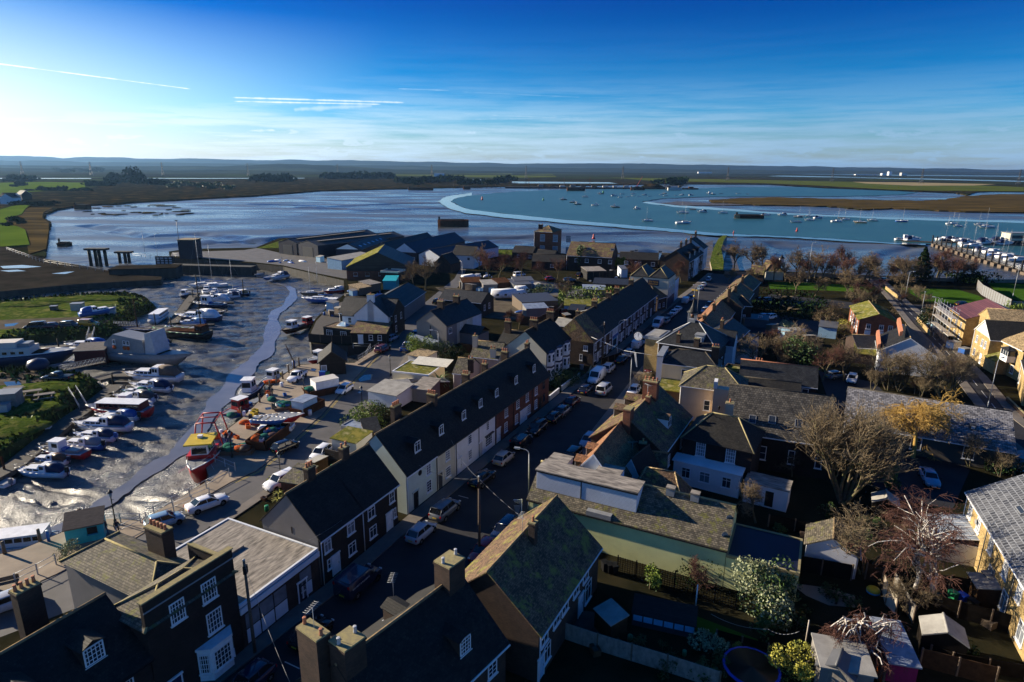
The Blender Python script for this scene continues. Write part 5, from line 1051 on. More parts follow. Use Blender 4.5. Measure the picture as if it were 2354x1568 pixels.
MB().box(5.1,-1.6,0,8.9,0,6.3,'buff_render').box(5.0,-1.7,6.3,5.5,0,7.4,'white_render').obj('side_wing',n9)
lb=MB();lb.tube((0,0,0),(0,-.6,.1),.03,m='black').lathe([(.05,-.5),(.16,-.1),(.18,0),(.04,.2)],(0,-.62,.1),'black',6);lb.obj('wall_lantern',n9,(6.1,-1.62,3.6))
R_('low_dark_roof','low dark tiled roof behind the cream rendered house',P(23,2140,870,5.5),P(23,2354+300,930,5.5),3.6,4,wall='brown_brick',rf='dark_tile',cat='building')
n13=house('rooflit_house','wide dark pantiled house with four roof lights and stone dressed windows',(28.3,76.9),(40.4,72.1),13,4.8,9.0,wall='dark_brick',rf='pantile',rm='dark_ridge',sky=[(3.3,'f',5.6,.9,1.3),(5.7,'f',5.8,.9,1.3),(8.9,'f',5.8,.9,1.3),(11.5,'f',6.0,.9,1.3)],win=wr('f',1.4,.8,1.9,'sash1',5.0,8.4,11.6,2.0),chim=[(.3,1.4,8.2,dict(pots=1,m='buff_render',w=1.0,d=.8))])
b=n13;
house('mossy_flat_block','flat roofed block thick with green moss behind the cream house',P(23,1930,800,5),P(23,2345,868,5),4.5,4.6,5.0,roof='f',wall='brown_brick',rf='moss_roof',cat='building',chim=[(5.6,1.4,7.2,dict(pots=3,w=1.2))])
house('slate_house','dark walled house with grey roof and red ridge tiles left of the ivy',(37.5,97.8),(48.3,93.5),6.4,5.0,7.2,wall='dark_brick',rf='slate',rm='pot',win=wr('f',2.6,1.0,1.9,'sash1',5.6,10.0))
n10=house('clock_house','clock house with pyramid slate roof, little cupola and gilt ball',(27.3,112.6),(36.6,107.2),10.5,6.8,10.6,roof='h',hip=5,wall='brown_brick',rf='slate',rm='galv',cat='civic building',win=wr('r',2.6,1.1,1.8,'sash',2,5,8)+wr('r',.6,1.1,1.6,'sash',2,5,8))
ax,ay=4.6,5.4
b=MB();b.box(-.7,-.7,0,.7,.7,.5,'grey')
for sx in (-1,1):
 for sy in (-1,1):b.box(sx*.62-.1,sy*.62-.1,.5,sx*.62+.1,sy*.62+.1,1.8,'grey')
b.lathe([(1.15,1.8),(.7,2.2),(.38,2.9),(.16,3.7),(.06,4.6)],(0,0,0),'slate',8);b.tube((0,0,4.6),(0,0,6.2),.04,m='grey',n=5)
o=b.obj('cupola',n10,(ax,ay,10.3));MB().lathe([(.01,-.2),(.15,-.13),(.2,0),(.15,.13),(.01,.2)],(0,0,0),'gold',10).obj('gilt_ball',o,(0,0,4.9));MB().box(-.6,-.02,0,.5,.02,.28,'gold').obj('weather_vane',o,(0,0,5.9));MB().lathe([(.25,0),(.32,.3),(.4,.6)],(0,0,0),'brown',8).obj('bell',o,(0,0,.8))
MB().box(-.8,-.2,0,.8,1.6,1.5,'galv').box(-.9,-.3,1.5,.9,1.7,1.65,'grey').obj('roof_dormer',n10,(7.2,1.3,7.4));window(n10,(7.2,1.09,7.6),0,.8,1.0,'case')
chimney(n10,3.6,.6,5,8.9,w=.7,d=.6,pots=1,m='brown_brick');chimney(n10,7.0,.3,5,8.6,w=.9,d=.6,pots=0,m='brown_brick')
MB().box(-2.9,1.2,0,0,7.4,6.9,'yellow_brick').box(-3.1,1.0,6.9,.1,7.6,7.4,'grey').box(-2.5,1.6,7.4,-.4,7.0,7.5,'grey_felt').obj('street_portico',n10)
ck=MB();cq=lambda r_,z_:[(r_*math.cos(PI*i/16),r_*math.sin(PI*i/16),z_) for i in range(32)];ck.prism(cq(.95,-.14),(0,0,.28),'black').prism(cq(.82,-.16),(0,0,.32),'white')
o=ck.obj('clock',n10,(-4.2,1.0,7.2));o.rotation_euler=(PI/2,0,.0)
hb=MB()
for i in range(12):
 a=PI/6*i;hb.add([(math.sin(a+s_*.05)*r_,math.cos(a+s_*.05)*r_,.165) for s_,r_ in ((-1,.58),(1,.58),(1,.74),(-1,.74))],[(3,2,1,0)],'black')
hb.box(-.035,-.05,.165,.035,.42,.175,'black').box(-.025,-.05,.168,.025,.6,.178,'black');hb.obj('clock_hands',o)
MB().tube((-4.2,1.0,8.2),(-2.9,2.0,8.2),.05,m='black').tube((-4.2,1.0,8.1),(-4.2,1.0,8.3),.05,m='black').obj('clock_bracket',n10)
R_('clock_house_back_range','long dark back range running out behind the clock house',P(23,1790,420,8),P(23,2065,450,8),6,3.4,wall='white_render',rf='slate',rm='dark_ridge',cat='building')
n11=house('hipped_cream_house','cream front block with slate hipped roof before the clock house',(25.3,102.4),(34.3,98.8),6,6,8.0,roof='h',hip=2.6,wall='cream_render',rf='slate',rm='dark_ridge',win=wr('f',3.6,1.3,1.8,'sash2',4.4),chim=[(8.8,2.0,9.4,dict(pots=3,w=1.2))])
MB().box(-.4,-.4,0,.5,6.2,7.2,'white_render').box(-.5,-.5,7.2,.6,6.3,7.4,'grey').obj('parapet',n11)
MB().prism([(.6,-4.2,2.6),(8.0,-4.2,2.6),(8.0,-.02,3.3),(.6,-.02,3.3)],(0,0,.14),'moss_roof').box(.7,-4.0,0,7.9,-.05,2.6,'brown_brick').obj('mossy_outhouse',n11)
rp_=MB();pts=[Vector((15.5,118.0,6.3)),Vector((21,112.5,5.2)),Vector((25.3,108.4,5.6))]
for p_,q_ in zip(pts[:-1],pts[1:]):rp_.tube(p_,q_,.03,m='white',n=4)
tag(rp_.obj('street_rope',None),'white rope slung across the street near the clock house','rope')
bn=MB();bn.prism([(0,0,0),(.35,.1,-.1),(.75,.2,-2.9),(.55,.2,-2.8)],(.03,-.03,0),'white');tag(bn.obj('pennant',None,(22.6,110.9,5.3)),'white pennant hanging from the rope across the street','pennant')
R_('orange_roofed_house','house with long orange lit tiled slope beside the parked cars, right of the street',P(23,1760,350,6.5),P(23,1975,110,6.5),4,3.2,wall='brown_brick',rf='orange_tile',rm='orange_tile',chim=[(1,3.2,7.6,dict(pots=2)),(12,3,8.2,dict(pots=2))],dorm=[(8,'b',4.6,1.4,1.0)])
R_('brown_roofed_house','brown roofed house with tall stack beyond the long orange slope',P(23,1985,130,7.5),P(23,2100,0,7.5),5,3.6,wall='brown_brick',rf='brown_tile',rm='ridge',chim=[(.6,3.4,9.6,dict(pots=3,w=1.4)),(9,3,9,dict(pots=2))])
R_('brown_roofed_house','brown roofed house at the far right corner of the street junction',P(13,2100,1222,7),P(13,2180,1150,7),5,3.4,wall='brown_brick',rf='brown_tile',rm='ridge',chim=[(1,3,8.6,dict(pots=2))])
R_('dark_hipped_house','dark hipped roofed house behind the orange slope',P(23,2020,110,7),P(23,2200,120,7),5,4,roof='h',hip=3,wall='dark_brick',rf='dark_tile',rm='ridge',win=wr('f',1.5,1,1.3,'case',3,7))
R_('slate_back_house','dark slate house with bright red hip tiles behind the clock house',P(23,1880,450,6.5),P(23,2030,330,6.5),4.5,3.5,wall='dark_brick',rf='slate',rm='orange_tile',chim=[(2,3,8.6,dict(pots=2))])
house('white_outbuilding','white walled outbuilding with sloping roof in front of the bare brush',P(23,2010,730,0),P(23,2180,760,0),6,2.6,3.4,roof='m',wall='white_render',rf='felt',cat='outbuilding')
house('white_outbuilding','small white flat roofed extension with one window above the sloping outbuilding',P(23,2040,620,0),P(23,2190,650,0),4,3.2,3.4,roof='f',wall='white_render',rf='felt',cat='outbuilding',win=wr('f',1.4,1.2,.9,'case',2.4))
house('lean_to_shed','long pale blue sheet roofed lean-to in the yard beside the parked blue cars',P(23,2120,400,0),P(23,2350,420,0),4,2.0,2.4,roof='m',wall='grey_sheet',rf='grey_sheet',cat='shed')
# hall, pebble gable, churchyard side
n16=house('school_hall','low stone hall with very long pale slate roof and dark roof vents',(48.0,83.9),(65.4,74.5),13,3.0,6.3,wall='pebble',rf='grey_slate',rm='dark_ridge',cat='hall',win=wr('f',.9,1.3,1.8,'case',15.0,3.0,9.0),gut='white')
for x,y in ((5.2,3.0),(9.6,2.4),(15.3,2.6)):MB().box(-.35,-.3,0,.35,.5,.7,'darkgrey').box(-.22,-.32,.12,.22,-.3,.55,'silver').obj('roof_vent',n16,(x,y,3+.5*y))
n17=house('pebbledash_house','pale pebbledashed gable house with pink brick parapet behind bare trees',(71.8,117.6),(80.4,113.2),12,4.2,7.3,roof='x',wall='white_render',rf='dark_tile',rm='tan_tile',gut='white')
for x in (-.3,3.0):MB().prism([(x,1,4.2+max(0,x)),(x+.5,1,4.5+max(0,x)),(x+.5,10,5.3+max(0,x)),(x,10,5.0+max(0,x))],(0,0,.9),'pot').obj('brick_parapet',n17)
R_('slate_workshop','low workshop with weathered pantile roof joined to the pebbledashed house',P(24,780,480,4.6),P(24,1130,500,4.6),3,4,wall='brown_brick',rf='slate',rm='ridge',cat='workshop')
house('corrugated_shed','long corrugated shed with white painted side, end on to the workshop',P(24,455,500,0),P(24,620,520,0),5,2.6,3.0,roof='m',wall='lightblue',rf='grey_sheet',cat='shed')
house('mossy_outhouse','small mossy roofed outhouse below the workshop',P(24,780,740,0),P(24,1020,770,0),4,2.2,3.2,roof='m',wall='brown_brick',rf='moss_roof',cat='outbuilding')
n18=R_('mossy_roofed_house','orange and white house with green mossy roof beside the park road',P(24,1025,292,6.8),P(24,925,168,6.8),5.2,3.8,wall='orange_brick',rf='moss_roof',rm='tan_tile',win=[],gut='white')
L18=(P(24,1025,292,6.8)-P(24,925,168,6.8)).length
for x in (2.0,5.6,9.2,12.6):window(n18,(L18-x if False else x,7.61,3.2),PI,1.6,1.3,'case');MB().box(-.9,0,0,.9,.03,1.0,'white').obj('white_panel',n18,(x,7.62,1.8))
for s in (1.2,3.0,5.6):window(n18,(-.01,s,3.2),-PI/2,.9,1.2,'case');MB().box(-.6,-.03,0,.6,0,1.1,'white').obj('white_panel',n18,(-.012,s,1.8),-PI/2)
# yellow brick houses, far right
n19=R_('maroon_roofed_house','house with plain maroon roof wrapped in scaffolding',(108.9,135.0,8.8),(113.0,146.6,8.8),6,7,wall='yellow_brick',rf='maroon_sheet',rm='maroon_sheet',win=wr('b',3.4,1.1,1.3,'case',2.5,6,9.5)+wr('b',.8,1.1,1.3,'case',2.5,6,9.5))
y1=house('yellow_brick_house','yellow brick house with cream gable and arched window heads',(98.0,128.4),(95.0,120.0),9,6.0,8.9,roof='x',wall='yellow_brick',rf='dark_tile',rm='dark_ridge',win=wr('f',3.6,1.1,1.5,'case',2.0,5.2,7.0)+wr('f',.9,1.1,1.4,'case',2.0),doors=[('f',6.0,'white')],group='yellow brick houses')
MB().prism([(.3,-.03,6.0),(8.6,-.03,6.0),(4.45,-.03,8.7)],(0,.025,0),'cream').obj('gable_panel',y1)
y2=house('yellow_brick_house','yellow brick house with tan roof and hanging white conservatory bay',(96.9,119.6),(95.4,112.0),14,6.0,9.4,wall='yellow_brick',rf='tan_tile',rm='tan_tile',win=wr('f',.8,1.1,1.6,'case',5.4),group='yellow brick houses')
b=MB();b.box(-1.2,-1.5,0,1.2,0,1.2,'white').box(-1.15,-1.45,1.2,1.15,0,2.2,'glass').prism([(-1.4,-1.7,2.2),(1.4,-1.7,2.2),(1.4,0,2.2),(-1.4,0,2.2),],(0,0,.1),'slate')
for x in (-1.2,-.4,.4,1.12):b.box(x,-1.52,1.2,x+.08,-1.44,2.25,'white')
b.add([(-1.4,-1.7,2.3),(1.4,-1.7,2.3),(1.4,0,2.3),(-1.4,0,2.3),(0,-.8,3.0)],[(0,1,4),(1,2,4),(2,3,4),(3,0,4)],'slate');b.obj('conservatory_bay',y2,(4.6,0,3.0))
MB().box(0,-2.2,0,3.8,0,2.6,'yellow_brick').prism([(-.1,-2.4,2.5),(3.9,-2.4,2.5),(3.9,0,3.6),(-.1,0,3.6)],(0,0,.12),'moss_roof').obj('lean_to',y2)
R_('tan_roofed_house','yellow brick house with tan roof at the right edge behind the dark gable',(103.5,133.5,9.3),(118,128.5,9.3),6,6,wall='yellow_brick',rf='tan_tile',rm='tan_tile')
house('yellow_brick_house','yellow brick house end at the right edge beside the road kerb',P(24,2290,950,0),P(24,2330,1130,0),9,5,7.5,wall='yellow_brick',rf='dark_tile',cat='house',group='yellow brick houses',win=wr('f',1,1,1.5,'case',1.6))
n20=house('yellow_brick_terrace','long yellow brick terrace with ribbed slate roof and slim roof lights',(48.3,59.4),(36.8,30),12,5.5,9.4,wall='yellow_brick',rf='rib_slate',rm='dark_ridge',gut='white',cat='house',sky=[(6.0,'f',6.9,1.5,.5),(9.6,'f',7.2,1.5,.5),(13,'f',8.2,1.5,.5)],win=wr('f',3.3,1.1,1.5,'sash',1.6,4.4,8.2,12.2,15.6,19,22.5)+wr('f',.7,1.4,1.9,'case',9.6,13.4,17.5,21.5,25))
b=MB();b.box(-.1,-3.6,0,5.0,-3.5,2.2,'white').box(-.1,-3.6,0,0,0,2.2,'white').box(5,-3.6,0,5.1,0,2.2,'white').prism([(0,-3.5,2.2),(5,-3.5,2.2),(5,0,2.9),(0,0,2.9)],(0,0,.04),'pvc_roof')
for i in range(7):b.prism([(i*.84-.03,-3.6,2.25),(i*.84+.03,-3.6,2.25),(i*.84+.03,0,2.95),(i*.84-.03,0,2.95)],(0,0,.06),'white')
b.obj('conservatory',n20,(.4,0,0));dish(n20,4.0,-.1,4.2,0);dish(n20,10.2,-.1,2.6,0)
for x in (7.0,14.5):MB().tube((x,-.15,0),(x,-.15,5.2),.06,m='darkgrey',n=6).obj('drainpipe',n20)
# garage and garden sheds
g1=R_('garage','small white gabled garage with half mossy roof in the gardens',P(34,603,1128,3.8),P(34,610,952,3.8),2.5,2.2,wall='white_render',rf='moss_tile',rm='ridge',cat='garage')
def shed(label,t_,x0,y0,x1,y1,z,hw,he,wall='dark_fence',rf='felt',name='garden_shed',**kw):return R_(name,label,P(t_,x0,y0,z),P(t_,x1,y1,z),he,hw,wall=wall,rf=rf,cat='shed',gut=None,ov=.1,rm=rf,group='garden sheds',**kw)
shed('garden shed with pale grey felt ridge roof beside the lane',34,1085,690,1095,765,2.6,1.3,1.9,rf='grey_felt')
shed('garden shed with silvery boarded roof above the grey corrugated shed',44,630,1075,680,940,2.6,1.3,1.9,rf='grey_sheet',wall='old_wood')
shed('garden shed with light brown felt roof in the right hand yard',44,1650,770,1612,612,2.7,1.5,1.9,rf='grey_felt')
house('grey_shed','grey corrugated flat shed at the lower right',P(44,395,1200,0)+Vector((0,-1,0)),P(44,870,1290,0)+Vector((0,-1,0)),3.2,2.2,2.3,roof='m',wall='grey_render',rf='grey_felt',cat='shed',group='garden sheds')
s_=house('clear_roofed_shed','magenta sided shed with clear corrugated roof',P(44,1075,1215,0),P(44,1350,1260,0),4.4,1.8,2.2,roof='m',wall='pink',rf='pvc_roof',cat='shed',group='garden sheds')
b=MB();b.box(0,0,0,5.2,1.9,1.2,'darkgrey')
for i in range(6):b.box(.1+i*.86,-.03,.55,.1+i*.86+.74,0,1.1,'lightblue')
b.prism([(-.1,-.1,1.2),(5.3,-.1,1.2),(5.3,2.0,1.7),(-.1,2.0,1.7)],(0,0,.06),'tarwood')
tag(b.obj('summer_house',None,P(43,1100,700,0),math.radians(-18)),'low summer house with a row of pale blue panes in the dark garden','shed')
# lower left corner
sd=Vector((.45,.893)).normalized()
cr=Vector((-21.6,42.3))
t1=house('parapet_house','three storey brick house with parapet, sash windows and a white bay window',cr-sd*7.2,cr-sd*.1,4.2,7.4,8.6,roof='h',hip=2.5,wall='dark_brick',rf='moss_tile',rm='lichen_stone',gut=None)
MB().box(-.02,-.05,0,7.22,.3,9.4,'dark_brick').box(-.1,-.12,9.4,7.3,.4,9.5,'lichen_stone').box(7.0,.3,0,7.24,5,8.4,'dark_brick').box(6.95,.4,8.4,7.3,5,8.5,'lichen_stone').box(-.05,-.1,8.6,7.25,-.05,8.7,'grey').obj('parapet_wall',t1)
for x,z,w_,h_ in ((4.9,6.4,1.25,1.7),(2.3,6.4,1.15,1.7),(5.0,3.6,1.3,1.8)):window(t1,(x,-.06,z),0,w_,h_,'grid')
b=MB();b.prism([(3.2,0,0),(3.8,-.9,0),(5.6,-.9,0),(6.2,0,0)],(0,0,2.7),'white').prism([(3.1,0,2.7),(3.75,-1.02,2.7),(5.65,-1.02,2.7),(6.3,0,2.7)],(0,0,.2),'white');o=b.obj('bay_window',t1,(0,0,.3))
window(o,(4.7,-.91,.7),0,1.5,1.7,'grid');window(o,(5.92,-.46,.7),math.atan2(.9,.6),.8,1.7,'grid');window(o,(3.48,-.46,.7),-math.atan2(.9,.6),.8,1.7,'grid')
door(t1,(1.3,-.06,.05),0,1.0,2.2,'navy','white');qn=Vector((-.893,.45));t1b=house('rear_range','grey rendered rear range with mossy hipped roof behind the parapet house',cr-sd*4.2+qn*4.3,cr+sd*.3+qn*4.3,11.2,6.0,7.4,roof='hx',hip=2.2,wall='grey_render',rf='moss_tile',rm='lichen_stone',gut=None,cat='building')
chimney(t1b,4.0,4.2,4,9.0,w=2.2,d=1.0,pots=5,m='brown_brick',rz=PI/2)
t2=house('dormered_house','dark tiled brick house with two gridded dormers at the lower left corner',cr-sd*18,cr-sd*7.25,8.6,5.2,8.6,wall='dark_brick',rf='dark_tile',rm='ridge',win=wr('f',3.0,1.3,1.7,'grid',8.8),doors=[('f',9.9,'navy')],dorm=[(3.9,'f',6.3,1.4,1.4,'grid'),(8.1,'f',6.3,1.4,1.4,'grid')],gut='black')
chimney(t2,4.6,8.2,4,9.4,w=1.8,d=.9,pots=4,m='brown_brick',rz=0);chimney(t2,8.0,8.4,4,9.8,w=1.5,d=.9,pots=4,m='brown_brick',rz=0)
sh=house('shop','flat roofed corner shop with ribbed felt roof and row of pale panels',cr+sd*.1,Vector((-17.75,50.3)),11.5,4.0,4.1,roof='f',wall='brown_brick',rf='felt',rm='white_board',cat='shop',doors=[('f',6.6,'glass','white')])
b=MB()
for i in range(5):
 if i==3:continue
 b.box(.4+i*1.5,-.05,1.7,1.75+i*1.5,0,3.0,'curtain_glass').box(.4+i*1.5,-.05,.3,1.75+i*1.5,0,1.55,'white_board')
b.box(-.05,-.14,3.3,8.9,0,3.8,'white_board');b.obj('shopfront',sh)
MB().box(0,0,0,2.6,1.6,.25,'felt').obj('roof_hatch',sh,(3.4,6.2,4.05));MB().box(0,0,0,.9,.7,.2,'felt').obj('roof_hatch',sh,(2.0,4.2,4.05))
hut=house('kiosk','bright turquoise kiosk with brown felt roof at the quay edge',(-45.6,56.3),(-42.6,57.8),2.0,2.0,2.7,roof='m',wall='teal',rf='wood',cat='kiosk')
MB().box(1.9,-.05,.95,2.8,0,1.7,'black').box(1.85,-.3,.88,2.85,0,.94,'teal').obj('serving_hatch',hut)
# back yards behind the terraces
def px4(name,label,t_,x0,y0,x1,y1,dp,he,hr,**kw):kw.setdefault('group',None);return house(name,label,P(t_,x0,y0,0),P(t_,x1,y1,0),dp,he,hr,**kw)
px4('yard_shed','white yard shed with mossy flat roof beside the small white car',32,705,345,930,395,3.6,2.3,2.5,roof='m',wall='dirty_white',rf='moss_roof',cat='shed')
px4('yard_shed','grey panelled yard shed with pale rim behind the mossy one',32,790,215,1000,260,2.6,2.0,2.2,roof='f',wall='grey_render',rf='pvc_roof',cat='shed',rm='grey')
px4('yard_shed','little dark slate roofed shed against the mint green house',32,1010,275,1150,250,2.5,2.0,3.0,roof='m',wall='brown_brick',rf='slate',cat='shed')
px4('red_shed','dark red shed with half mossy corrugated roof by the yuccas',32,240,730,420,760,3.6,1.9,2.4,roof='m',wall='red_brick',rf='moss_tile',cat='shed')
px4('corrugated_garage','white corrugated garage with ribbed olive roof by the lantern',22,1035,1115,1300,1165,5.0,2.3,2.7,roof='m',wall='white_board',rf='grey_felt',cat='garage')
bg_=px4('bungalow','low cream bungalow with bright mossy flat roof behind a tall wall',22,1260,945,1590,985,7,2.6,2.7,roof='f',wall='cream_render',rf='moss_roof',rm='white',cat='bungalow')
MB().prism([(1.5,4.5,2.9),(8.6,4.5,2.9),(8.6,7.8,3.4),(1.5,7.8,3.4)],(0,0,.06),'cream').obj('clear_canopy',bg_)
px4('yard_shed','tan roofed shed behind the mossy bungalow',22,1400,770,1560,800,4,2.4,2.6,roof='m',wall='dirty_white',rf='tan_tile',cat='shed')
px4('grey_workshop','rough grey workshop with patched roof between palm and garage',22,1440,1090,1600,1110,4.5,2.3,2.8,roof='m',wall='grey_render',rf='felt',cat='workshop')
px4('garage_wing','narrow brown garage behind the corrugated one',22,1380,1060,1440,1080,5,2.2,2.4,roof='f',wall='wood',rf='grey_felt',cat='garage')
c1=R_('mossy_cottage','pinkish rear wing with very mossy tiled roof and two clay pots',P(22,2030,535,6.6),P(22,2285,560,6.6),4.6,3.3,wall='buff_render',rf='moss_tile',rm='ridge',chim=[(.2,2.0,8.0,dict(pots=1,m='buff_render')),(4.4,0.2,6.4,dict(pots=2,w=1.0,m='cream_render'))],cat='house')
c2=R_('mossy_cottage','lower rear wing with mossy tiles and wide white window',P(22,1865,692,5.0),P(22,2010,705,5.0),3.2,3.0,wall='buff_render',rf='moss_tile',rm='ridge',win=wr('f',.9,1.6,1.1,'case',2.2),chim=[(3.0,.8,5.8,dict(pots=2,w=.9))],cat='house')
R_('rear_wing','dark tiled rear wing with chimney stack beside the bay fronted houses',P(22,2290,430,6.6),P(23,130,455,6.6),4.6,3.3,wall='brown_brick',rf='dark_tile',rm='ridge',chim=[(1.0,2.6,8.6,dict(pots=4,w=1.3))],cat='house')
R_('rear_wing','grey felted rear wing behind the hipped corner house',P(23,430,325,4.6),P(23,600,345,4.6),3.6,2.6,wall='brown_brick',rf='grey_felt',rm='felt',chim=[(4.6,2.6,6.8,dict(pots=1))],cat='house')
# quayside houses
w7=house('white_gable_house','white gable ended house with broad chimney beside the black boarded wing',(-36.2,139.4),(-28.1,137.9),8,5.3,8.8,roof='x',wall='white_render',rf='slate',rm='dark_ridge',win=wr('r',3.0,.9,1.5,'sash1',2.5,5.4)+wr('r',.7,.9,1.6,'sash1',2.5),doors=[('r',5.4,'grey')],gut=None)
chimney(w7,4.1,.5,3,10.2,w=1.5,d=1.0,pots=1,m='white_render')
MB().box(-3.0,.2,0,0,6,5.0,'white_render').prism([(-3.2,0,4.9),(0,0,4.9),(0,3.4,6.6),(-3.2,3.4,6.6)],(0,0,.12),'slate').obj('side_wing',w7);window(w7,(-1.2,.19,3.2),0,.9,1.4,'sash1')
w8=R_('black_house','long black boarded house with slate roof behind the white gable',P(22,825,130,8.3),P(22,1305,152,8.3),5.4,4,wall='tarwood',rf='slate',rm='dark_ridge',win=wr('r',3.4,.9,1.5,'sash1',2.0,5.6)+wr('r',1,.9,1.5,'sash1',2))
ww=house('black_boarded_wing','single storey black boarded wing with brown roof facing the creek',(-35.6,133.6),(-27.7,133.2),5.4,2.6,3.9,roof='m',wall='tarwood',rf='brown_tile',cat='house',win=wr('f',1.0,.9,1.2,'sash1',4.4,6.4),doors=[('f',2.1,'white')])
house('black_boarded_wing','black boarded flat wing with glass roof lantern and white casements',(-42.8,137.4),(-35.7,134.6),5,2.8,2.95,roof='f',wall='tarwood',rf='brown_tile',cat='house',win=wr('f',1.1,1.6,1.3,'case3',1.6,5.4))
b=MB();b.add([(-1.2,-.8,0),(1.2,-.8,0),(1.2,.8,0),(-1.2,.8,0),(-.5,0,.8),(.5,0,.8)],[(0,1,5,4),(1,2,5),(2,3,4,5),(3,0,4)],'lightblue')
for p_,q_ in (((-1.2,-.8,0),(-.5,0,.8)),((1.2,-.8,0),(.5,0,.8)),((-1.2,.8,0),(-.5,0,.8)),((1.2,.8,0),(.5,0,.8)),((-.5,0,.8),(.5,0,.8)),((-1.2,-.8,0),(1.2,-.8,0))):b.tube(p_,q_,.06,m='white',n=4)
o=b.obj('roof_lantern',bpy.data.objects['black_boarded_wing.001'],(3.4,2.8,2.95))
w6=house('grey_gable_house','grey rendered gable house with dark roof and red clay pots',(-21.2,134.6),(-14.2,131.0),15,5.0,7.8,roof='x',wall='grey_render',rf='slate',rm='dark_ridge',gut=None,win=wr('r',3.0,1.2,1.3,'case',1.5)+wr('r',3.0,.8,1.5,'sash1',6,9)+wr('r',3.0,1.0,1.5,'sash1',12.4))
MB().box(7.88,4.2,0,7.9,11,4.9,'cream_render').box(7.88,11,0,7.92,15,4.9,'white_render').box(3.6,-.03,2.2,3.8,0,4.6,'black').obj('painted_panels',w6)
chimney(w6,3.9,4.0,5,9.4,w=1.5,d=.9,pots=3,m='brown_brick');chimney(w6,3.9,10.5,5,9.4,w=1.5,d=.9,pots=2,m='brown_brick')
MB().box(8,5.2,0,13,9.5,2.4,'grey_render').prism([(8,5,2.4),(13.2,5,2.4),(13.2,7.4,3.8),(8,7.4,3.8)],(0,0,.12),'slate').prism([(8,9.8,2.4),(13.2,9.8,2.4),(13.2,7.4,3.8),(8,7.4,3.8)],(0,0,.12),'slate').obj('rear_extension',w6)
MB().prism([(-.3,-.6,2.2),(7.4,-2.0,2.0),(7.6,-5.2,2.0),(.2,-3.2,2.2)],(0,0,.1),'pvc_roof').obj('carport_roof',w6)
R_('black_timber_building','long black timber building with mossy slate roof and white end windows',P(22,1745,58,6.0),P(22,2130,92,6.0),4.0,4.0,wall='tarwood',rf='slate',rm='dark_ridge',win=wr('r',1.6,.9,1.5,'sash1',2,5),cat='building')
R_('boat_store','long grey corrugated store with dark roof beside the lane',P(22,1170,130,6.2),P(22,1395,0,6.2),3.8,5.0,wall='grey_render',rf='sheet_dark',cat='store')
ht=house('net_hut','black tarred gable hut with notice board standing on the quay',P(22,590,860,0),P(22,830,842,0),6.4,2.7,4.6,roof='x',wall='tarwood',rf='dark_tile',rm='dark_ridge',cat='hut',gut='black')
MB().box(.25,-.06,1.0,1.3,0,2.1,'white').box(.35,-.08,1.1,1.2,-.06,2.0,'grey').obj('notice_board',ht)
MB().box(0,0,0,1.0,.7,1.0,'plastic_blue').obj('_t',None).name if False else None
tag(MB().box(-.55,-.4,0,.55,.4,1.1,'plastic_blue').box(-.58,-.43,1.1,.58,.43,1.18,'blue').obj('storage_bin',None,P(22,615,870,.06)),'deep blue storage bin against the black hut','bin')
tag(MB().box(-.4,-.4,0,.4,.4,.9,'green').box(-.42,-.42,.9,.42,.42,.98,'green').obj('storage_bin',None,P(22,655,868,.06)),'small dark green bin next to the blue one','bin')
# boatyard sheds
def gs(name,label,x0,y0,x1,y1,dp,he,hr,wall,rf,t_=12,**kw):return house(name,label,P(t_,x0,y0,0),P(t_,x1,y1,0),dp,he,hr,roof=kw.pop('roof','x'),wall=wall,rf=rf,cat=kw.pop('cat','warehouse'),gut=kw.pop('gut',None),group='boatyard sheds',rm=kw.pop('rm','sheet_dark'),**kw)
for k,(x0,x1,y0,y1) in enumerate(((215,380,958,975),(388,575,975,1000))):
 s=gs('blue_warehouse',('navy clad warehouse with tall shutter door at the end of the shed row','navy clad warehouse with long roof light strip, second of the pair')[k],x0,y0,x1,y1,52,5.2,6.8,'navy_sheet','sheet_dark')
 b=MB();l_=(P(12,x1,y1,0)-P(12,x0,y0,0)).length;b.box(l_*.25,-.08,0,l_*.75,0,4.2,'darkgrey');b.obj('shutter_door',s);MB().box(l_*.62,4,0,l_*.72,48,.1,'felt').obj('roof_light',s,(0,0,6.6))
s=gs('slate_warehouse','dark roofed warehouse with white gable and six roof lights',740,1012,975,1018,40,4.4,6.6,'navy_sheet','sheet_dark')
MB().prism([(.2,-.04,4.4),(9.8,-.04,4.4),(5,-.04,6.5)],(0,.03,0),'white_board').obj('white_gable',s)
l_=(P(12,975,1018,0)-P(12,740,1012,0)).length
for i in range(6):MB().prism([(l_*.62,4+i*5.5,6.0),(l_*.86,4+i*5.5,5.0),(l_*.86,5.6+i*5.5,5.0),(l_*.62,5.6+i*5.5,6.0)],(0,0,.12),'lightblue').obj('roof_light',s,(0,0,.05))
gs('grey_gable_warehouse','dark roofed warehouse with grey weathered gable',1075,1035,1255,1045,45,4.6,8.0,'grey_sheet','sheet_dark')
s=gs('blue_warehouse','blue clad warehouse with bright white gable and small window',1265,1048,1480,1062,48,4.8,8.4,'navy_sheet','navy_sheet',win=wr('f',1.8,1.6,1.2,'case',9));l_=(P(12,1480,1062,0)-P(12,1265,1048,0)).length
MB().prism([(.0,-.05,4.8),(l_,-.05,4.8),(l_/2,-.05,8.3)],(0,.04,0),'white_board').obj('white_gable',s)
s=gs('blue_roofed_warehouse','low wide warehouse with blue roof and shallow white gable',1500,1062,1690,1085,40,4.2,6.6,'white_board','navy_sheet',win=wr('r',1.8,2.4,1.2,'case3',4,9))
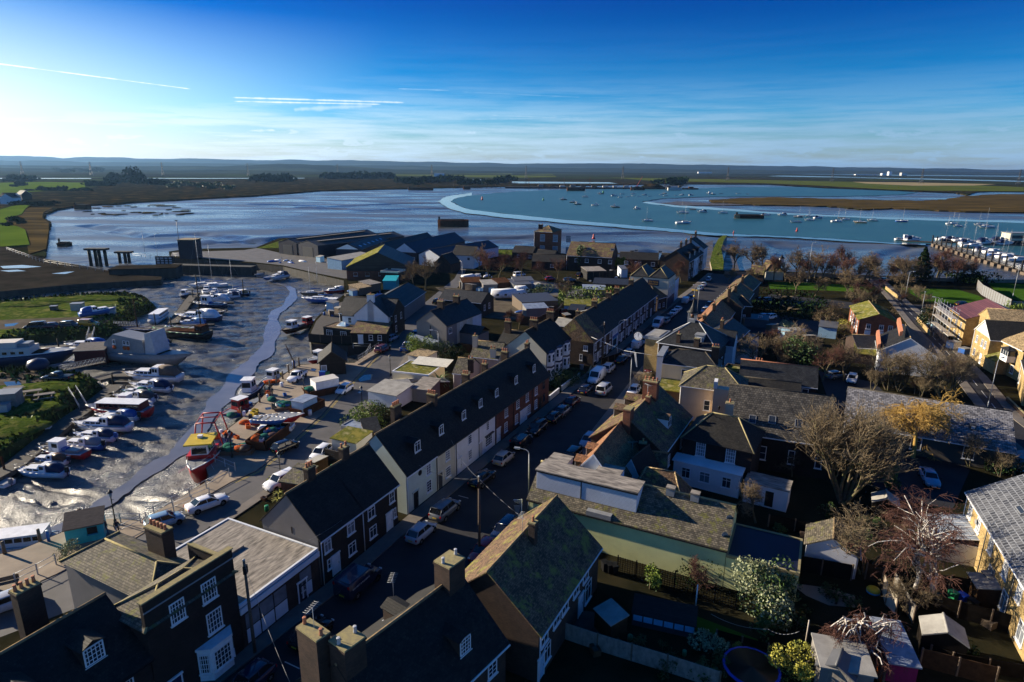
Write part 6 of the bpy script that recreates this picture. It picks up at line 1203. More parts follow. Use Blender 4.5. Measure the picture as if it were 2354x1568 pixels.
gs('white_store','white rendered store with dark mossy roof behind the bare trees',1800,1090,2000,1100,11,5.2,8.0,'white_render','dark_tile',roof='g',rm='dark_ridge',cat='store',win=wr('f',3.2,1.2,1.2,'sash1',7))
s=gs('big_boat_shed','big boat shed with mossy left slope over a brick base',838,1205,1420,1200,24,4.4,9.4,'sheet_dark','sheet_dark',cat='boat shed',rm='tan_tile',win=wr('f',1.5,1.4,1.2,'sash1',3,7,11.5));l_=(P(12,1420,1200,0)-P(12,838,1205,0)).length
MB().box(0,-.06,0,l_,0,3.2,'red_brick').obj('brick_base',s);MB().prism([(-.3,-.1,4.5),(-.3,23,4.5),(l_/2,23,9.55),(l_/2,-.1,9.55)],(0,0,.08),'moss_roof').obj('mossy_slope',s)
gs('flat_cabin','flat roofed cabin with cream fascia before the big boat shed',1150,1226,1310,1235,6,3.6,4.1,'dark_brick','grey_felt',roof='f',cat='cabin',rm='cream')
gs('small_brick_house','small brick house with steep tan verge among the boatyard sheds',1640,1130,1790,1140,9,3.4,6.6,'brown_brick','dark_tile',cat='house',rm='tan_tile')
gs('blue_lean_to','narrow pale blue lean-to on the left of the big boat shed',790,1110,1090,1050,7,3.6,4.2,'lightblue','grey_felt',roof='m',cat='shed')
# houses by the water
b3=house('orange_brick_block','tall orange brick block with white sash windows at the water side',P(13,200,975,0),P(13,365,985,0),14,10.6,13.0,roof='h',hip=5,wall='orange_brick',rf='brown_tile',rm='ridge',win=wr('f',6.6,2.2,3.0,'sash',4,10,16)+wr('f',1.6,2.2,3.0,'sash',4,10,16),cat='apartment block',chim=[(2,3,13.6,dict(pots=2,w=2))])
MB().box(19,1,0,26,8,6.5,'orange_brick').obj('side_wing',b3);window(b3,(22,.99,2.2),0,1.8,2.6,'sash')
b4=R_('long_tiled_house','long dark tiled house with row of dormer roof lights by the water',P(13,545,850,10),P(13,950,868,10),5.6,7.5,wall='dark_brick',rf='brown_tile',rm='dark_ridge',win=wr('f',3.2,1.4,1.4,'sash1',4,8,13,17,23,27,33,38),sky=[(8,'f',7.6,1.4,1.4),(17,'f',7.6,1.4,1.4),(26,'f',7.6,1.4,1.4),(35,'f',7.6,1.4,1.4)],cat='house')
for i,(lb,x0,y0,x1,y1) in enumerate((('low dark roofed house between the store and the orange brick block',0,1010,190,1020),('low tiled house in front of the orange brick block',210,1050,380,1060),('long low dark building in front of the water side houses',180,1100,480,1110),('low black roofed club house by the sea wall',985,1075,1340,1090),('low slate building at the head of the slipway road',1350,1085,1480,1095))):
 gs('low_building',lb,x0,y0,x1,y1,9,3,5.2,'dark_brick','dark_tile',13,roof='g',rm='dark_ridge',cat='building',win=wr('f',.9,1.4,1.2,'case',3,8))
q0,q1=P(13,1615,1215,0),P(13,1782,1085,0);dq=(q1-q0);
for i in range(4):
 a=q0+dq*(i/4);b_=q0+dq*((i+1)/4);l_=(b_-a).length
 house('seaside_house',['dark gabled house with white dormers nearest the junction','dark gabled house with triangular white dormer, second from the junction','dark gabled house with pale front, third from the junction','tall white fronted house nearest the slipway'][i],a,b_,10,7 if i<3 else 8.5,10.5 if i<3 else 12,wall='brown_brick' if i % 2==0 else 'white_render',rf='dark_tile',rm='ridge',win=wr('f',4.2,1.1,1.5,'sash1',l_*.25,l_*.75)+wr('f',1,1.1,1.5,'sash1',l_*.25,l_*.75),dorm=[(l_/2,'f',7.6,2,1.6)] if i<3 else [],chim=[(l_-.4,5,12.6 if i<3 else 14,dict(pots=3,w=1.4))],group='houses by the slipway')
pv=house('park_pavilion','small park pavilion with tiled hipped roof and white cupola',P(14,-30,1200,0),P(14,135,1205,0),8,3.0,6.0,roof='h',hip=5,wall='cream_render',rf='brown_tile',cat='pavilion')
MB().box(-.7,-.7,0,.7,.7,1.6,'white').lathe([(1.2,1.6),(.6,2.1),(.05,2.9)],(0,0,0),'slate',8).obj('cupola',pv,(6,4,5.8))
for i,(lb,x0,y0,x1,y1) in enumerate((('brick cottage with tiled roof at the far end of the right hand row',2280,1170,2354,1180),('pale cottage behind the far park trees',2180,1226,2300,1236))):
 gs('cottage',lb,x0,y0,x1,y1,7,3.2,5.6,'brown_brick','brown_tile',13,roof='g',rm='ridge',cat='cottage')
for lb,x0,y0,x1,y1,m in (('white gabled farmhouse on the far left shore',5,505,125,505,'white_render'),('white farmhouse wing beside the gabled one',135,495,200,490,'white_render'),('dark brick barn behind the white farmhouse',205,465,300,462,'brown_brick')):
 house('farmhouse',lb,P(11,x0,y0,-1),P(11,x1,y1,-1),14,6,10,roof='x',wall=m,rf='dark_tile',cat='farmhouse',z0=-1)
 # central yard
for lb,t_,x0,y0,x1,y1,dp,he,m,r_ in (('row of lock-up garages with faded turquoise doors',23,478,290,800,300,6,2.4,'lightblue','moss_roof'),('workshop under a lattice of bare roof battens',23,90,270,420,250,9,2.6,'wood','darkgrey'),('pale sheet roofed store left of the walled yard',23,130,320,330,310,4,2.3,'grey_render','pvc_roof'),('dark slate garage behind the corner house',23,510,330,650,340,5,2.3,'dark_brick','slate'),('long dark timber shed above the conifer hedge',23,740,95,1060,110,8,3.0,'tarwood','slate'),('blue sheet roofed greenhouse shed with pale ribs',23,650,125,860,130,5,2.2,'grey_sheet','pvc_roof'),('rusty roofed container store by the yard lane',22,1900,75,2080,70,7,2.6,'grey_sheet','rust'),('green grey felt shed beside the container store',22,2090,90,2220,85,6,2.4,'grey_render','grey_felt'),('brown roofed yard store near the caravans',22,2230,80,2354,70,6,2.6,'rust','rust'),('pale blue roofed boat shelter among the yard stores',23,20,90,180,80,8,2.4,'grey_sheet','grey_sheet'),('tan roofed hut on the creek bank beside the moored yachts',22,950,120,1060,100,5,2.2,'wood','tan_tile'),('patched roof hut behind the tan one',22,1050,90,1150,70,5,2.4,'wood','felt'),('turquoise tarp covered store by the boatyard',12,1170,1290,1290,1290,7,2.8,'teal','teal'),('dark shed beside the fenced yard by the water houses',13,690,1200,860,1195,7,3,'tarwood','felt'),('white panelled cabin among the far yards',13,1000,1180,1060,1180,6,3,'white_board','grey_sheet'),('white mobile home right of the black timber building',13,20,1290,200,1285,5,2.8,'white_board','grey_sheet')):
 px4('yard_building',lb,t_,x0,y0,x1,y1,dp,he,he+.5,roof='m',wall=m,rf=r_,cat='yard building')
def caravan(label,loc,rz,L_=6.0,z=0.0,cat='caravan',w_=2.2,h_=2.3,name='caravan'):
 def mk():
  b=MB();pr=[(-L_/2,.5),(-L_/2-.02,1.2),(-L_/2+.25,h_),(L_/2-.9,h_+.1),(L_/2-.1,1.5),(L_/2,.5)]
  b.loft([[(x,y,z_) for x,z_ in pr] for y in (-w_/2,w_/2)],'white');g=MB()
  for s in (-1,1):
   for x in (-1.9,-.2,1.5):g.box(x*L_/6,s*w_/2-.02,1.2,x*L_/6+.8,s*w_/2+.02,1.75,'car_glass')
  g.box(L_/2-.35,-w_*.35,1.3,L_/2-.2,w_*.35,1.8,'car_glass');w2=MB()
  for s in (-1,1):
   for x in ((-L_*.3,L_*.3) if cat=='motorhome' else (0,)):w2.tube((x,s*w_*.46,.33),(x,s*w_*.40,.33),.33,m='tyre',n=12)
  w2.box(-L_/2+.2,-w_*.3,.3,L_/2-.3,w_*.3,.5,'darkgrey');return b.mesh('body'),g.mesh('window'),w2.mesh('chassis')
 a,b_,c=once(('cvn',L_,cat),mk);return parts(name,label,cat,loc,rz,None,z,body=a,window=b_,chassis=c)
caravan('long white coach built motorhome parked in the yard',P(22,2290,150,0),.1,8.5,cat='motorhome',name='motorhome',h_=2.9)
caravan('white touring caravan right of the motorhome',P(23,50,140,0),.15,6);caravan('white caravan beside the mobile home',P(12,1960,1215,0),.6,5.5);caravan('small white caravan behind the yard garages',P(23,90,100,0),.2,4.5)
# parked and moving vehicles
SA=math.atan2(.893,.45)
def cv(kind,col,lb,t_,x,y,face=0,z=0.0,**kw):
 p=P(t_,x,y,.75+z);return vehicle(kind,col,lb,p,SA+(PI if face else 0),z=z+.006,**kw)
def cp(kind,col,lb,t_,xr,yr,xn,yn,z=0.0,**kw):
 a,b_=P(t_,xr,yr,z+.5),P(t_,xn,yn,z+.5);d=b_-a;return vehicle(kind,col,lb,(a+b_)/2,math.atan2(d.y,d.x),z=z+.006,**kw)
nv=cv('minivan','navy','dark navy van with lettered sides outside the flat roofed shop',42,950,290,0,sc=1.12)
text(nv,'GAS HEAT & PLUMBING',(-.8,-.935,1.25),(PI/2,0,0),.2,'silver')
for a in (('hatch','black','black low car just below the navy van',42,510,750,0),('hatch','navy','navy car at the bottom edge with one red tail light showing',41,2290,1205,1),('hatch','silver','silver hatchback with dark sunroof, second car up from the navy van',32,1520,1050,0),('suv','grey','grey coupe style car between the silver hatchback and the black saloon',32,1740,850,0),('saloon','black','black saloon outside the cream and white painted houses',32,2080,560,0),('hatch','beige','small beige rounded car outside the shop window house',32,2280,372,0),('minivan','black','black van with yellow lettering on its side, next above the beige car',33,90,235,0),('suv','black','dark four wheel drive with pale bonnet facing us',33,230,105,1),('hatch','black','black hatchback between the four wheel drive and the grey one',23,390,1225,0),('hatch','grey','dark grey hatchback below the maroon car',23,470,1165,0),('hatch','maroon','maroon hatchback below the navy one, left kerb',23,555,1080,0),('hatch','navy','navy hatchback tucked behind the white panel van',23,680,972,0),('van','white','white panel van facing us beside the clipped hedge',23,775,870,1),('mpv','silver','silver people carrier in the road beside the white panel van',23,850,975,0),('suv','silver','silver estate car just beyond the white panel van',23,890,780,0),('saloon','black','black saloon beyond the silver estate',23,1010,700,0),('hatch','silver','silver hatchback below the small white van',23,1080,635,0),('minivan','white','small white van outside the blue shopfront',23,1155,565,0),('hatch','white','white hatchback touching the small white van',23,1215,522,0),('van','white','tall white van driving towards us past the clock',23,1340,380,1),('hatch','beige','beige hatchback behind the tall white van',23,1418,342,0),('hatch','grey','blue grey hatchback between beige and white cars',23,1450,305,0),('saloon','white','first white saloon beyond the blue grey car',23,1490,268,0),('saloon','white','farther of two white saloons before the pub',23,1528,236,0),('minivan','white','white van at the junction outside the pub',23,1600,163,0),('pickup','silver','silver pickup alongside the van at the junction',23,1645,142,0),('hatch','lightblue','pale blue car at the near end of the seaside row',23,1733,46,0),('hatch','silver','silver car second along the seaside row',23,1765,14,0),('hatch','lightblue','pale blue car parked nearest the slipway',13,1810,1190,0),('estate','silver','silver estate facing us beside the orange tiled slope',23,1775,250,1),('hatch','black','dark car beyond the silver estate on the right kerb',23,1810,200,1),('hatch','white','white car half hidden by the bare street shrub',23,1120,985,1),('hatch','maroon','purple red car under the clock house wall',23,1275,785,1),('hatch','lightblue','pale blue hatchback outside the orange dormered house',33,705,212,1),('suv','black','black car with grey roof outside the orange dormered house',33,545,375,1),('hatch','red','bright red car behind the big capped chimney',32,2090,1225,1),('suv','navy','dark blue car just above the bright red one',32,2290,1045,1)):
 cv(a[0],a[1],a[2],*a[3:])
for a in (('saloon','white','white saloon parked by the promenade railings',31,1780,850,2030,760,.0),('hatch','lightblue','pale blue hatchback behind the mossy roof chimney',31,1405,1000,1620,935),('estate','silver','silver estate at the left edge below the promenade bench',41,150,470,-60,545),('suv','white','white boxy four wheel drive with roof rack beside the yard wall',32,335,560,130,655),('hatch','white','small white hatchback facing us beside the mossy shed',32,660,300,545,385),('hatch','black','black hatchback on the quay behind the long net skip',32,180,320,355,245),('pickup','white','white pickup beside the red boat on the quay',32,330,115,40,115),('hatch','white','white hatchback between the white box skip and the lantern',22,865,950,760,1015),('pickup','white','white pickup parked near the black hut',22,430,835,325,905),('suv','maroon','maroon four wheel drive leaving up the quay road',22,1115,640,1215,590),('pickup','blue','bright blue pickup beside the round green tree',22,1355,630,1425,565),('hatch','maroon','dark purple car above the blue pickup',22,1405,540,1475,500),('hatch','lightblue','light blue car against the grey gable house',22,1455,488,1500,455),('hatch','lightblue','turquoise hatchback by the white gable house',22,1215,528,1290,492),('mpv','black','dark people carrier at the left of the grass bank row',21,385,405,262,412,-.48),('hatch','maroon','maroon hatchback between dark cars on the grass bank',21,510,400,395,405,-.48),('suv','black','black four wheel drive beside the orange van on the grass',21,570,395,715,395,-.48),('minivan','orange','orange van with cream roof on the grass bank',21,745,385,900,385,-.48),('pickup','black','dark pickup near the picnic tables',21,655,880,400,880,-.48),('saloon','lightblue','pale blue saloon alone in the dark driveway',34,1440,490,1530,650),('hatch','white','white car with leaf speckled roof near the pebbledashed gable',24,785,850,760,925),('hatch','white','white car at the left of the park car area',24,70,310,-40,325),('estate','black','dark car in the park lane beside the hedge',24,300,205,390,205),('hatch','red','red car on the shore road beyond the park',14,1030,1205,1115,1200),('hatch','black','dark car near the scaffolded house',24,1745,200,1840,200),('hatch','blue','blue car just behind the pink brick parapet',24,1200,425,1270,420),('hatch','red','red car in the yard before the water side houses',13,305,1195,400,1190),('suv','black','dark car behind the fenced yard',13,605,1165,650,1150),('estate','grey','grey estate among the yard trees',13,490,1205,570,1200),('mpv','white','white people carrier at the left of the yard road',13,0,1165,135,1150),('minivan','white','white van beside the boatyard lane',12,2010,1195,2070,1160),('hatch','white','white car next to the boatyard lane van',12,1915,1210,1965,1185),('hatch','red','red car before the turquoise garages',23,460,275,530,270),('hatch','lightblue','pale blue car beside the sheet roofed lean-to',23,2290,318,2354,310),('hatch','navy','dark blue car behind the brown roofed house',23,2250,165,2310,160),('estate','silver','silver car right of the dark blue one in the car park',23,2330,165,2390,160),('hatch','black','black car far down the lane beside the boat store',22,1640,190,1680,160),('estate','grey','grey car in the shade of the lane behind the hall',24,590,860,650,850)):
 cp(a[0],a[1],a[2],*a[3:])
 # creek boats
def bp(kind,lb,t_,xs,ys_,xb,yb,L_,hull='white',trim='navy',canopy='navy',z=-2.75,**kw):
 a,b_=P(t_,xs,ys_,z+.8),P(t_,xb,yb,z+.8);d=b_-a;return boat(kind,lb,(a+b_)/2,math.atan2(d.y,d.x),L_*.9,hull,trim,canopy,z=z,**kw)
for a in (('cruiser','pale blue hulled cruiser with navy hood, lowest in the creek',31,600,520,185,510,7.0,'lightblue','white','navy'),('cruiser','small white cruiser under a brown cover',31,610,405,300,400,5.6,'white','navy','brown'),('fish','white fishing boat with red lower hull and open deck',31,795,350,400,320,7.6,'red','white','blue'),('cruiser','cruiser draped in a grey green tarpaulin',31,915,270,600,258,6.8,'blue','white','grey'),('cruiser','white cruiser with blue hull band and navy cover above the tarpaulined one',31,1050,195,715,180,6.6,'white','blue','navy'),('cruiser','largest white cruiser with navy hood and pale blue top',31,1210,100,700,95,9.2,'white','navy','navy'),('open','white open boat cut by the left edge',31,70,620,-230,580,6.5,'white','grey','grey'),('house','red and white launch with long windows',21,1360,1195,865,1180,11,'red','white','maroon'),('cruiser','silver blue cruiser in front of the red launch',21,1230,1235,950,1235,7,'lightblue','white','blue'),('fish','white pilot boat with tall wheelhouse behind the red launch',21,1370,1125,1045,1115,7.4,'white','white','blue'),('cruiser','white cruiser with charcoal hood above the pilot boat',21,1425,1070,1075,1060,7.8,'white','navy','darkgrey'),('cruiser','cruiser with green cover and dark hood',21,1330,1010,1165,1000,5.6,'white','green','net'),('cruiser','white cruiser with orange lifebuoy on its rail',21,1560,975,1230,955,8.4,'white','navy','navy'),('cruiser','long old motor yacht with glazed aft cabin',21,1655,880,1190,870,11.5,'white','wood','wood'),('cruiser','white cruiser with blue hood behind the red floating shed',21,975,580,640,590,9,'white','white','blue'),('cruiser','small cruiser with blue hood behind the grey ship',21,1535,550,1400,545,5.6,'white','white','blue'),('barge','green decked work barge with white wheelhouse',21,1945,500,1430,470,15,'tarwood','green','green'),('open','long black open boat on the upper pontoon',21,1450,440,1170,440,9,'tarwood','blue','blue'),('open','blue and white open boat beside the green barge',21,1820,420,1540,420,8,'blue','white','blue'),('cruiser','big white motor yacht with flying bridge on the upper pontoon',21,2035,340,1635,330,12.5,'navy','white','white'),('cruiser','white cruiser with pale blue cover below the motor yacht',21,1880,370,1650,372,7,'white','blue','lightblue'),('house','white roofed houseboat across the pontoon end',21,1400,370,1540,280,11,'white','navy','white'),('open','varnished open boat with blue bundle',21,1880,285,2030,275,6.5,'wood','white','blue'),('fish','navy hulled boat with white wheelhouse on the upper pontoon',21,2080,215,1795,205,10,'navy','white','blue'),('cruiser','long white cruiser above the navy hulled boat',21,2110,160,1860,155,9,'white','navy','white'),('fish','dark hulled motor boat with green flag at the pontoon head',21,1760,90,1660,135,7.5,'navy','white','white'),('cruiser','white cruiser facing us at the pontoon head',21,1930,50,1870,115,8.5,'white','white','navy'),('cruiser','white yacht hull beside the cruiser facing us',21,2000,70,1940,120,7,'white','white','white'),('cruiser','white speedboat at the end finger of the upper pontoon',21,2180,120,2020,135,7.5,'white','navy','navy'),('cruiser','small boat under a tan cover at the end finger',21,2250,100,2150,105,6.5,'navy','white','tan_tile'),('open','blue covered boat drawn up by the lock',12,180,1165,75,1195,8,'blue','blue','blue'),('cruiser','blue striped cruiser on the mud by the lock',12,290,1160,140,1190,9.5,'white','blue','navy'),('ding','grey dinghy on the mud left of the blue striped cruiser',12,65,1140,0,1150,4,'grey','white','grey'),('sail','blue and white yacht with blue sail cover leaning on the mud',22,720,165,480,165,11,'blue','white','blue'),('sail','wooden yacht with furled blue sail on the upper mud',22,560,95,475,100,8,'wood','white','blue'),('cruiser','white cruiser with red hull band among the upper yachts',22,810,70,650,85,8,'red','white','white'),('open','red hulled boat beside the crane jib',22,800,220,735,220,5.5,'red','white','white'),('fish','rusting brown wreck with glazed wheelhouse',22,430,400,290,450,9.5,'rust','rust','blue'),('fish','rusty trawler behind the brown wreck',22,560,370,450,400,9,'rust','red','blue'),('fish','red and white fishing boat behind the black hut',22,670,670,540,720,8,'red','white','blue'),('cruiser','white cruiser hidden in the inlet beside the ramp',22,880,615,740,605,7,'white','navy','lightblue'),('fish','fishing boat with yellow deckhouse and orange floats at the quay',21,2354,960,2270,1050,10,'navy','white','yellow'),('fish','white fishing boat moored at the quay bollards',22,240,860,150,900,8.5,'white','white','yellow'),('fish','white fishing boat with red rails at the quay',21,2354,1130,2180,1200,9.5,'blue','red','blue'),('house','white launch with long glass cover at the lower left quay',31,240,1190,-60,1230,9.5,'white','lightblue','white'),('ding','grey inflatable beside the red floating shed',21,650,730,500,760,4.5,'grey','grey','grey'),('ding','small black tender by the creek cruisers',31,840,30,740,25,3.2,'black','grey','grey')):
 bp(*a)
bpole=lambda lb,t_,x,y,L_,mh:bp('sail',lb,t_,x+40,y,x-60,y+10,L_,'white','navy','blue',mast=mh)
bpole('tall masted white yacht, left of the three at the creek bend',21,1880,20,10,17);bpole('white yacht with slender mast, middle of the three at the creek bend',21,1985,25,9,14);bpole('short masted yacht at the creek bend beside the tan cover',21,2170,75,8,10)
rb=boat('fish','red trawler with yellow wheelhouse roof and gallows lying against the quay',P(31,1905,350,-.2),math.atan2(*((P(31,1800,500,0)-P(31,2010,150,0)).yx)),12.0,'red','white','yellow',B=3.8,z=-2.9,dpt=3.1)
rb.name='red_trawler'
MB().box(-.1,-1.7,5.6,3.7,1.7,5.78,'yellow').box(1.0,-.5,5.78,1.6,.1,6.1,'white').box(-.2,-1.62,3.2,3.4,1.62,4.1,'red').obj('wheelhouse_roof',rb)
g=MB()
for x in (-1.2,-5.0):
 for s in (-1,1):g.tube((x,s*1.9,3.2),(x+.3,s*1.2,6.9),.1,m='red',n=6)
 g.tube((x+.3,-1.2,6.9),(x+.3,1.2,6.9),.1,m='red',n=6)
for s in (-1,1):g.tube((-.9,s*1.2,6.9),(-4.7,s*1.2,6.9),.08,m='red',n=6)
g.tube((-3,-1.2,6.9),(-3,1.2,6.9),.08,m='red',n=6);g.obj('gallows',rb)
MB().tube((-3,-1.1,4.0),(-3,1.1,4.0),.5,m='net_o',n=12).obj('net_drum',rb)
text(rb,'BOY DANIEL',(3.46,0,5.2),(PI/2,0,PI/2),.34,'white')
for s in (-1,1):text(rb,'BOY DANIEL',(4.7,s*1.78,2.9),(PI/2+.2*s*0,0,PI+.42 if s>0 else -.42),.34,'white')
gsx=boat('barge','big grey steel ship with red lifebuoys and funnel fin',P(21,1360,700,-1.5),math.atan2(*((P(21,1625,740,0)-P(21,1090,690,0)).yx)),19,'grey','grey','grey',B=5.2,z=-2.7);gsx.name='grey_ship'
b=MB();b.prism([(-9,-2.1,2.4),(1.5,-2.1,2.4),(1.0,-1.9,5.8),(-6,-1.9,6.6),(-8.6,-1.9,4.6)],(0,4.2,0),'grey').prism([(1.5,-2.0,2.4),(4.2,-2.0,2.4),(3.0,-1.6,7.6),(1.6,-1.6,7.2)],(0,4.0,0),'silver');b.obj('superstructure',gsx)
for x in (-5.8,-3.2,-2.3):window(gsx,(x,-2.14,4.6),0,.7,.9,'sash1')
for x in (-5.8,-3.3,-2.4):MB().lathe([(.42,0),(.42,.1),(.25,.1)],(0,0,0),'net_o',12).obj('lifebuoy',gsx,(x,-2.16,3.9)).rotation_euler=(PI/2,0,0)
osx=boat('barge','old white ship with navy hull at the left edge',P(21,190,720,-1.5),math.atan2(*((P(21,495,700,0)-P(21,-100,730,0)).yx)),20,'navy','white','white',B=5,z=-2.7);osx.name='old_ship'
b=MB();b.box(-8.5,-2,2.5,3.0,2,4.4,'dirty_white').box(-6.5,-1.7,4.4,.5,1.7,5.6,'dirty_white').box(.5,-1.2,4.4,2.6,1.2,5.2,'grey');b.obj('superstructure',osx)
for i in range(7):MB().box(-.4,-.03,0,.4,.03,.5,'car_glass').obj('window',osx,(-7.6+i*1.5,-2.02,3.2))
house('floating_shed','dark red floating shed with weathered flat roof',P(21,695,735,-1.6),P(21,975,720,-1.6),4.2,3.2,3.8,roof='m',wall='maroon',rf='old_wood',cat='floating shed',z0=-2.4)
# pontoons, gangways
def pontoon(lb,pts,wd,z=-1.4):
 l_=[p for p in pts];o=strip('deck',l_,wd,z,'deck');me_=o.data;bpy.data.objects.remove(o)
 t=thing('pontoon',lb,'pontoon',(0,0,0),0,'pontoons in the creek');place(me_,'deck',t)
 b=MB();pp=[Vector((p[0],p[1],z)) for p in l_]
 for i,p in enumerate(pp[:-1]):
  q_=pp[i+1];d=(q_-p).normalized();n_=Vector((-d.y,d.x,0))*wd/2
  for s in (-1,1):b.prism([p+n_*s,q_+n_*s,q_+n_*s+Vector((0,0,-.55)),p+n_*s+Vector((0,0,-.55))],n_.normalized()*.12*s*-1,'wood')
 b.obj('float',t);return t
PZ=-1.4
pontoon('long lower pontoon walkway beside the grass bank',[P(t_,x,y,PZ) for t_,x,y in ((21,1075,935),(21,830,1130),(31,590,60),(31,380,240),(31,140,440),(31,-200,620))],3.0)
pontoon('upper pontoon walkway running towards the lock',[P(21,x,y,PZ) for x,y in ((1800,90),(1735,165),(1660,270),(1590,370))],2.6)
pontoon('curving pontoon behind the grey ship',[P(21,x,y,PZ) for x,y in ((320,600),(700,570),(1100,540),(1420,500))],2.0)
pontoon('short pontoon stub beside the long old motor yacht',[P(21,x,y,PZ) for x,y in ((900,890),(1050,850),(1250,850),(1620,850))],1.8)
for i,(t_,x0,y0,x1,y1) in enumerate(((21,1060,905,1260,910),(21,1000,1020,1200,1020),(21,900,1090,1050,1110),(31,680,75,900,30),(31,560,205,760,200),(31,420,290,640,300),(31,270,440,430,440),(21,1785,130,2080,125),(21,1735,180,2150,178),(21,1690,255,2090,245),(21,1600,395,1970,380),(21,1340,400,1600,400))):
 pontoon('%s short finger jetty %s' % (('first','second','third','fourth','fifth','sixth','seventh','first','second','third','fourth','fifth')[i],'from the top of the lower pontoon' if i<7 else 'from the top of the upper pontoon'),[P(t_,x0,y0,PZ),P(t_,x1,y1,PZ)],1.0)
def gang(lb,a,b_,wd=1.1):
 a,b_=Vector(a),Vector(b_);t=thing('gangway',lb,'gangway',a,0,'gangways to the pontoons');d=b_-a;n_=Vector((-d.y,d.x,0)).normalized()*wd/2
 MB().prism([n_,d+n_,d-n_,-n_],(0,0,.08),'deck').obj('walkway',t)
 for s in (-1,1):
  r=MB();up=Vector((0,0,1.0));k=10
  for zz in (1.0,.5):r.tube(n_*s+up*zz,d+n_*s+up*zz,.03,m='galv',n=4)
  for i in range(k+1):r.tube(n_*s+d*i/k,n_*s+d*i/k+up,.025,m='galv',n=4)
  for i in range(k):r.tube(n_*s+d*i/k,n_*s+d*(i+1)/k+up,.018,m='galv',n=3)
  r.obj('handrail',t)
gang('steep white gangway from the grass bank down to the lower pontoon',P(21,670,1000,-.5),P(21,770,1160,PZ));gang('long lattice gangway to the red floating shed',P(21,570,810,-.5),P(21,960,730,PZ+.6));gang('twin railed gangway beside the orange van',P(21,850,440,-.6),P(21,820,540,PZ));gang('level lattice gangway at the tip of the grass bank',P(21,1050,395,-.6),P(21,1290,400,PZ))
for i,(lb,t_,x,y,h,zb) in enumerate((('rusty mooring pile at the grass bank tip',21,1265,410,9,-3),('dark pile beside the houseboat',21,1430,385,4.5,-3),('dark pile at the middle of the upper pontoon',21,1845,380,6,-3),('thin pile at the head of the upper pontoon',21,1835,220,11,-3),('pile at the inner end of the curving pontoon',21,540,590,3.5,-3),('pile beside the green barge',21,1580,440,5,-3),('tall pile by the end fingers',21,2240,95,6,-3),('pile on the stub pontoon',21,1040,920,3.5,-3),('rusty pile at the lower left pontoon end',31,40,490,3.4,-3),('pile near the pontoon head',21,1775,135,4,-3))):
 p=P(t_,x,y,PZ);poleobj('mooring_pile',lb,'pile',p,h,.16,'rust' if i in (0,8) else 'tarwood',zb,'mooring piles')
 # harbour boats
HB=[(13,475,465,'fish','navy',10),(13,560,490,'fish','tarwood',9),(13,605,508,'fish','navy',9),(13,765,518,'fish','white',9),(13,952,535,'fish','tarwood',10),(13,1150,550,'fish','white',9),(13,1245,662,'sail','white',10),(13,1570,588,'sail','white',12),(13,1575,685,'sail','white',13),(13,1665,556,'open','black',7),(13,1750,580,'cruiser','white',10),(13,1940,588,'sail','white',10),(13,820,412,'fish','navy',11),(13,675,440,'sail','white',10),(13,940,430,'cruiser','white',10),(13,997,442,'open','white',8),(13,1015,413,'open','white',8),(13,1068,438,'open','white',7),(13,1115,412,'sail','white',9),(13,1115,430,'open','white',6),(13,1168,437,'open','lightblue',6),(13,1218,422,'cruiser','white',8),(13,1260,433,'open','white',6),(13,1370,418,'open','white',6),(13,1402,410,'sail','navy',9),(13,1412,430,'open','white',8),(13,1505,427,'ding','white',5),(13,1560,424,'cruiser','white',8),(13,1648,424,'cruiser','white',9),(13,1820,410,'fish','white',13),(13,1850,415,'fish','navy',9),(13,1922,410,'open','navy',7),(13,2080,410,'open','white',8),(13,2165,412,'open','navy',6),(13,2335,610,'cruiser','white',9),(14,132,608,'cruiser','white',9),(14,280,625,'sail','navy',9),(14,375,618,'sail','white',8),(14,382,655,'sail','white',9),(14,255,672,'open','white',10),(14,462,636,'cruiser','white',10),(14,632,668,'sail','white',10),(14,675,632,'open','navy',6),(14,710,650,'sail','white',9),(14,848,678,'sail','tan_tile',10),(14,960,660,'sail','cream',9),(14,1228,668,'sail','blue',10),(14,1688,690,'sail','white',9),(14,1745,712,'sail','white',9),(14,1945,698,'sail','white',9),(14,2010,722,'sail','white',13)]
rh=random.Random(3);words={'fish':'fishing boat','sail':'yacht','cruiser':'cruiser','open':'open boat','ding':'dinghy'}
tones={'navy':'dark blue','tarwood':'black','tan_tile':'tan','lightblue':'pale blue'}
HL={}
for i,(t_,x,y,k,c,l_) in enumerate(HB):
 zone=('at the moorings nearest the wharf' if y<450 else 'in mid channel') if t_==13 else ('off the marina' if x>1500 else 'near the marsh side of the channel')
 key='%s hulled %s moored %s' % (tones.get(c,c),words[k],zone)
 p=P(t_,x,y,-3.0);o=boat(k,key,p,rh.uniform(-.35,.35)+(PI if rh.random()<.6 else 0),l_*.92,c,'white' if c != 'white' else 'navy','navy',z=-3.35,group='boats moored in the harbour')
 HL.setdefault(key,[]).append((x,o))
for key,v in HL.items():
 if len(v)>1:
  v.sort(key=lambda q:q[0]);od=['leftmost','second from the left','third from the left','fourth from the left','fifth from the left','sixth from the left','seventh from the left','eighth from the left','ninth from the left','tenth from the left','eleventh from the left']
  for j,(_,o) in enumerate(v):o['label']=key.replace('moored ','')+', '+od[j]
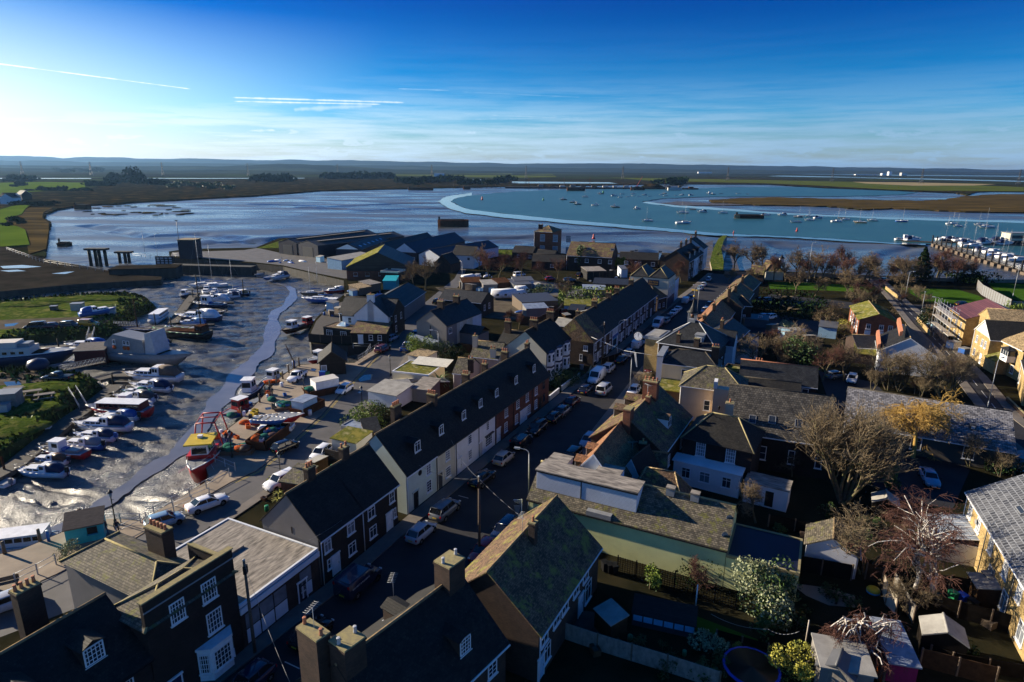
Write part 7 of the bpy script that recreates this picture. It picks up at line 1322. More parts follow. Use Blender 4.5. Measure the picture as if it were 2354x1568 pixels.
def hulk(lb,a,b_,wd,h,m,z=-3.6,top='tarwood'):
 a,b_=Vector(a),Vector(b_);d=b_-a;L_=d.length;t=thing('hulk',lb,'hulk',(a.x,a.y,z),math.atan2(d.y,d.x),'hulks and barges lying in the estuary')
 b=MB();b.loft([[(x,wd*.5*f,h),(x+.02,wd*.44*f,0),(x+.02,-wd*.44*f,0),(x,-wd*.5*f,h)] for x,f in ((0,.7),(L_*.08,1),(L_*.9,1),(L_,.5))],m,smooth=False);b.obj('hull',t)
 c=MB();c.box(L_*.1,-wd*.3,h,L_*.85,wd*.3,h+.5,top).box(L_*.02,-.6,h,L_*.08,.6,h+2.2,top);c.obj('hatch',t);return t
hulk('big black hulk stranded on the mudflat',P(12,1672,705,-3.5),P(12,1955,705,-3.5),10,4.6,'rust');hulk('long barge with ochre bow moored in the channel',P(13,2050,632,-3),P(13,2310,635,-3),8,3.2,'rust',-3.3)
MB().box(-2.0,-4.1,.8,3,-3.9,3.25,'tan_tile').obj('painted_bow',bpy.data.objects['hulk.001'])
for lb,t_,x0,x1,y,h in (('rotting hulk on the far left mud edge',11,690,835,545,4),('small wreck on the mud behind the lock',11,545,645,880,1.6),('long low hulk on the far shore',12,1400,1630,372,4),('dark tug shaped wreck on the far shore',12,1905,1970,365,5),('grey workboat alongside the wharf piles',13,505,670,382,6),('white sided ship at the wharf',13,1430,1560,378,6),('dark lighter at the wharf',13,1090,1220,376,6)):
 hulk(lb,P(t_,x0,y,-3.2),P(t_,x1,y,-3.2),6,h,'rust' if 'white' not in lb else 'dirty_white')
for lb,t_,x,y,c,s in (('large red channel buoy',14,265,755,'red',1.0),('green conical buoy near the left moorings',13,288,470,'green',1.6),('green conical buoy near the wharf',13,838,400,'green',2.0),('red can buoy on the left of the water',12,2080,465,'red',1.8),('orange buoy stranded on the mud by the brick block',13,750,825,'red',1.2),('red buoy by the slipway end',13,2038,772,'red',.7)):
 b=MB();b.lathe([(.8,0),(.85,.5),(.5,.9),(.35,2.4),(.3,2.5)] if c=='red' else [(.8,0),(.85,.5),(.5,1.2),(.05,2.8)],(0,0,0),c,10);o=b.obj('buoy',None,P(t_,x,y,-3.1));o.scale=(s,)*3;tag(o,lb,'buoy','channel buoys')
 # trees
K1=dict(density=.9)
for i in range(46):
 r_=random.Random(i+50);zx=r_.choice([(43,1000,700,2300,1200),(34,0,800,1200,1200),(44,200,300,1400,900),(34,1300,900,2000,1200),(24,0,300,700,800),(44,1400,600,2300,1150)]);p=P(zx[0],r_.uniform(zx[1],zx[3]),r_.uniform(zx[2],zx[4]),0);w_=r_.uniform(.7,2.0)
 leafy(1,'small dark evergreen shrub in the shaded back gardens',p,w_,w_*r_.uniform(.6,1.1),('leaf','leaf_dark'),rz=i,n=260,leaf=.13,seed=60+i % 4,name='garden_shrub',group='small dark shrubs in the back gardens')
def bt(lb,t_,x,y,h,kind=1,**kw):return tree(kind,lb,P(t_,x,y,0),h,rz=(x*7+y) % 6.28,**kw)
OAK=dict(spread=1.05,density=.95,minr=.014);BR=dict(spread=.75,twig='twig_red',minr=.012);PALE=dict(spread=.95,twig='twig_pale',multi=3,minr=.010,density=.82)
bt('huge many stemmed bare tree in the churchyard garden',34,690,800,13.5,21,multi=13,spread=.5,density=.95,twig='twig_pale',minr=.010,up=1.1,depth=4)
bt('golden weeping willow against the pale slate hall',34,1330,380,11.5,22,sx=1.25,twig='twig_gold',droop=.75,spread=1.1,density=1.35,minr=.010,bark='twig_gold')
bt('pale tangled tree beside the small garage',44,860,225,9.5,23,**PALE)
bt('slender birch with white trunks, left of two in the brown thicket',44,1320,470,10.5,24,twig='twig_red',bark='birch',droop=.4,spread=.6,density=.95,minr=.009)
bt('slender birch with white trunks beside the glass lean-to',44,1490,460,11.5,25,twig='twig_red',bark='birch',droop=.4,spread=.6,density=.9,multi=2,minr=.009)
bt('weeping white barked tree with drooping brown curtain of twigs',44,850,960,8.0,26,twig='twig_red',bark='birch',droop=1.15,spread=1.35,density=1.25,minr=.009,up=.1)
bt('gnarled apple tree behind the long hall',33,2240,985,5.5,27,twig='twig_pale',spread=1.25,minr=.013)
for a in (('bare tree before the pebbledashed gable, left of the group',24,1095,985,9.5,1,PALE),('bare tree in the middle of the pebbledashed gable',24,1200,1000,9,2,PALE),('broad bare tree right of the pebbledashed gable',24,1600,1070,11,3,PALE),('second broad bare tree beside the bend of the road',24,1680,1060,9.5,1,PALE),('leggy bare tree beside the mossy outhouse',24,690,900,9.5,2,OAK),('red brown bare tree over the hall corner',24,500,910,8,1,BR),('pale bare tree left of the ivy clump',24,90,780,8.5,2,PALE),('pale bare tree behind the ivy clump',24,240,700,8.5,3,PALE),('pale bare tree right of the ivy clump',24,370,760,8,1,PALE),('bare tree between the hedge and corrugated shed',24,470,460,9.5,1,OAK),('bare tree right of the mossy roofed house',24,1080,485,8.5,2,OAK),('brown bare tree left of the mossy roofed house',24,830,190,7,2,BR),('brown bare tree behind the mossy roofed house',24,960,195,8,3,BR),('bare tree by the roadside wall',24,1480,420,7.5,3,OAK),('bare tree behind the clock house yard',23,2240,765,8,1,PALE),('twiggy leafless shrub tree beside the white street car',23,1215,1015,5,2,PALE),('tall bare tree behind the turquoise garages',23,480,195,9,2,OAK),('bare sapling before the hall window',34,1850,460,6,2,PALE),('brushy bare bush by the hall corner',34,2130,560,4.5,1,PALE),('dark dense bare tree beside the boatyard lane',12,1560,1290,13,3,OAK),('dark bare tree in the hollow of the lane',12,1450,1270,10,1,OAK),('bare tree before the white rendered store',12,2050,1105,11,2,OAK),('thin bare tree right of the white store',12,2150,1215,12,3,BR),('thin bare tree at the white store gable',12,2230,1190,11,1,BR),('bare tree beside the white people carrier',13,85,1215,12,2,BR),('small bare tree by the yard lawn',13,295,1205,8,1,BR),('reddish bare tree behind the red car',13,420,1190,8,3,BR),('bare tree before the long tiled house',13,830,1110,7,2,BR),('low brown bare tree left of the pub roofs',13,1090,1215,8.5,3,BR),('brown bare tree between pub and seaside row',13,1555,1226,9,1,BR),('brown bare tree on the near side of the first one by the pub',13,1150,1240,8,2,BR),('tall bare tree on the left of the sea wall row',13,2040,1120,14,2,OAK),('broad bare tree second in the sea wall row',13,2200,1130,14,3,OAK),('bare tree third in the sea wall row',13,2310,1130,13,1,OAK),('broad bare tree right of the pavilion',14,260,1195,14,3,OAK),('bare tree behind the white park mast',14,430,1185,13,2,OAK),('brown rounded tree fourth from the fir',14,600,1175,11,1,BR),('brown rounded tree with even crown left of the flat topped tree',14,690,1170,13,2,BR),('flat topped bare tree standing alone',14,870,1220,13,1,dict(spread=1.3,minr=.02)),('broad low tree left of the fir',14,1270,1245,12,3,OAK),('rounded bare tree right of the fir',14,1550,1195,13,2,BR),('low bare tree second right of the fir',14,1720,1200,9,1,BR),('dark trunked tree in the park lawn',24,250,120,11,2,OAK),('dark trunked tree by the park path',24,720,145,11,3,OAK),('park tree between lawn and road',24,430,130,8,1,OAK),('park tree right of the road bend',24,1220,115,10,2,OAK),('olive tinged shrub tree by the right hand row',13,2220,1245,7,3,OAK),('olive tinged shrub tree at the junction',13,1990,1225,6,1,OAK),('small leafless tree against the long garden wall',43,1700,430,4.2,2,BR),('bare tree in the gardens behind the white outhouse',34,220,560,4,1,OAK),('brown shrub tree in the lower right gardens',44,1300,620,4.2,3,PALE),('grey brown brush behind the yard wall',23,60,430,5,3,BR),('grey brown brush right of the grey gable house',22,2300,380,4.5,1,BR)):
 bt(a[0],*a[1:6],**a[6])
rq=random.Random(21)
for i,(t_,x,y) in enumerate([(14,1080+70*k,1200+rq.randint(-8,25)) for k in range(12)]+[(14,-60+110*k,1215) for k in range(10)]):
 tree(1+i % 3,'bare brown tree in the belt along the sea wall',P(t_,x,y,0),rq.uniform(7.5,11),rz=i*1.3,group='bare trees in the sea wall belt',**(BR if i % 2 else OAK))
for i in range(26):
 z_=rq.choice([(24,700,120,1300,260),(24,1180,120,1500,300),(24,500,420,1000,560),(24,0,560,560,800),(23,2000,500,2350,760),(24,900,880,1750,1080)]);tree(1+i % 3,'brown leafless thicket tree in the middle gardens',P(z_[0],rq.uniform(z_[1],z_[3]),rq.uniform(z_[2],z_[4]),0),rq.uniform(3.5,6.5),rz=i,group='leafless thicket trees in the middle gardens',**(BR if i % 2 else PALE))
def lf(lb,t_,x,y,w_,h,m,z=0.0,**kw):return leafy(kw.pop('k',1),lb,P(t_,x,y,z),w_,h,m,rz=x % 6,z=z,**kw)
lf('round bright green evergreen beside the blue pickup',22,1520,690,5.2,5.6,'leaf_lime',cat='tree',name='evergreen_tree',n=2600)
lf('dark green garden bushes behind the bungalow',22,1720,700,7,3.4,'leaf',n=1800,seed=2);lf('dark bush on the back garden slope',22,1850,700,4,3,'leaf_dark',n=900,seed=3)
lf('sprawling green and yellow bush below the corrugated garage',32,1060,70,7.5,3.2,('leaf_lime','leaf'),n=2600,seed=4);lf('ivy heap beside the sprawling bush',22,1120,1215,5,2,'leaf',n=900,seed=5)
lf('long clipped conifer hedge with yellow green top',23,770,185,22,3.0,('leaf_lime','leaf'),shape='box',n=3000,leaf=.4,cat='hedge',name='hedge').rotation_euler=(0,0,-.08)
lf('dark green hedge at the gate of the bay fronted houses',23,440,940,4,2.4,'leaf',shape='box',n=1500,cat='hedge',name='hedge');lf('rounded olive hedge beside the white bay fronts',23,560,900,5,2.2,'leaf',n=1700,seed=6,cat='hedge',name='hedge')
lf('thick green bush behind the motorhome yard',23,250,140,7,4,'leaf',n=1400,seed=7,leaf=.25);lf('yellow flowering bush by the mossy roofed house',24,690,425,5,2.8,'leaf_yellow',n=1000,seed=8,leaf=.22)
lf('ivy covered evergreen clump among pale bare trees',24,210,790,9,7,('leaf','leaf_dark'),n=2600,seed=9,leaf=.25,cat='tree',name='evergreen_tree');lf('grey green domed bush behind the washing line',24,180,440,4.5,2.4,'leaf_pale',n=800,seed=10,leaf=.2)
lf('dark hedge line behind the park lane',24,200,270,18,2.4,'leaf_dark',shape='box',n=1600,leaf=.4,cat='hedge',name='hedge');lf('dark low bushes along the park railings',24,150,150,20,1.6,'leaf_dark',shape='box',n=900,leaf=.4,cat='hedge',name='hedge')
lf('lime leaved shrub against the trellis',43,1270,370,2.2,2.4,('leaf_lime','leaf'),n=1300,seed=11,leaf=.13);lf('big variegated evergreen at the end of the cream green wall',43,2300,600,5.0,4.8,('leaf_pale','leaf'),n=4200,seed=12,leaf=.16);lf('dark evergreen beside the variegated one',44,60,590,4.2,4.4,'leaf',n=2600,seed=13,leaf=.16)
lf('climber heap on top of the garden wall',43,1690,330,3.6,2.6,'leaf_dark',n=700,seed=14,leaf=.13);lf('tiny yellow conifer in the dark garden',43,2080,940,.9,.9,'leaf_yellow',n=420,seed=15,leaf=.08);lf('domed yellow green hedge at the bottom right',44,250,1150,3.8,2.4,('leaf_yellow','leaf'),n=3200,seed=16,leaf=.12,cat='hedge',name='hedge')
lf('white flowering shrub by the trampoline',43,1790,950,2.8,1.6,('leaf_pale','leaf_dark'),n=1000,seed=17,leaf=.12);lf('green shrub beside the blue trampoline',43,1930,1130,1.8,1.4,'leaf',n=700,seed=18,leaf=.1);lf('evergreen tangle under the huge bare tree',34,1110,640,3.2,3.0,('leaf_lime','leaf'),n=1500,seed=19,leaf=.14)
lf('bush at the corner of the ribbed slate terrace',34,2250,560,4.5,3.0,('leaf','leaf_dark'),n=1500,seed=20,leaf=.16);lf('bright green shrub beside the long tiled house',13,985,1095,4.5,4.5,'leaf_lime',n=900,seed=21,leaf=.3);lf('ivy clad stump tree before the long tiled house',13,628,1105,5.5,9,'leaf',n=1400,seed=22,leaf=.4,cat='tree',name='evergreen_tree')
lf('dark green bushes before the long tiled house',13,560,1095,7,3.5,'leaf',n=800,seed=23,leaf=.3);lf('tall dark fir on the sea wall',14,1400,1205,9,12,'leaf_dark',shape='cone',n=3600,leaf=.4,cat='tree',name='fir_tree');lf('dark laurel mass at the right of the sea wall',14,1850,1225,16,4.5,'leaf_dark',n=1400,seed=24,leaf=.5)
lf('dark roadside evergreen beside the green sign',24,1440,400,6,5,'leaf_dark',n=1300,seed=25,leaf=.25);lf('lime bush at the pale compound fence',24,2270,260,5,2.4,'leaf_lime',n=500,seed=26,leaf=.3);lf('rock plant heap at the railings of the quay',41,600,70,2.4,1.6,'leaf_pale',n=1200,seed=27,leaf=.1);lf('moss heap on the skip beside the yard wall',32,180,650,2.6,1.3,('leaf_yellow','leaf'),n=900,seed=28,leaf=.1)
def spiky(lb,loc,h,n,L_,m='palm_leaf',cat='palm',name='palm'):
 tr=MB();tr.tube((0,0,0),(0,0,h),.14,.1,'bark',7);c=MB();r=random.Random(n)
 for i in range(n):
  a=r.random()*6.28;e=r.uniform(-.1,1.2);p=Vector((0,0,h));d=Vector((math.cos(a)*math.cos(e),math.sin(a)*math.cos(e),math.sin(e)));w_=Vector((-math.sin(a),math.cos(a),0))*L_*.07
  for k in range(4):q=p+d*L_/4;c.add([p-w_*(1-k*.2),p+w_*(1-k*.2),q+w_*(.8-k*.2),q-w_*(.8-k*.2)],[(0,1,2,3)],m);p=q;d=(d+Vector((0,0,-.33))).normalized()
 t=thing(name,lb,cat,loc,0);tr.obj('trunk',t);c.obj('fronds',t)
spiky('palm tree in the courtyard of the cream bungalow',P(22,1685,1000,0),2.0,26,2.4)
for lb,x,y in (('yucca nearest the red shed, tallest of three',215,770),('yucca in front of the tallest one',205,830),('yucca against the house gable',290,800)):spiky(lb,P(32,x,y,0),.9,34,.75,'leaf_yellow','yucca','yucca')
rf_=random.Random(9)
FS=[(11,110,335,200,360,2),(11,130,280,300,300,4),(11,270,380,780,385,7),(11,790,320,1050,350,7),(11,960,290,1080,330,3),(11,1100,290,1280,330,5),(11,1290,265,1340,330,2),(11,1360,300,1560,350,6),(11,1560,330,2100,370,10),(11,130,520,500,510,6),(11,60,650,200,720,4),(12,50,290,300,300,5),(12,590,270,1250,270,11),(12,1250,290,2354,330,12),(11,960,150,1180,180,4),(11,500,195,960,215,8),(13,1340,310,1560,325,4)]
side_w=['at the far left shore','near the sea wall farm','on the scrubby shore','beside the bright field','among the dark shore firs','on the dark wooded shore','in the shore copse','along the muddy shore','on the long shore bank','at the inner bay','on the sea bank','left on the marsh edge','along the middle marsh edge','along the far marsh edge','in the distant fields','in the distant farmland hedge','on the wharf spoil heap']
for k,(t_,x0,y0,x1,y1,n_) in enumerate(FS):
 for i in range(n_):
  x,y=x0+(x1-x0)*(i+rf_.random())/n_,rf_.uniform(min(y0,y1),max(y0,y1));p=P(t_,x,y,-1.8);s=p.y/700;w_=rf_.uniform(9,17)*(1.5 if p.y>1500 else 1)*max(.6,min(s,3));tall=k in (4,5,6)
  leafy(rf_.randint(1,3),'dark bush or tree %s' % side_w[k],p,w_,w_*(rf_.uniform(.45,.7) if tall else rf_.uniform(.22,.36)),'leaf_dark' if k != 8 else 'leaf',rz=rf_.random()*6,z=-1.8,n=260,leaf=w_*.10,seed=31+i % 3,cat='tree',name='shore_tree',group='dark trees '+side_w[k],shape='cone' if tall and i % 3==0 else 'round')
  # fences, rails, walls
def PF(t_,*xy):return [P(t_,xy[i],xy[i+1],0) for i in range(0,len(xy),2)]
tl=PF(43,965,235,2050,565);tr_=thing('trellis','dark square trellis along the foot of the cream green wall','trellis',(tl[0].x,tl[0].y,0),math.atan2((tl[1]-tl[0]).y,(tl[1]-tl[0]).x));l_=(tl[1]-tl[0]).length;b=MB()
for i in range(int(l_/.24)):b.box(i*.24,0,.1,i*.24+.045,.03,2.0,'dark_fence')
for i in range(9):b.box(0,-.02,.1+i*.23,l_,0,.145+i*.23,'dark_fence')
b.obj('lattice',tr_);pm=MB().box(-.05,-.05,0,.05,.05,2.1,'dark_fence').mesh('post')
for i in range(7):place(pm,'post',tr_,(l_*i/6,.06,0))
for lb,nm,t_,xy,h,m,kw in (('long grey slatted fence across the dark garden','garden_fence',43,(400,800,780,930,1420,1130,1900,1290),1.6,'old_wood',{}),('low weathered fence along the lawn of the dark garden','garden_fence',43,(1880,800,2354,930),.6,'dark_fence',{}),('red brown panel fence at the lower right','garden_fence',44,(1390,1080,2080,1260),1.7,'fence_wood',{}),('dark panel fence below the wheelie bins','garden_fence',44,(1180,480,2340,800),1.7,'dark_fence',{}),('dark panel fence behind the wheelie bins','garden_fence',44,(1660,390,2170,500),1.7,'fence_wood',{}),('pale new board fence beside the tyre planter','garden_fence',44,(1050,400,1080,510,1170,600),1.8,'beige',{}),('orange brown board fence above the tyre planter','garden_fence',44,(890,280,1040,330),1.8,'fence_wood',{}),('long thin fence running down past the birches','garden_fence',44,(1150,370,1330,680),1.7,'old_wood',{}),('bright orange board fence beside the clear roofed shed','garden_fence',44,(1000,1100,1040,1300),1.8,'orange',{}),('concrete post fence in the lower right gardens','garden_fence',44,(1380,850,1480,1010,1680,1080,2354,1200),1.3,'dark_fence',{}),('dark fence below the white garage','garden_fence',44,(215,190,760,290),1.7,'dark_fence',{}),('fence between the huge tree and the lower gardens','garden_fence',34,(0,1020,240,1060,380,1100),1.5,'dark_fence',{}),('tall pale compound fence curving at the upper right','compound_fence',24,(1915,60,1960,110,2100,190,2220,255),3.2,'grey',{}),('straight end of the pale compound fence','compound_fence',24,(2225,250,2400,262),2.6,'grey',{}),('black timber fence along the creek inlet','timber_fence',22,(488,545,700,560,1150,568),1.9,'tarwood',{}),('brown panel fence by the mossy cottage','garden_fence',22,(1895,640,2010,650),1.8,'fence_wood',{}),('curved rendered wall of the lattice workshop yard','timber_fence',23,(70,385,240,395,420,310,470,250),2.2,'brown',{}),('dark fence round the far yard','timber_fence',13,(690,1210,800,1215,960,1180),3,'tarwood',{}),('grey panelled fence before the rear gardens','garden_fence',23,(820,1060-300,1000,700),1.4,'dark_fence',{})):
 fence(nm,lb,'fence',PF(t_,*xy),h,m)
for lb,t_,xy,h,m,cp_ in (('cream garden wall at the foot of the bay fronted houses',23,(455,995,625,865),.9,'cream_render','white'),('nearer cream garden wall beside the red brick end house',23,(340,1090,430,1015),.9,'cream_render','white'),('tall cream wall of the bungalow courtyard',22,(1220,985,1590,965),1.9,'cream_render',None),('blue white yard wall with stepped coping',32,(380,590,520,625),2.0,'lightblue','lichen_stone'),('dark brick yard wall beside the small white car',32,(640,400,830,445),1.6,'dark_brick',None),('low brick wall at the end of the road bridge',24,(1370,345,1490,490),1.0,'yellow_brick','tan_tile'),('brick boundary wall along the park road',24,(1080,60,1195,150),1.0,'yellow_brick','tan_tile'),('broken garden wall below the driveway',34,(1040,880,1270,930,1240,1010),1.5,'brown_brick',None),('rendered wall behind the corner pub yard',23,(700,890,725,820),1.2,'brown_brick','lichen_stone'),('stepped brick wall beside the road at the right edge',24,(2190,1090,2354,1250),.8,'brown_brick','lichen_stone'),('dark brick wall left of the hall',34,(2280-2000,1170,480,1200),1.4,'brown_brick',None),('quay side wall along the net skip ramp',22,(940,760,1130,650),.35,'concrete',None),('long low sea wall along the park shore',14,(-400,1150,150,1165,1140,1195,1925,1225,2500,1228),1.2,'concrete',None),('low sea wall behind the long tiled house',13,(975,1020,1360,1050),1.4,'brown_brick',None)):
 wallobj(lb,PF(t_,*xy),h,m,capm=cp_)
for lb,t_,xy,z in (('steel promenade railing above the mud ramp',31,(930,985,1295,985,1420,915,1900,670,2110,560),.06),('steel railing along the landing steps',31,(1895,395,2165,510),.06),('lower steel railing down the landing steps',31,(1925,600,2070,520),-.9),('inner promenade railing beside the pale blue hatchback',31,(1080,1110,1350,975,1600,880,1930,740),.06),('steel railing round the inlet ramp',22,(895,605,1055,610,1010,690,940,725),.06),('long steel railing beside the maroon four wheel drive',22,(940,725,1130,600),.06),('white railing on the lower left promenade',41,(150,330,350,240,520,150),.06),('railing of the lock approach on the left dam',11,(60,920,400,1040,950,1120),-.3),('railing on the lock island',11,(1220,1020,1480,1050),1.5)):
 fence('railing',lb,'railing',PF(t_,*xy),1.1 if t_ != 11 else 1.4,'galv','galv',z=z,gap=2.0 if t_ != 11 else 5,rail=1,th=.03)
 # lamps, poles, wires
for lb,t_,x,y in (('lantern lamp on the promenade beside the turquoise kiosk',31,1062,985),('lantern lamp standing before the white boxy four wheel drive',32,232,600),('lantern lamp on the pavement by the corrugated garage',22,978,1165),('lantern lamp at the bend opposite the black hut',22,1238,850),('lantern lamp beside the white box skip',22,448,1050),('lantern lamp near the red trawler',31,2135,380)):old_lamp(lb,P(t_,x,y,.06))
for lb,t_,x,y,h,rz in (('white swan neck lamp beside the iron sign bracket',33,148,850,7.4,PI*.93),('swan neck lamp over the silver people carrier',23,1080,1040,7.2,PI*.9),('swan neck lamp before the white shop house',23,968,650,7.2,.1),('tall lamp on the right hand road corner',24,2018,1150,8.5,.5),('lamp at the park side of the road bend',24,1255,170,9,0),('lamp beside the green roadside sign',24,1518,500,9.5,PI*.8),('lamp in the far junction before the pub',23,1700,290,8,PI),('lamp near the scaffolded house',24,1408,290,6,1),('lamp inside the pale fenced compound',24,2250,130,9,1),('lamp at the boatyard lane',12,1898,1290,9,2),('lamp behind the rounded green tree',22,1680,700,6,PI),('lamp mast on the dam near the lock',11,1455,1030,11,1),('second lamp mast on the lock island',11,1340,1000,11,2),('white mast in the park',14,358,1226,14,0)):tall_lamp(lb,P(t_,x,y,0),h,rz)
def telegraph(lb,loc,h=9):
 b=MB();b.tube((0,0,0),(0,0,h),.15,.1,'wood',8).box(-.12,-.12,h-1.2,.12,.3,h-.5,'black').lathe([(.12,h),(.1,h+.1),(.02,h+.15)],(0,0,0),'galv',6);tag(b.obj('telegraph_pole',None,loc),lb,'pole','telegraph poles')
 return Vector(loc)+Vector((0,0,h-.2))
ta=telegraph('telegraph pole in the street beside the bright red car',P(42,2055,80,0));tb=telegraph('telegraph pole before the flat roofed shop',P(41,2345,960,0),8.6);tc_=telegraph('telegraph pole on the wall of the hipped corner house',P(23,833,740,0),8.5)
def wire(lb,pts,sag=.6,r=.012):
 b=MB()
 for p,q in zip(pts[:-1],pts[1:]):
  p,q=Vector(p),Vector(q);pv=p
  for i in range(1,9):f=i/8;c=p.lerp(q,f)-Vector((0,0,sag*4*f*(1-f)));b.tube(pv,c,r,m='grey',n=3);pv=c
 tag(b.obj('overhead_wire'),lb,'wire','overhead wires')
wire('wire from the street pole to the white painted house',[ta,(-7.5,72.0,5.2)]);wire('wire from the street pole to the mint green house',[ta,(-10.5,65.2,5.1)]);wire('wire from the street pole to the brown tiled house',[ta,(2.6,50,6.5)],.3);wire('wire from the shop pole towards the foot of the picture',[tb,(-12.5,30,7.5)]);wire('wire from the shop pole to the dark brick pair',[tb,(-16.2,53.4,5.2)]);wire('wires leaving the corner house pole',[tc_,(12.6,119,5.8)],.3)
cl_=[P(44,0,740,2.0),P(44,290,760,2.0)];wire('washing line across the dark garden',[P(43,1830,600,1.9)]+cl_,.4,.02)
poleobj('clothes_post','leaning pale clothes post by the washing line','post',P(44,335,930,0),2.9,.06,'beige');poleobj('clothes_post','white clothes post near the lime shrub','post',P(43,1685,560,0),2.6,.06,'white');poleobj('clothes_post','metal pole beside the weeping tree','post',P(44,1072,985,0),3.2,.06,'galv')
for i,(lb,t_,x,y,h) in enumerate((('thick wooden bollard at the lower left quay edge',41,45,45,1.4),('tall wooden bollard right of the blue post',31,370,1150,1.4),('wooden bollard behind the turquoise kiosk, left',31,640,985,1.3),('wooden bollard behind the turquoise kiosk, right',31,745,950,1.3),('quay post beside the white fishing boat, lowest of its row',22,35,1100,1.5),('quay post second in the row by the white fishing boat',22,85,1030,1.5),('quay post third in the row by the white fishing boat',22,130,975,1.5),('quay post fourth in the row by the white fishing boat',22,190,930,1.5),('quay post fifth in the row by the white fishing boat',22,247,885,1.5),('quay post left of the small crane',22,302,830,1.6),('quay post by the small crane',22,350,790,1.8),('quay post right of the small crane',22,398,770,1.8),('post at the bow of the red trawler',31,1895,370,1.3),('post beside the red trawler wheelhouse',31,2010,240,1.6),('post on the quay at the net pile',21,2225,1226,1.5))):
 poleobj('bollard',lb,'bollard',P(t_,x,y,.06),h,.17,'wood',.06,'wooden posts along the quay')
poleobj('service_post','blue service post on the lower left quay','post',P(31,450,1150,.06),1.2,.16,'blue',.06,None,'white')
b=MB();b.tube((0,0,0),(0,0,1.4),.3,m='blue').tube((0,.2,1.2),(-1.4,.4,4.6),.06,m='rust').tube((0,-.2,1.2),(-1.3,.0,4.6),.06,m='rust').tube((-.6,.3,2.6),(-.6,0,2.7),.04,m='rust').tube((-1.35,.2,4.6),(.5,0,1.5),.02,m='steel',n=4);tag(b.obj('quay_crane',None,P(22,350,780,.06)),'small blue hand crane with rusty jib on the quay edge','crane')
for lb,t_,x,y,rz,tp,lg in (('person in dark jacket and blue jeans walking by the railing',31,975,1085,-.3,'jacket','denim'),('person all in dark clothes with arms out beside the walker in jeans',31,1085,1085,-.9,'jacket','jacket'),('person in dark clothes standing by the quay posts',22,150,1045,1.2,'jacket','jacket'),('person in black beside the one at the quay posts',22,130,1030,2,'jacket','navy'),('person in dark coat by the red trawler gallows',31,2085,250,2.2,'jacket','denim')):
 person(lb,P(t_,x,y,.06),rz,tp,lg,z=.06,stride=.3 if 'walk' in lb else .1)
def skip(lb,a,b_,wd,h,m,fill,z=.06):
 a,b_=Vector(a),Vector(b_);d=b_-a;L_=d.length;t=thing('gear_skip',lb,'skip',(a.x,a.y,z),math.atan2(d.y,d.x),'fishing gear skips on the quay')
 b=MB();th=.12;b.box(0,-wd/2,0,L_,wd/2,.15,m).box(0,-wd/2,.15,L_,-wd/2+th,h,m).box(0,wd/2-th,.15,L_,wd/2,h,m).prism([(0,-wd/2+th,.15),(-.5,-wd/2+th,h),(-.5,wd/2-th,h),(0,wd/2-th,.15)],(th,0,0),m).box(L_-th,-wd/2+th,.15,L_,wd/2-th,h,m);b.obj('tub',t)
 r=random.Random(int(L_*100))
 for i in range(fill):
  mm=r.choice(['net','net_o','net','blue','yellow','teal','brown','white','green']);x,y=r.uniform(.6,L_-.8),r.uniform(-wd*.3,wd*.3);s=r.uniform(.28,.6);c=MB()
  if mm.startswith('net') or mm=='brown':c.loft([[(s*1.7*math.cos(a_)*f*(1+.2*math.sin(3*a_+i)),s*1.4*math.sin(a_)*f,z_*s) for a_ in [2*PI*k/10 for k in range(10)]] for f,z_ in ((1,0),(1.05,.5),(.7,1.0),(.15,1.2))],mm);c.obj('net_heap',t,(x,y,.2+h*.5))
  else:c.box(-s*.7,-s*.5,0,s*.7,s*.5,s*.8,mm);c.box(-s*.62,-s*.42,s*.8,s*.62,s*.42,s*.82,'black');c.obj('fish_box',t,(x,y,.2+h*.6),r.random())
 return t
sk=skip('black skip holding a big white box and orange nets',P(22,475,1045,0),P(22,760,985,0),3.2,1.2,'rust',4);MB().box(1.1,-1.3,.2,5.2,1.3,2.5,'white').box(1.05,-1.35,2.5,5.25,1.35,2.6,'dirty_white').obj('white_box',sk)
skip('long dark skip with maroon rim full of nets below the white pickup',P(32,10,320,0),P(32,235,150,0),3.0,1.5,'rust',16);sk=skip('rusty skip with blue cabin and orange flags',P(22,380,1226,0),P(22,575,1130,0),2.8,1.3,'rust',8);MB().box(.2,-1.2,.3,3.4,1.2,2.2,'lightblue').box(.1,-1.3,2.2,3.5,1.3,2.32,'pvc_roof').obj('cabin',sk)
skip('low tub of green nets and blue boxes beside the rusty skip',P(22,170,1160,0),P(22,340,1140,0),3.0,.5,'wood',18);skip('low tub of orange nets near the red trawler',P(31,2060,330,0),P(31,2340,330,0),2.6,.6,'wood',16)
boat('open','red and white boat full of gear standing on the quay',P(32,190,30,.8),SA*.2,6.8,'red','white','blue',z=.06,group=None);boat('ding','blue rowing boat lying beside the long dark skip',P(32,120,130,.5),-.15,5,'blue','white','blue',z=1.4,group=None)
boat('cruiser','boat wrapped in bright blue tarpaulin on the grass bank',P(21,890,270,.5),.9,8,'blue','blue','blue',z=-.4,group=None)
def tank(lb,t_,x,y,s,m,z=-.5):
 b=MB();b.box(-s,-s*.8,0,s,s*.8,s*1.3,m).prism([(-s-.1,-s*.8-.1,s*1.3),(s+.1,-s*.8-.1,s*1.3),(s+.1,s*.8+.1,s*1.3),(-s-.1,s*.8+.1,s*1.3)],(0,0,.12),'grey');tag(b.obj('storage_box',None,P(t_,x,y,z),.3),lb,'box','boxes and tanks on the banks')
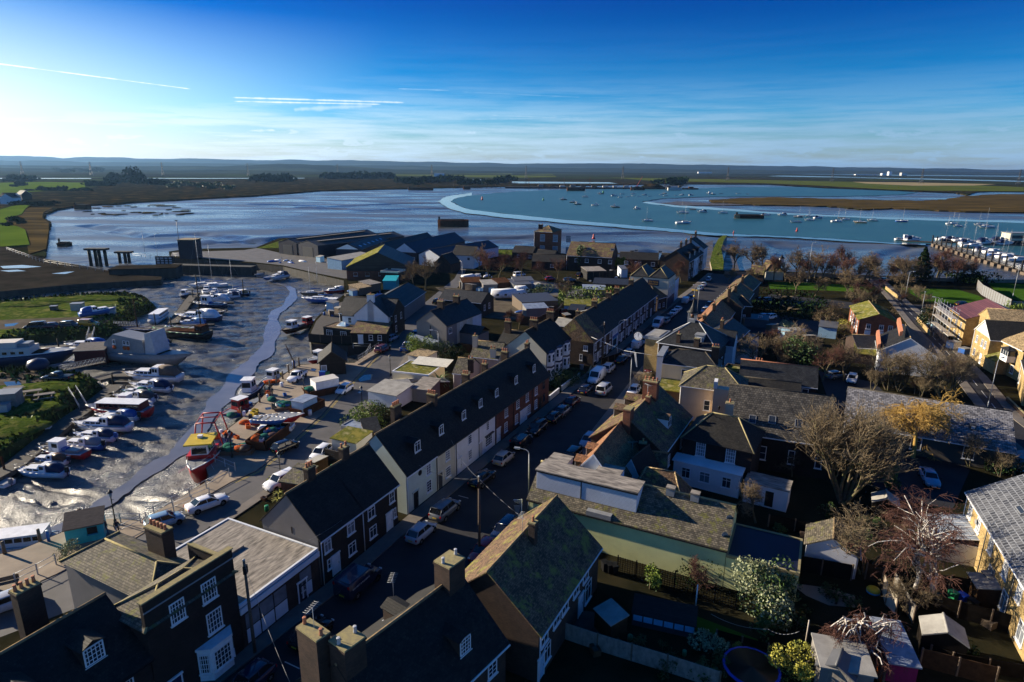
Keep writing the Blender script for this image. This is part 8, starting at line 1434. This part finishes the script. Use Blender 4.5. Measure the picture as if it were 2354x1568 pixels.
tank('pale square tank left of the blue wrapped boat',21,720,250,1.4,'beige');tank('white box right of the blue wrapped boat',21,1030,285,.9,'silver');tank('dark box on the far grass',21,500,250,.8,'darkgrey');tank('white box at the lower pontoon',31,432,140,.6,'white',-1.9);tank('grey bait box by the picnic tables',21,30,1180,.9,'silver');tank('long pale slab on the near grass bank',21,75,1130,1.8,'old_wood')
b=MB();b.lathe([(.2,0),(1.5,.5),(1.9,1.3),(1.5,2.1),(.3,2.5)],(0,0,0),'navy',14);tag(b.obj('covered_boat',None,P(21,360,810,-.5)),'round dark covered boat above the pickup on the grass bank','covered boat')
def picnic(lb,t_,x,y,rz):
 def mk():
  b=MB();b.box(-.95,-.38,.72,.95,.38,.77,'old_wood');s=MB();s.box(-.95,-.85,.42,.95,-.6,.47,'old_wood').box(-.95,.6,.42,.95,.85,.47,'old_wood');l_=MB()
  for q in (-.6,.6):
   for d in (-1,1):l_.prism([(q,d*.75,0),(q,d*.85,0),(q,d*.25,.74),(q,d*.15,.74)],(.06,0,0),'wood')
   l_.box(q-.02,-.8,.36,q+.08,.8,.42,'wood')
  return b.mesh('table_top'),s.mesh('bench'),l_.mesh('leg_frame')
 a,b_,c=once('picnic',mk);parts('picnic_table',lb,'picnic table',P(t_,x,y,-.5),rz,'picnic tables on the grass',-.5,sc=1.5,table_top=a,bench=b_,leg_frame=c)
picnic('picnic table nearest the edge of the grass bank',21,415,1080,.5);picnic('picnic table left of the one at the bank edge',21,295,1050,.5);picnic('picnic table at the far left of the group',21,50,1070,.4);picnic('picnic table behind the leftmost one',21,130,1020,.4)
b=MB();
for i in range(6):b.box(-3,-.9+i*.32,.02*i,3,-.62+i*.32,.25+.02*i,'old_wood')
tag(b.obj('timber_stack',None,P(21,220,975,-.5),.15),'stack of long grey planks behind the picnic tables','timber')
b=MB();b.box(-1,-.3,.4,1,.2,.46,'wood').box(-1,.2,.5,1,.26,.95,'wood')
for x in (-.85,.8):b.box(x,-.25,0,x+.06,.25,.4,'black').box(x,.2,.4,x+.06,.26,.95,'black')
tag(b.obj('bench',None,P(41,60,350,.06),.5),'wooden bench on the lower left promenade','bench')
for lb,t_,x,y,c in (('green wheelie bin with white number beside the blue one',44,1690,480,'green'),('blue wheelie bin between green and black ones',44,1775,500,'plastic_blue'),('black wheelie bin right of the blue one',44,1870,560,'black'),('blue wheelie bin in the bungalow courtyard',22,1440,965,'plastic_blue'),('dark green wheelie bin in the bungalow courtyard',22,1475,960,'green'),('black wheelie bin against the cream green wall, left of three',43,850,200,'black'),('black wheelie bin against the cream green wall, middle of three',43,895,215,'black'),('black wheelie bin against the cream green wall, right of three',43,940,225,'black'),('grey bin store beside the hedge of the bay fronts',23,640,800,'grey')):bin_(lb,P(t_,x,y,0),c,.3)
b=MB();n=18
b.lathe([(2.0,.85),(2.15,.9),(2.15,1.0),(2.0,1.02)],(0,0,0),'plastic_blue',n).lathe([(1.95,1.03),(.01,1.0)],(0,0,0),'black',n)
for i in range(6):a=PI/3*i;b.tube((2.05*math.cos(a),2.05*math.sin(a),0),(2.05*math.cos(a),2.05*math.sin(a),.9),.04,m='galv')
tag(b.obj('trampoline',None,P(43,2190,1180,0)),'round blue rimmed trampoline at the bottom edge of the gardens','trampoline')
b=MB();b.lathe([(.35,0),(.55,.05),(.6,.25),(.5,.42),(.3,.42)],(0,0,0),'yellow',14).lathe([(.34,-.01),(.56,.0),(.605,.18)],(0,0,0),'skyblue',14);tag(b.obj('tyre_planter',None,P(44,965,400,0)),'tyre painted yellow and blue on the bark chippings','tyre')
ln=thing('washing_line','washing line with white and mauve laundry behind the corrugated shed','washing line',P(24,190,540,0));w0=P(24,190,540,0);w1=P(24,450,560,0);MB().tube((0,0,1.9),(w1-w0)+Vector((0,0,1.9)),.02,m='grey',n=4).obj('line',ln)
for i,c in enumerate(('lightblue','pink','white','white')):p=(w1-w0)*(.1+i*.23);q=(w1-w0)*(.28+i*.23);MB().prism([p+Vector((0,0,.7)),q+Vector((0,0,.75)),q+Vector((0,0,1.9)),p+Vector((0,0,1.9))],(0,.03,0),c).obj('sheet',ln)
sc_=thing('scaffold','silver scaffolding with plank decks round the maroon roofed house','scaffolding',(94.5,139.5,0),math.atan2(11.6,4.1));b=MB();d_=MB()
for i in range(7):
 for y in (0,1.3):b.tube((-7+i*2.3,y,0),(-7+i*2.3,y,8.3),.05,m='galv',n=5)
for z in (2,4,6,7.2):
 for y in (0,1.3):b.tube((-7.3,y,z),(7.2,y,z),.05,m='galv',n=5)
 if z<7:d_.box(-7.2,0,z+.06,7.2,1.3,z+.14,'beige')
b.obj('tube_frame',sc_);d_.obj('plank_deck',sc_);sc_.location=(102.6,143.7,0)
for lb,t_,x,y,c,s in (('blue plastic toilet cabin below the scaffolding',24,1800,650,'blue',.9),('pale site cabin below the scaffolding',24,1700,600,'white',1.1),('green sign box beside the roadside tree',24,1508,410,'lightblue',1.0),('pale blue container at the hall end',34,2330,480,'lightblue',1.4)):tank(lb,t_,x,y,s,c,0)
# lock, wharf, marina
lk=thing('lock_gate_tower','dark lock control tower with lamp mast and stacked panels at the creek mouth','lock tower',P(11,1760,1000,0));MB().box(-3.4,-3,0,3.4,3,7.8,'navy_sheet').box(-3.6,-3.2,7.8,3.6,3.2,8.1,'tan_tile').obj('tower',lk)
MB().tube((-2.6,-3.3,7),(-2.6,-3.3,16),.12,m='grey').box(-3.1,-3.6,15.8,-2.1,-3,16.1,'darkgrey').obj('lamp_mast',lk);g=MB().box(-12,-6,-3.5,-4.2,-5.6,1.5,'quaywall')
for i in range(3):
 for j in range(4):g.box(-11.4+j*1.7,-6.1,-1.6+i*1.0,-10.3+j*1.7,-5.98,-1.0+i*1.0,'silver')
g.obj('timber_fender',lk);fence('railing','white mesh railing round the lock tower','railing',PF(11,1590,985,1680,1000,1860,1000),1.4,'galv','galv',gap=3,rail=1,th=.03)
def block(nm,lb,cat,a,sx,sy,z0,z1,m,rz=0.0,cap_=None):
 b=MB();b.box(-sx/2,-sy/2,z0,sx/2,sy/2,z1,m)
 if cap_:b.box(-sx/2-.2,-sy/2-.2,z1,sx/2+.2,sy/2+.2,z1+.3,cap_)
 return tag(b.obj(nm,None,(a[0],a[1],0),rz),lb,cat)
block('lock_pier','dark concrete lock pier on the left of the opening','lock pier',P(11,1350,1120,0),22,9,-4,1.4,'quaywall',.25,'dam_mud');block('lock_pier','dark timber faced wall on the right of the lock opening','lock pier',P(11,1950,1075,0),34,4,-4,.4,'quaywall',-.1)
for lb,x,y,n,w_,h in (('tall cluster of round dolphins with cap slab left of the lock',915,1075,4,2.4,9.5),('lower cluster of dolphins with cap slab nearer the lock',1155,1040,3,2.4,6)):
 t=thing('dolphin',lb,'dolphin',P(11,x,y+10,-3),0,'dolphins at the lock');t.scale=(.8,.8,.75);cb=MB();cb.box(-n*1.25-.4,-2,h,n*1.25+.4,2,h+1.0,'quaywall');cb.obj('cap_slab',t);pm=MB().tube((0,0,-1),(0,0,h),.8,m='tarwood',n=10).mesh('pile')
 for i in range(n):place(pm,'pile',t,(-n*1.25+1.2+i*2.5,(i % 2)*.8-.4,0))
wf=thing('wharf','dark timber wharf with sheds and spoil heaps across the harbour','wharf',G(1400,434,-3));b=MB();b.box(-220,0,0,190,30,2.6,'tarwood').obj('deck',wf)
for i in range(52):x=-330+i*10;MB().tube((x,-1,-1),(x,-1,3.2+(i % 9==0)*5),.7,m='tarwood',n=5).obj('pile',wf)
MB().box(-330,-2,2.2,-220,0,3.0,'tarwood').obj('beam',wf)
rw=random.Random(6)
for i in range(15):s=rw.uniform(4,9);MB().box(0,0,2.6,s*1.4,s,2.6+rw.uniform(2,5),rw.choice(['dirty_white','rust','tarwood','grey_render','wood'])).obj('shed',wf,(-150+i*23,rw.uniform(3,18),0))
for x,h in ((-170,22),(-95,22),(-40,24),(120,20)):MB().tube((x,8,0),(x,8,h),.5,m='rust',n=5).obj('mast',wf)
MB().tube((60,12,3),(72,12,26),.6,.3,'red',n=5).tube((72,12,26),(64,12,24),.2,m='rust',n=4).obj('crane_jib',wf);MB().loft([[(95+x,14+y*f,z_) for x,y in ((-28*f,-8),(28*f,-8),(28*f,8),(-28*f,8))] for f,z_ in ((1,2.6),(.6,8),(.15,11))],'scrub').obj('spoil_heap',wf)
ma,mb_=P(14,1530,860,-1.2),P(14,2600,1190,-1.2);dm_=mb_-ma;L_=dm_.length;mt=thing('marina_bridge','long railed walkway on piles leading to the marina pontoons','walkway',ma,math.atan2(dm_.y,dm_.x))
b=MB().box(0,-1.3,0,L_,1.3,.4,'deck');b.obj('deck',mt);b=MB()
for s in (-1.3,1.3):
 for z in (.5,1.0,1.5):b.tube((0,s,z),(L_,s,z),.05,m='steel',n=4)
 for i in range(int(L_/2)):b.tube((i*2,s,.4),(i*2,s,1.5),.04,m='steel',n=4)
b.obj('railing',mt);pm=MB().tube((0,0,-3),(0,0,4.4),.35,m='tarwood',n=8).mesh('pile');fm=MB().box(-1.8,-2.2,-1.9,1.8,2.2,-.2,'wood').mesh('float')
for i in range(18):place(pm,'pile',mt,(2+i*L_/18,-1.9 if i % 2 else -1.8,0));place(fm,'float',mt,(4+i*L_/18,0,0))
pf=[P(14,1230,835,-2.4),P(14,1530,850,-2.4),P(14,1900,850,-2.4),P(14,2400,880,-2.4)]
pontoon('outer marina pontoon with moored yachts',pf,3.0,-2.4);pontoon('inner marina pontoon beyond the railed walkway',[P(14,1750,900,-2.4),P(14,2400,990,-2.4)],2.4,-2.4)
for i,(k,x,y,l_,c,lb) in enumerate((('fish',1240,830,9,'white','white workboat at the left tip of the outer marina pontoon'),('cruiser',1330,835,11,'white','blue trimmed motor yacht beside the pontoon tip'),('sail',1620,830,12,'white','yacht with tall mast at the landward end of the outer pontoon'),('cruiser',1700,835,10,'navy','dark hulled cruiser by the bridge head'),('sail',1775,840,11,'white','yacht moored right of the bridge head'),('cruiser',1830,865,11,'white','white cruiser inside the outer marina pontoon'),('sail',1870,890,11,'white','yacht behind the piled walkway, fourth mast'),('cruiser',1990,865,14,'white','long sleek white motor yacht on the outer pontoon'),('sail',1970,850,10,'navy','navy yacht behind the long motor yacht'),('cruiser',2150,855,13,'white','largest white motor yacht by the office barge'),('cruiser',1960,930,10,'white','white cruiser close behind the walkway rail'),('sail',2055,945,12,'white','yacht with thick pale mast beside the walkway'),('sail',2130,975,11,'blue','blue covered yacht beside the walkway'),('cruiser',2180,870,11,'white','white cruiser against the marina office barge'),('sail',2180,990,11,'white','yacht right of the blue covered one'),('sail',2290,1020,12,'white','yacht at the right edge of the marina'))):
 boat(k,lb,P(14,x,y,-2.4),.15+.1*(i % 4)-(.4 if i % 3==0 else 0),l_,c,'navy' if c=='white' else 'white','navy',z=-3.2,group='boats in the marina')
ob=thing('office_barge','flat roofed cream office barge at the right of the marina','barge',P(14,2300,865,-3));MB().box(-9,-4,0,16,4,2,'tarwood').obj('hull',ob);MB().box(-8.4,-3.5,2,15,3.5,6.2,'cream_render').box(-8.8,-3.9,6.2,15.4,3.9,6.5,'grey').obj('cabin',ob);MB().box(-7.4,-3.6,3.2,14,-3.48,5,'glass').obj('window_band',ob)
rt=random.Random(12);b=MB()
for pts in ([(0,692),(175,676),(290,672),(328,682),(345,697),(300,712),(285,728),(258,742),(270,752),(215,760),(100,768),(0,775)],[(0,848),(70,843),(112,848),(165,857),(203,864),(212,879),(203,896),(177,914),(149,932),(128,949),(95,974),(50,1007),(4,1034)]):
 for p,q in zip(pts[:-1],pts[1:]):
  p,q=G(*p,-.5),G(*q,-.5);d=(q-p);n_=Vector((-d.y,d.x,0)).normalized()
  for i in range(int(d.length*20)):
   s=rt.uniform(-7,1.0) if rt.random()<.6 else rt.uniform(-1,1.3)
   c=p+d*rt.random()+n_*s;o_=max(0,s);c.z=-.5-o_*1.5;w_=rt.uniform(.15,.5);a=rt.random()*6.3;u=Vector((math.cos(a),math.sin(a),0))*w_;t=Vector((rt.uniform(-.3,.3),rt.uniform(-.3,.3),rt.uniform(.2,.75)))
   b.add([c-u,c+u,c+u*.4+t,c-u*.4+t],[(0,1,2,3)],rt.choice(['grass','weed_bank','weed_bank','leaf_lime','saltmarsh']))
tag(b.obj('grass_tussocks'),'rough grass tussocks along the edges of the creek banks','grass',None,'stuff')
# pylons and the plume
def pyl():
 b=MB();H_=50;lv=[(0,5.2),(14,3.3),(26,2.0),(33,1.5),(40,1.2),(46,.8),(50,.15)];C4=[(1,1),(1,-1),(-1,-1),(-1,1)]
 for (z0,r0),(z1,r1) in zip(lv[:-1],lv[1:]):
  for k in range(4):
   a,c=C4[k],C4[(k+1) % 4];b.tube((a[0]*r0,a[1]*r0,z0),(a[0]*r1,a[1]*r1,z1),.38,m='darkgrey',n=4);b.tube((a[0]*r0,a[1]*r0,z0),(c[0]*r1,c[1]*r1,z1),.2,m='darkgrey',n=3);b.tube((c[0]*r0,c[1]*r0,z0),(a[0]*r1,a[1]*r1,z1),.2,m='darkgrey',n=3)
 c2=MB()
 for z,w_ in ((33,6.5),(39,8.5),(45,6.5)):
  for s in (-1,1):c2.tube((s*w_,0,z),(0,0,z+1.8),.25,m='darkgrey',n=3).tube((s*w_,0,z),(0,0,z-.2),.25,m='darkgrey',n=3).tube((s*w_,0,z),(s*w_,0,z-2),.12,m='darkgrey',n=3)
 return b.mesh('lattice_tower'),c2.mesh('cross_arm')
pa,pc=pyl()
wn=['first','second','third','fourth','fifth','sixth','seventh','eighth','ninth','tenth','eleventh','twelfth']
for i,(x,y) in enumerate(((52,402),(210,403),(375,404.5),(571,405),(777,407),(993,409),(1209,410.5),(1431,413),(1672,416),(1912,420),(2117,422.5),(2340,425))):
 p=G(x,y,-2);parts('pylon','lattice electricity pylon, %s from the left of the line across the marsh' % wn[i],'pylon',p,.3,'pylons across the marsh',-2,lattice_tower=pa,cross_arm=pc)
for i,(x,y,h,w_,lb) in enumerate(((1010,405,14,34,'bright white distant factory building below the smoke'),(2044,402,34,22,'pale distant tower block on the far right shore'),(2076,403,26,40,'low pale distant block group on the far right shore'),(2030,402.5,20,30,'distant pale block left of the tower block'),(1620,397,14,120,'row of pale distant sheds under the hills'),(1990,402,10,160,'long pale distant sheds by the far water'))):
 p=G(x,y+2,-2);block('distant_building',lb,'building',p,w_*1.2,30,-2,h,'white_render' if i != 2 else 'dirty_white')
 # loose gear in the yards and on the quay
rg=random.Random(77)
def clutter(n,zones,items,z=0.0):
 for i in range(n):
  t_,x0,y0,x1,y1=rg.choice(zones);p=P(t_,rg.uniform(x0,x1),rg.uniform(y0,y1),z);k,m,lb,g=rg.choice(items);s=rg.uniform(.45,1.0)
  def mk():
   b=MB()
   if k=='crate':b.box(-.5,-.35,0,.5,.35,.1,m).box(-.5,-.35,.1,-.42,.35,.6,m).box(.42,-.35,.1,.5,.35,.6,m).box(-.42,-.35,.1,.42,-.28,.6,m).box(-.42,.28,.1,.42,.35,.6,m).box(-.4,-.27,.1,.4,.27,.4,'net')
   elif k=='pallet_stack':
    for j in range(5):b.box(-.6,-.5,j*.15,.6,.5,j*.15+.03,m).box(-.6,-.5,j*.15+.03,-.5,.5,j*.15+.13,m).box(.5,-.5,j*.15+.03,.6,.5,j*.15+.13,m)
   elif k=='upturned_dinghy':b.loft([[(x,-.6*f,0),(x,-.5*f,.35*f),(x,0,.5*f+.02),(x,.5*f,.35*f),(x,.6*f,0)] for x,f in ((-1.6,.85),(-.5,1),(.6,.95),(1.3,.6),(1.75,.05))],m)
   elif k=='net_heap':b.loft([[(.9*math.cos(a_)*f*(1+.2*math.sin(3*a_)),.7*math.sin(a_)*f,z_*.5) for a_ in [2*PI*q/10 for q in range(10)]] for f,z_ in ((1,0),(1.05,.5),(.7,1.0),(.15,1.2))],m)
   elif k=='lean_shed':b.prism([(-1.2,-.9,0),(-1.2,-.9,1.9),(-1.2,.9,2.2),(-1.2,.9,0)],(2.4,0,0),m).prism([(-1.3,-1.05,1.9),(-1.3,1.0,2.24),(-1.3,1.0,2.32),(-1.3,-1.05,1.98)],(2.6,0,0),'grey_felt')
   else:b.lathe([(.3,0),(.32,.3),(.3,.85),(.26,.87)],(0,0,0),m,10)
   return b.mesh(k)
  o=place(once(('cl',k,m),mk),k,None,(p.x,p.y,z),rg.random()*6.3,(s+.5,)*3 if k in ('upturned_dinghy',) else (s,)*3 if k != 'lean_shed' else (s+.2,)*3)
  tag(o,lb,k.replace('_',' '),g)
clutter(42,[(22,90,880,300,1200),(22,280,1090,560,1220),(32,-250,-60,60,60),(31,2020,20,2330,330),(22,620,880,760,900)],[('crate','orange','orange fish crate lying on the quay','orange crates on the quay'),('crate','blue','blue fish crate lying on the quay','blue crates on the quay'),('crate','yellow','yellow fish crate lying on the quay','yellow crates on the quay'),('net_heap','net_o','small orange net heap on the quay','orange net heaps on the quay'),('net_heap','net','small green net heap on the quay','green net heaps on the quay'),('drum','white','white drum standing on the quay','white drums on the quay')],.06)
clutter(95,[(22,1850,40,2350,160),(23,0,60,420,230),(23,60,250,420,300),(12,1750,1120,2330,1225),(13,500,1150,1000,1225),(22,820,60,1150,130),(12,150,1000,700,1050),(23,2050,330,2350,460),(24,0,420,420,600),(23,600,120,1050,180),(13,900,1090,1500,1200),(22,600,210,850,330)],[('crate','silver','pale grey crate among the yard clutter','grey crates in the yards'),('crate','blue','blue crate among the yard clutter','blue crates in the yards'),('pallet_stack','old_wood','low stack of pallets in the yards','pallet stacks in the yards'),('upturned_dinghy','white','upturned white dinghy in the yards','white dinghies in the yards'),('upturned_dinghy','blue','upturned blue dinghy in the yards','blue dinghies in the yards'),('lean_shed','wood','little brown lean-to shed in the yards','brown lean-to sheds'),('lean_shed','lightblue','little pale blue lean-to shed in the yards','pale blue lean-to sheds'),('drum','blue','blue drum standing in the yards','blue drums in the yards')])
clutter(34,[(22,1250,1000,1800,1060),(22,1600,900,1950,1000),(32,560,420,720,520),(32,-20,700,200,900),(23,440,320,700,360),(44,1500,420,2200,480),(44,1700,700,2250,850),(43,700,600,1600,1000),(24,560,560,1000,720)],[('crate','brown','brown planter box in the back yards','brown planters in the back yards'),('lean_shed','fence_wood','small orange brown shed in the back yards','small sheds in the back yards'),('drum','green','green water butt in the back yards','water butts in the back yards'),('pallet_stack','wood','dark pallet stack in the back yards','dark pallets in the back yards')])
HAZE=3.2e-5
# the air
b=MB();b.box(-15500,-60,-7,15500,14500,175,'line')
hm=bpy.data.materials.new('haze');hm.use_nodes=True;t=hm.node_tree
for n_ in list(t.nodes):t.nodes.remove(n_)
o_=t.nodes.new('ShaderNodeOutputMaterial');v_=t.nodes.new('ShaderNodeVolumePrincipled');v_.inputs['Density'].default_value=HAZE;v_.inputs['Color'].default_value=(.30,.58,1.0,1);v_.inputs['Anisotropy'].default_value=.45
t.links.new(v_.outputs[0],o_.inputs['Volume'])
hz=b.obj('haze');hz.data.materials.clear();hz.data.materials.append(hm);hz['kind']='stuff';hz['label']='thin pale blue haze over the estuary and the far hills'
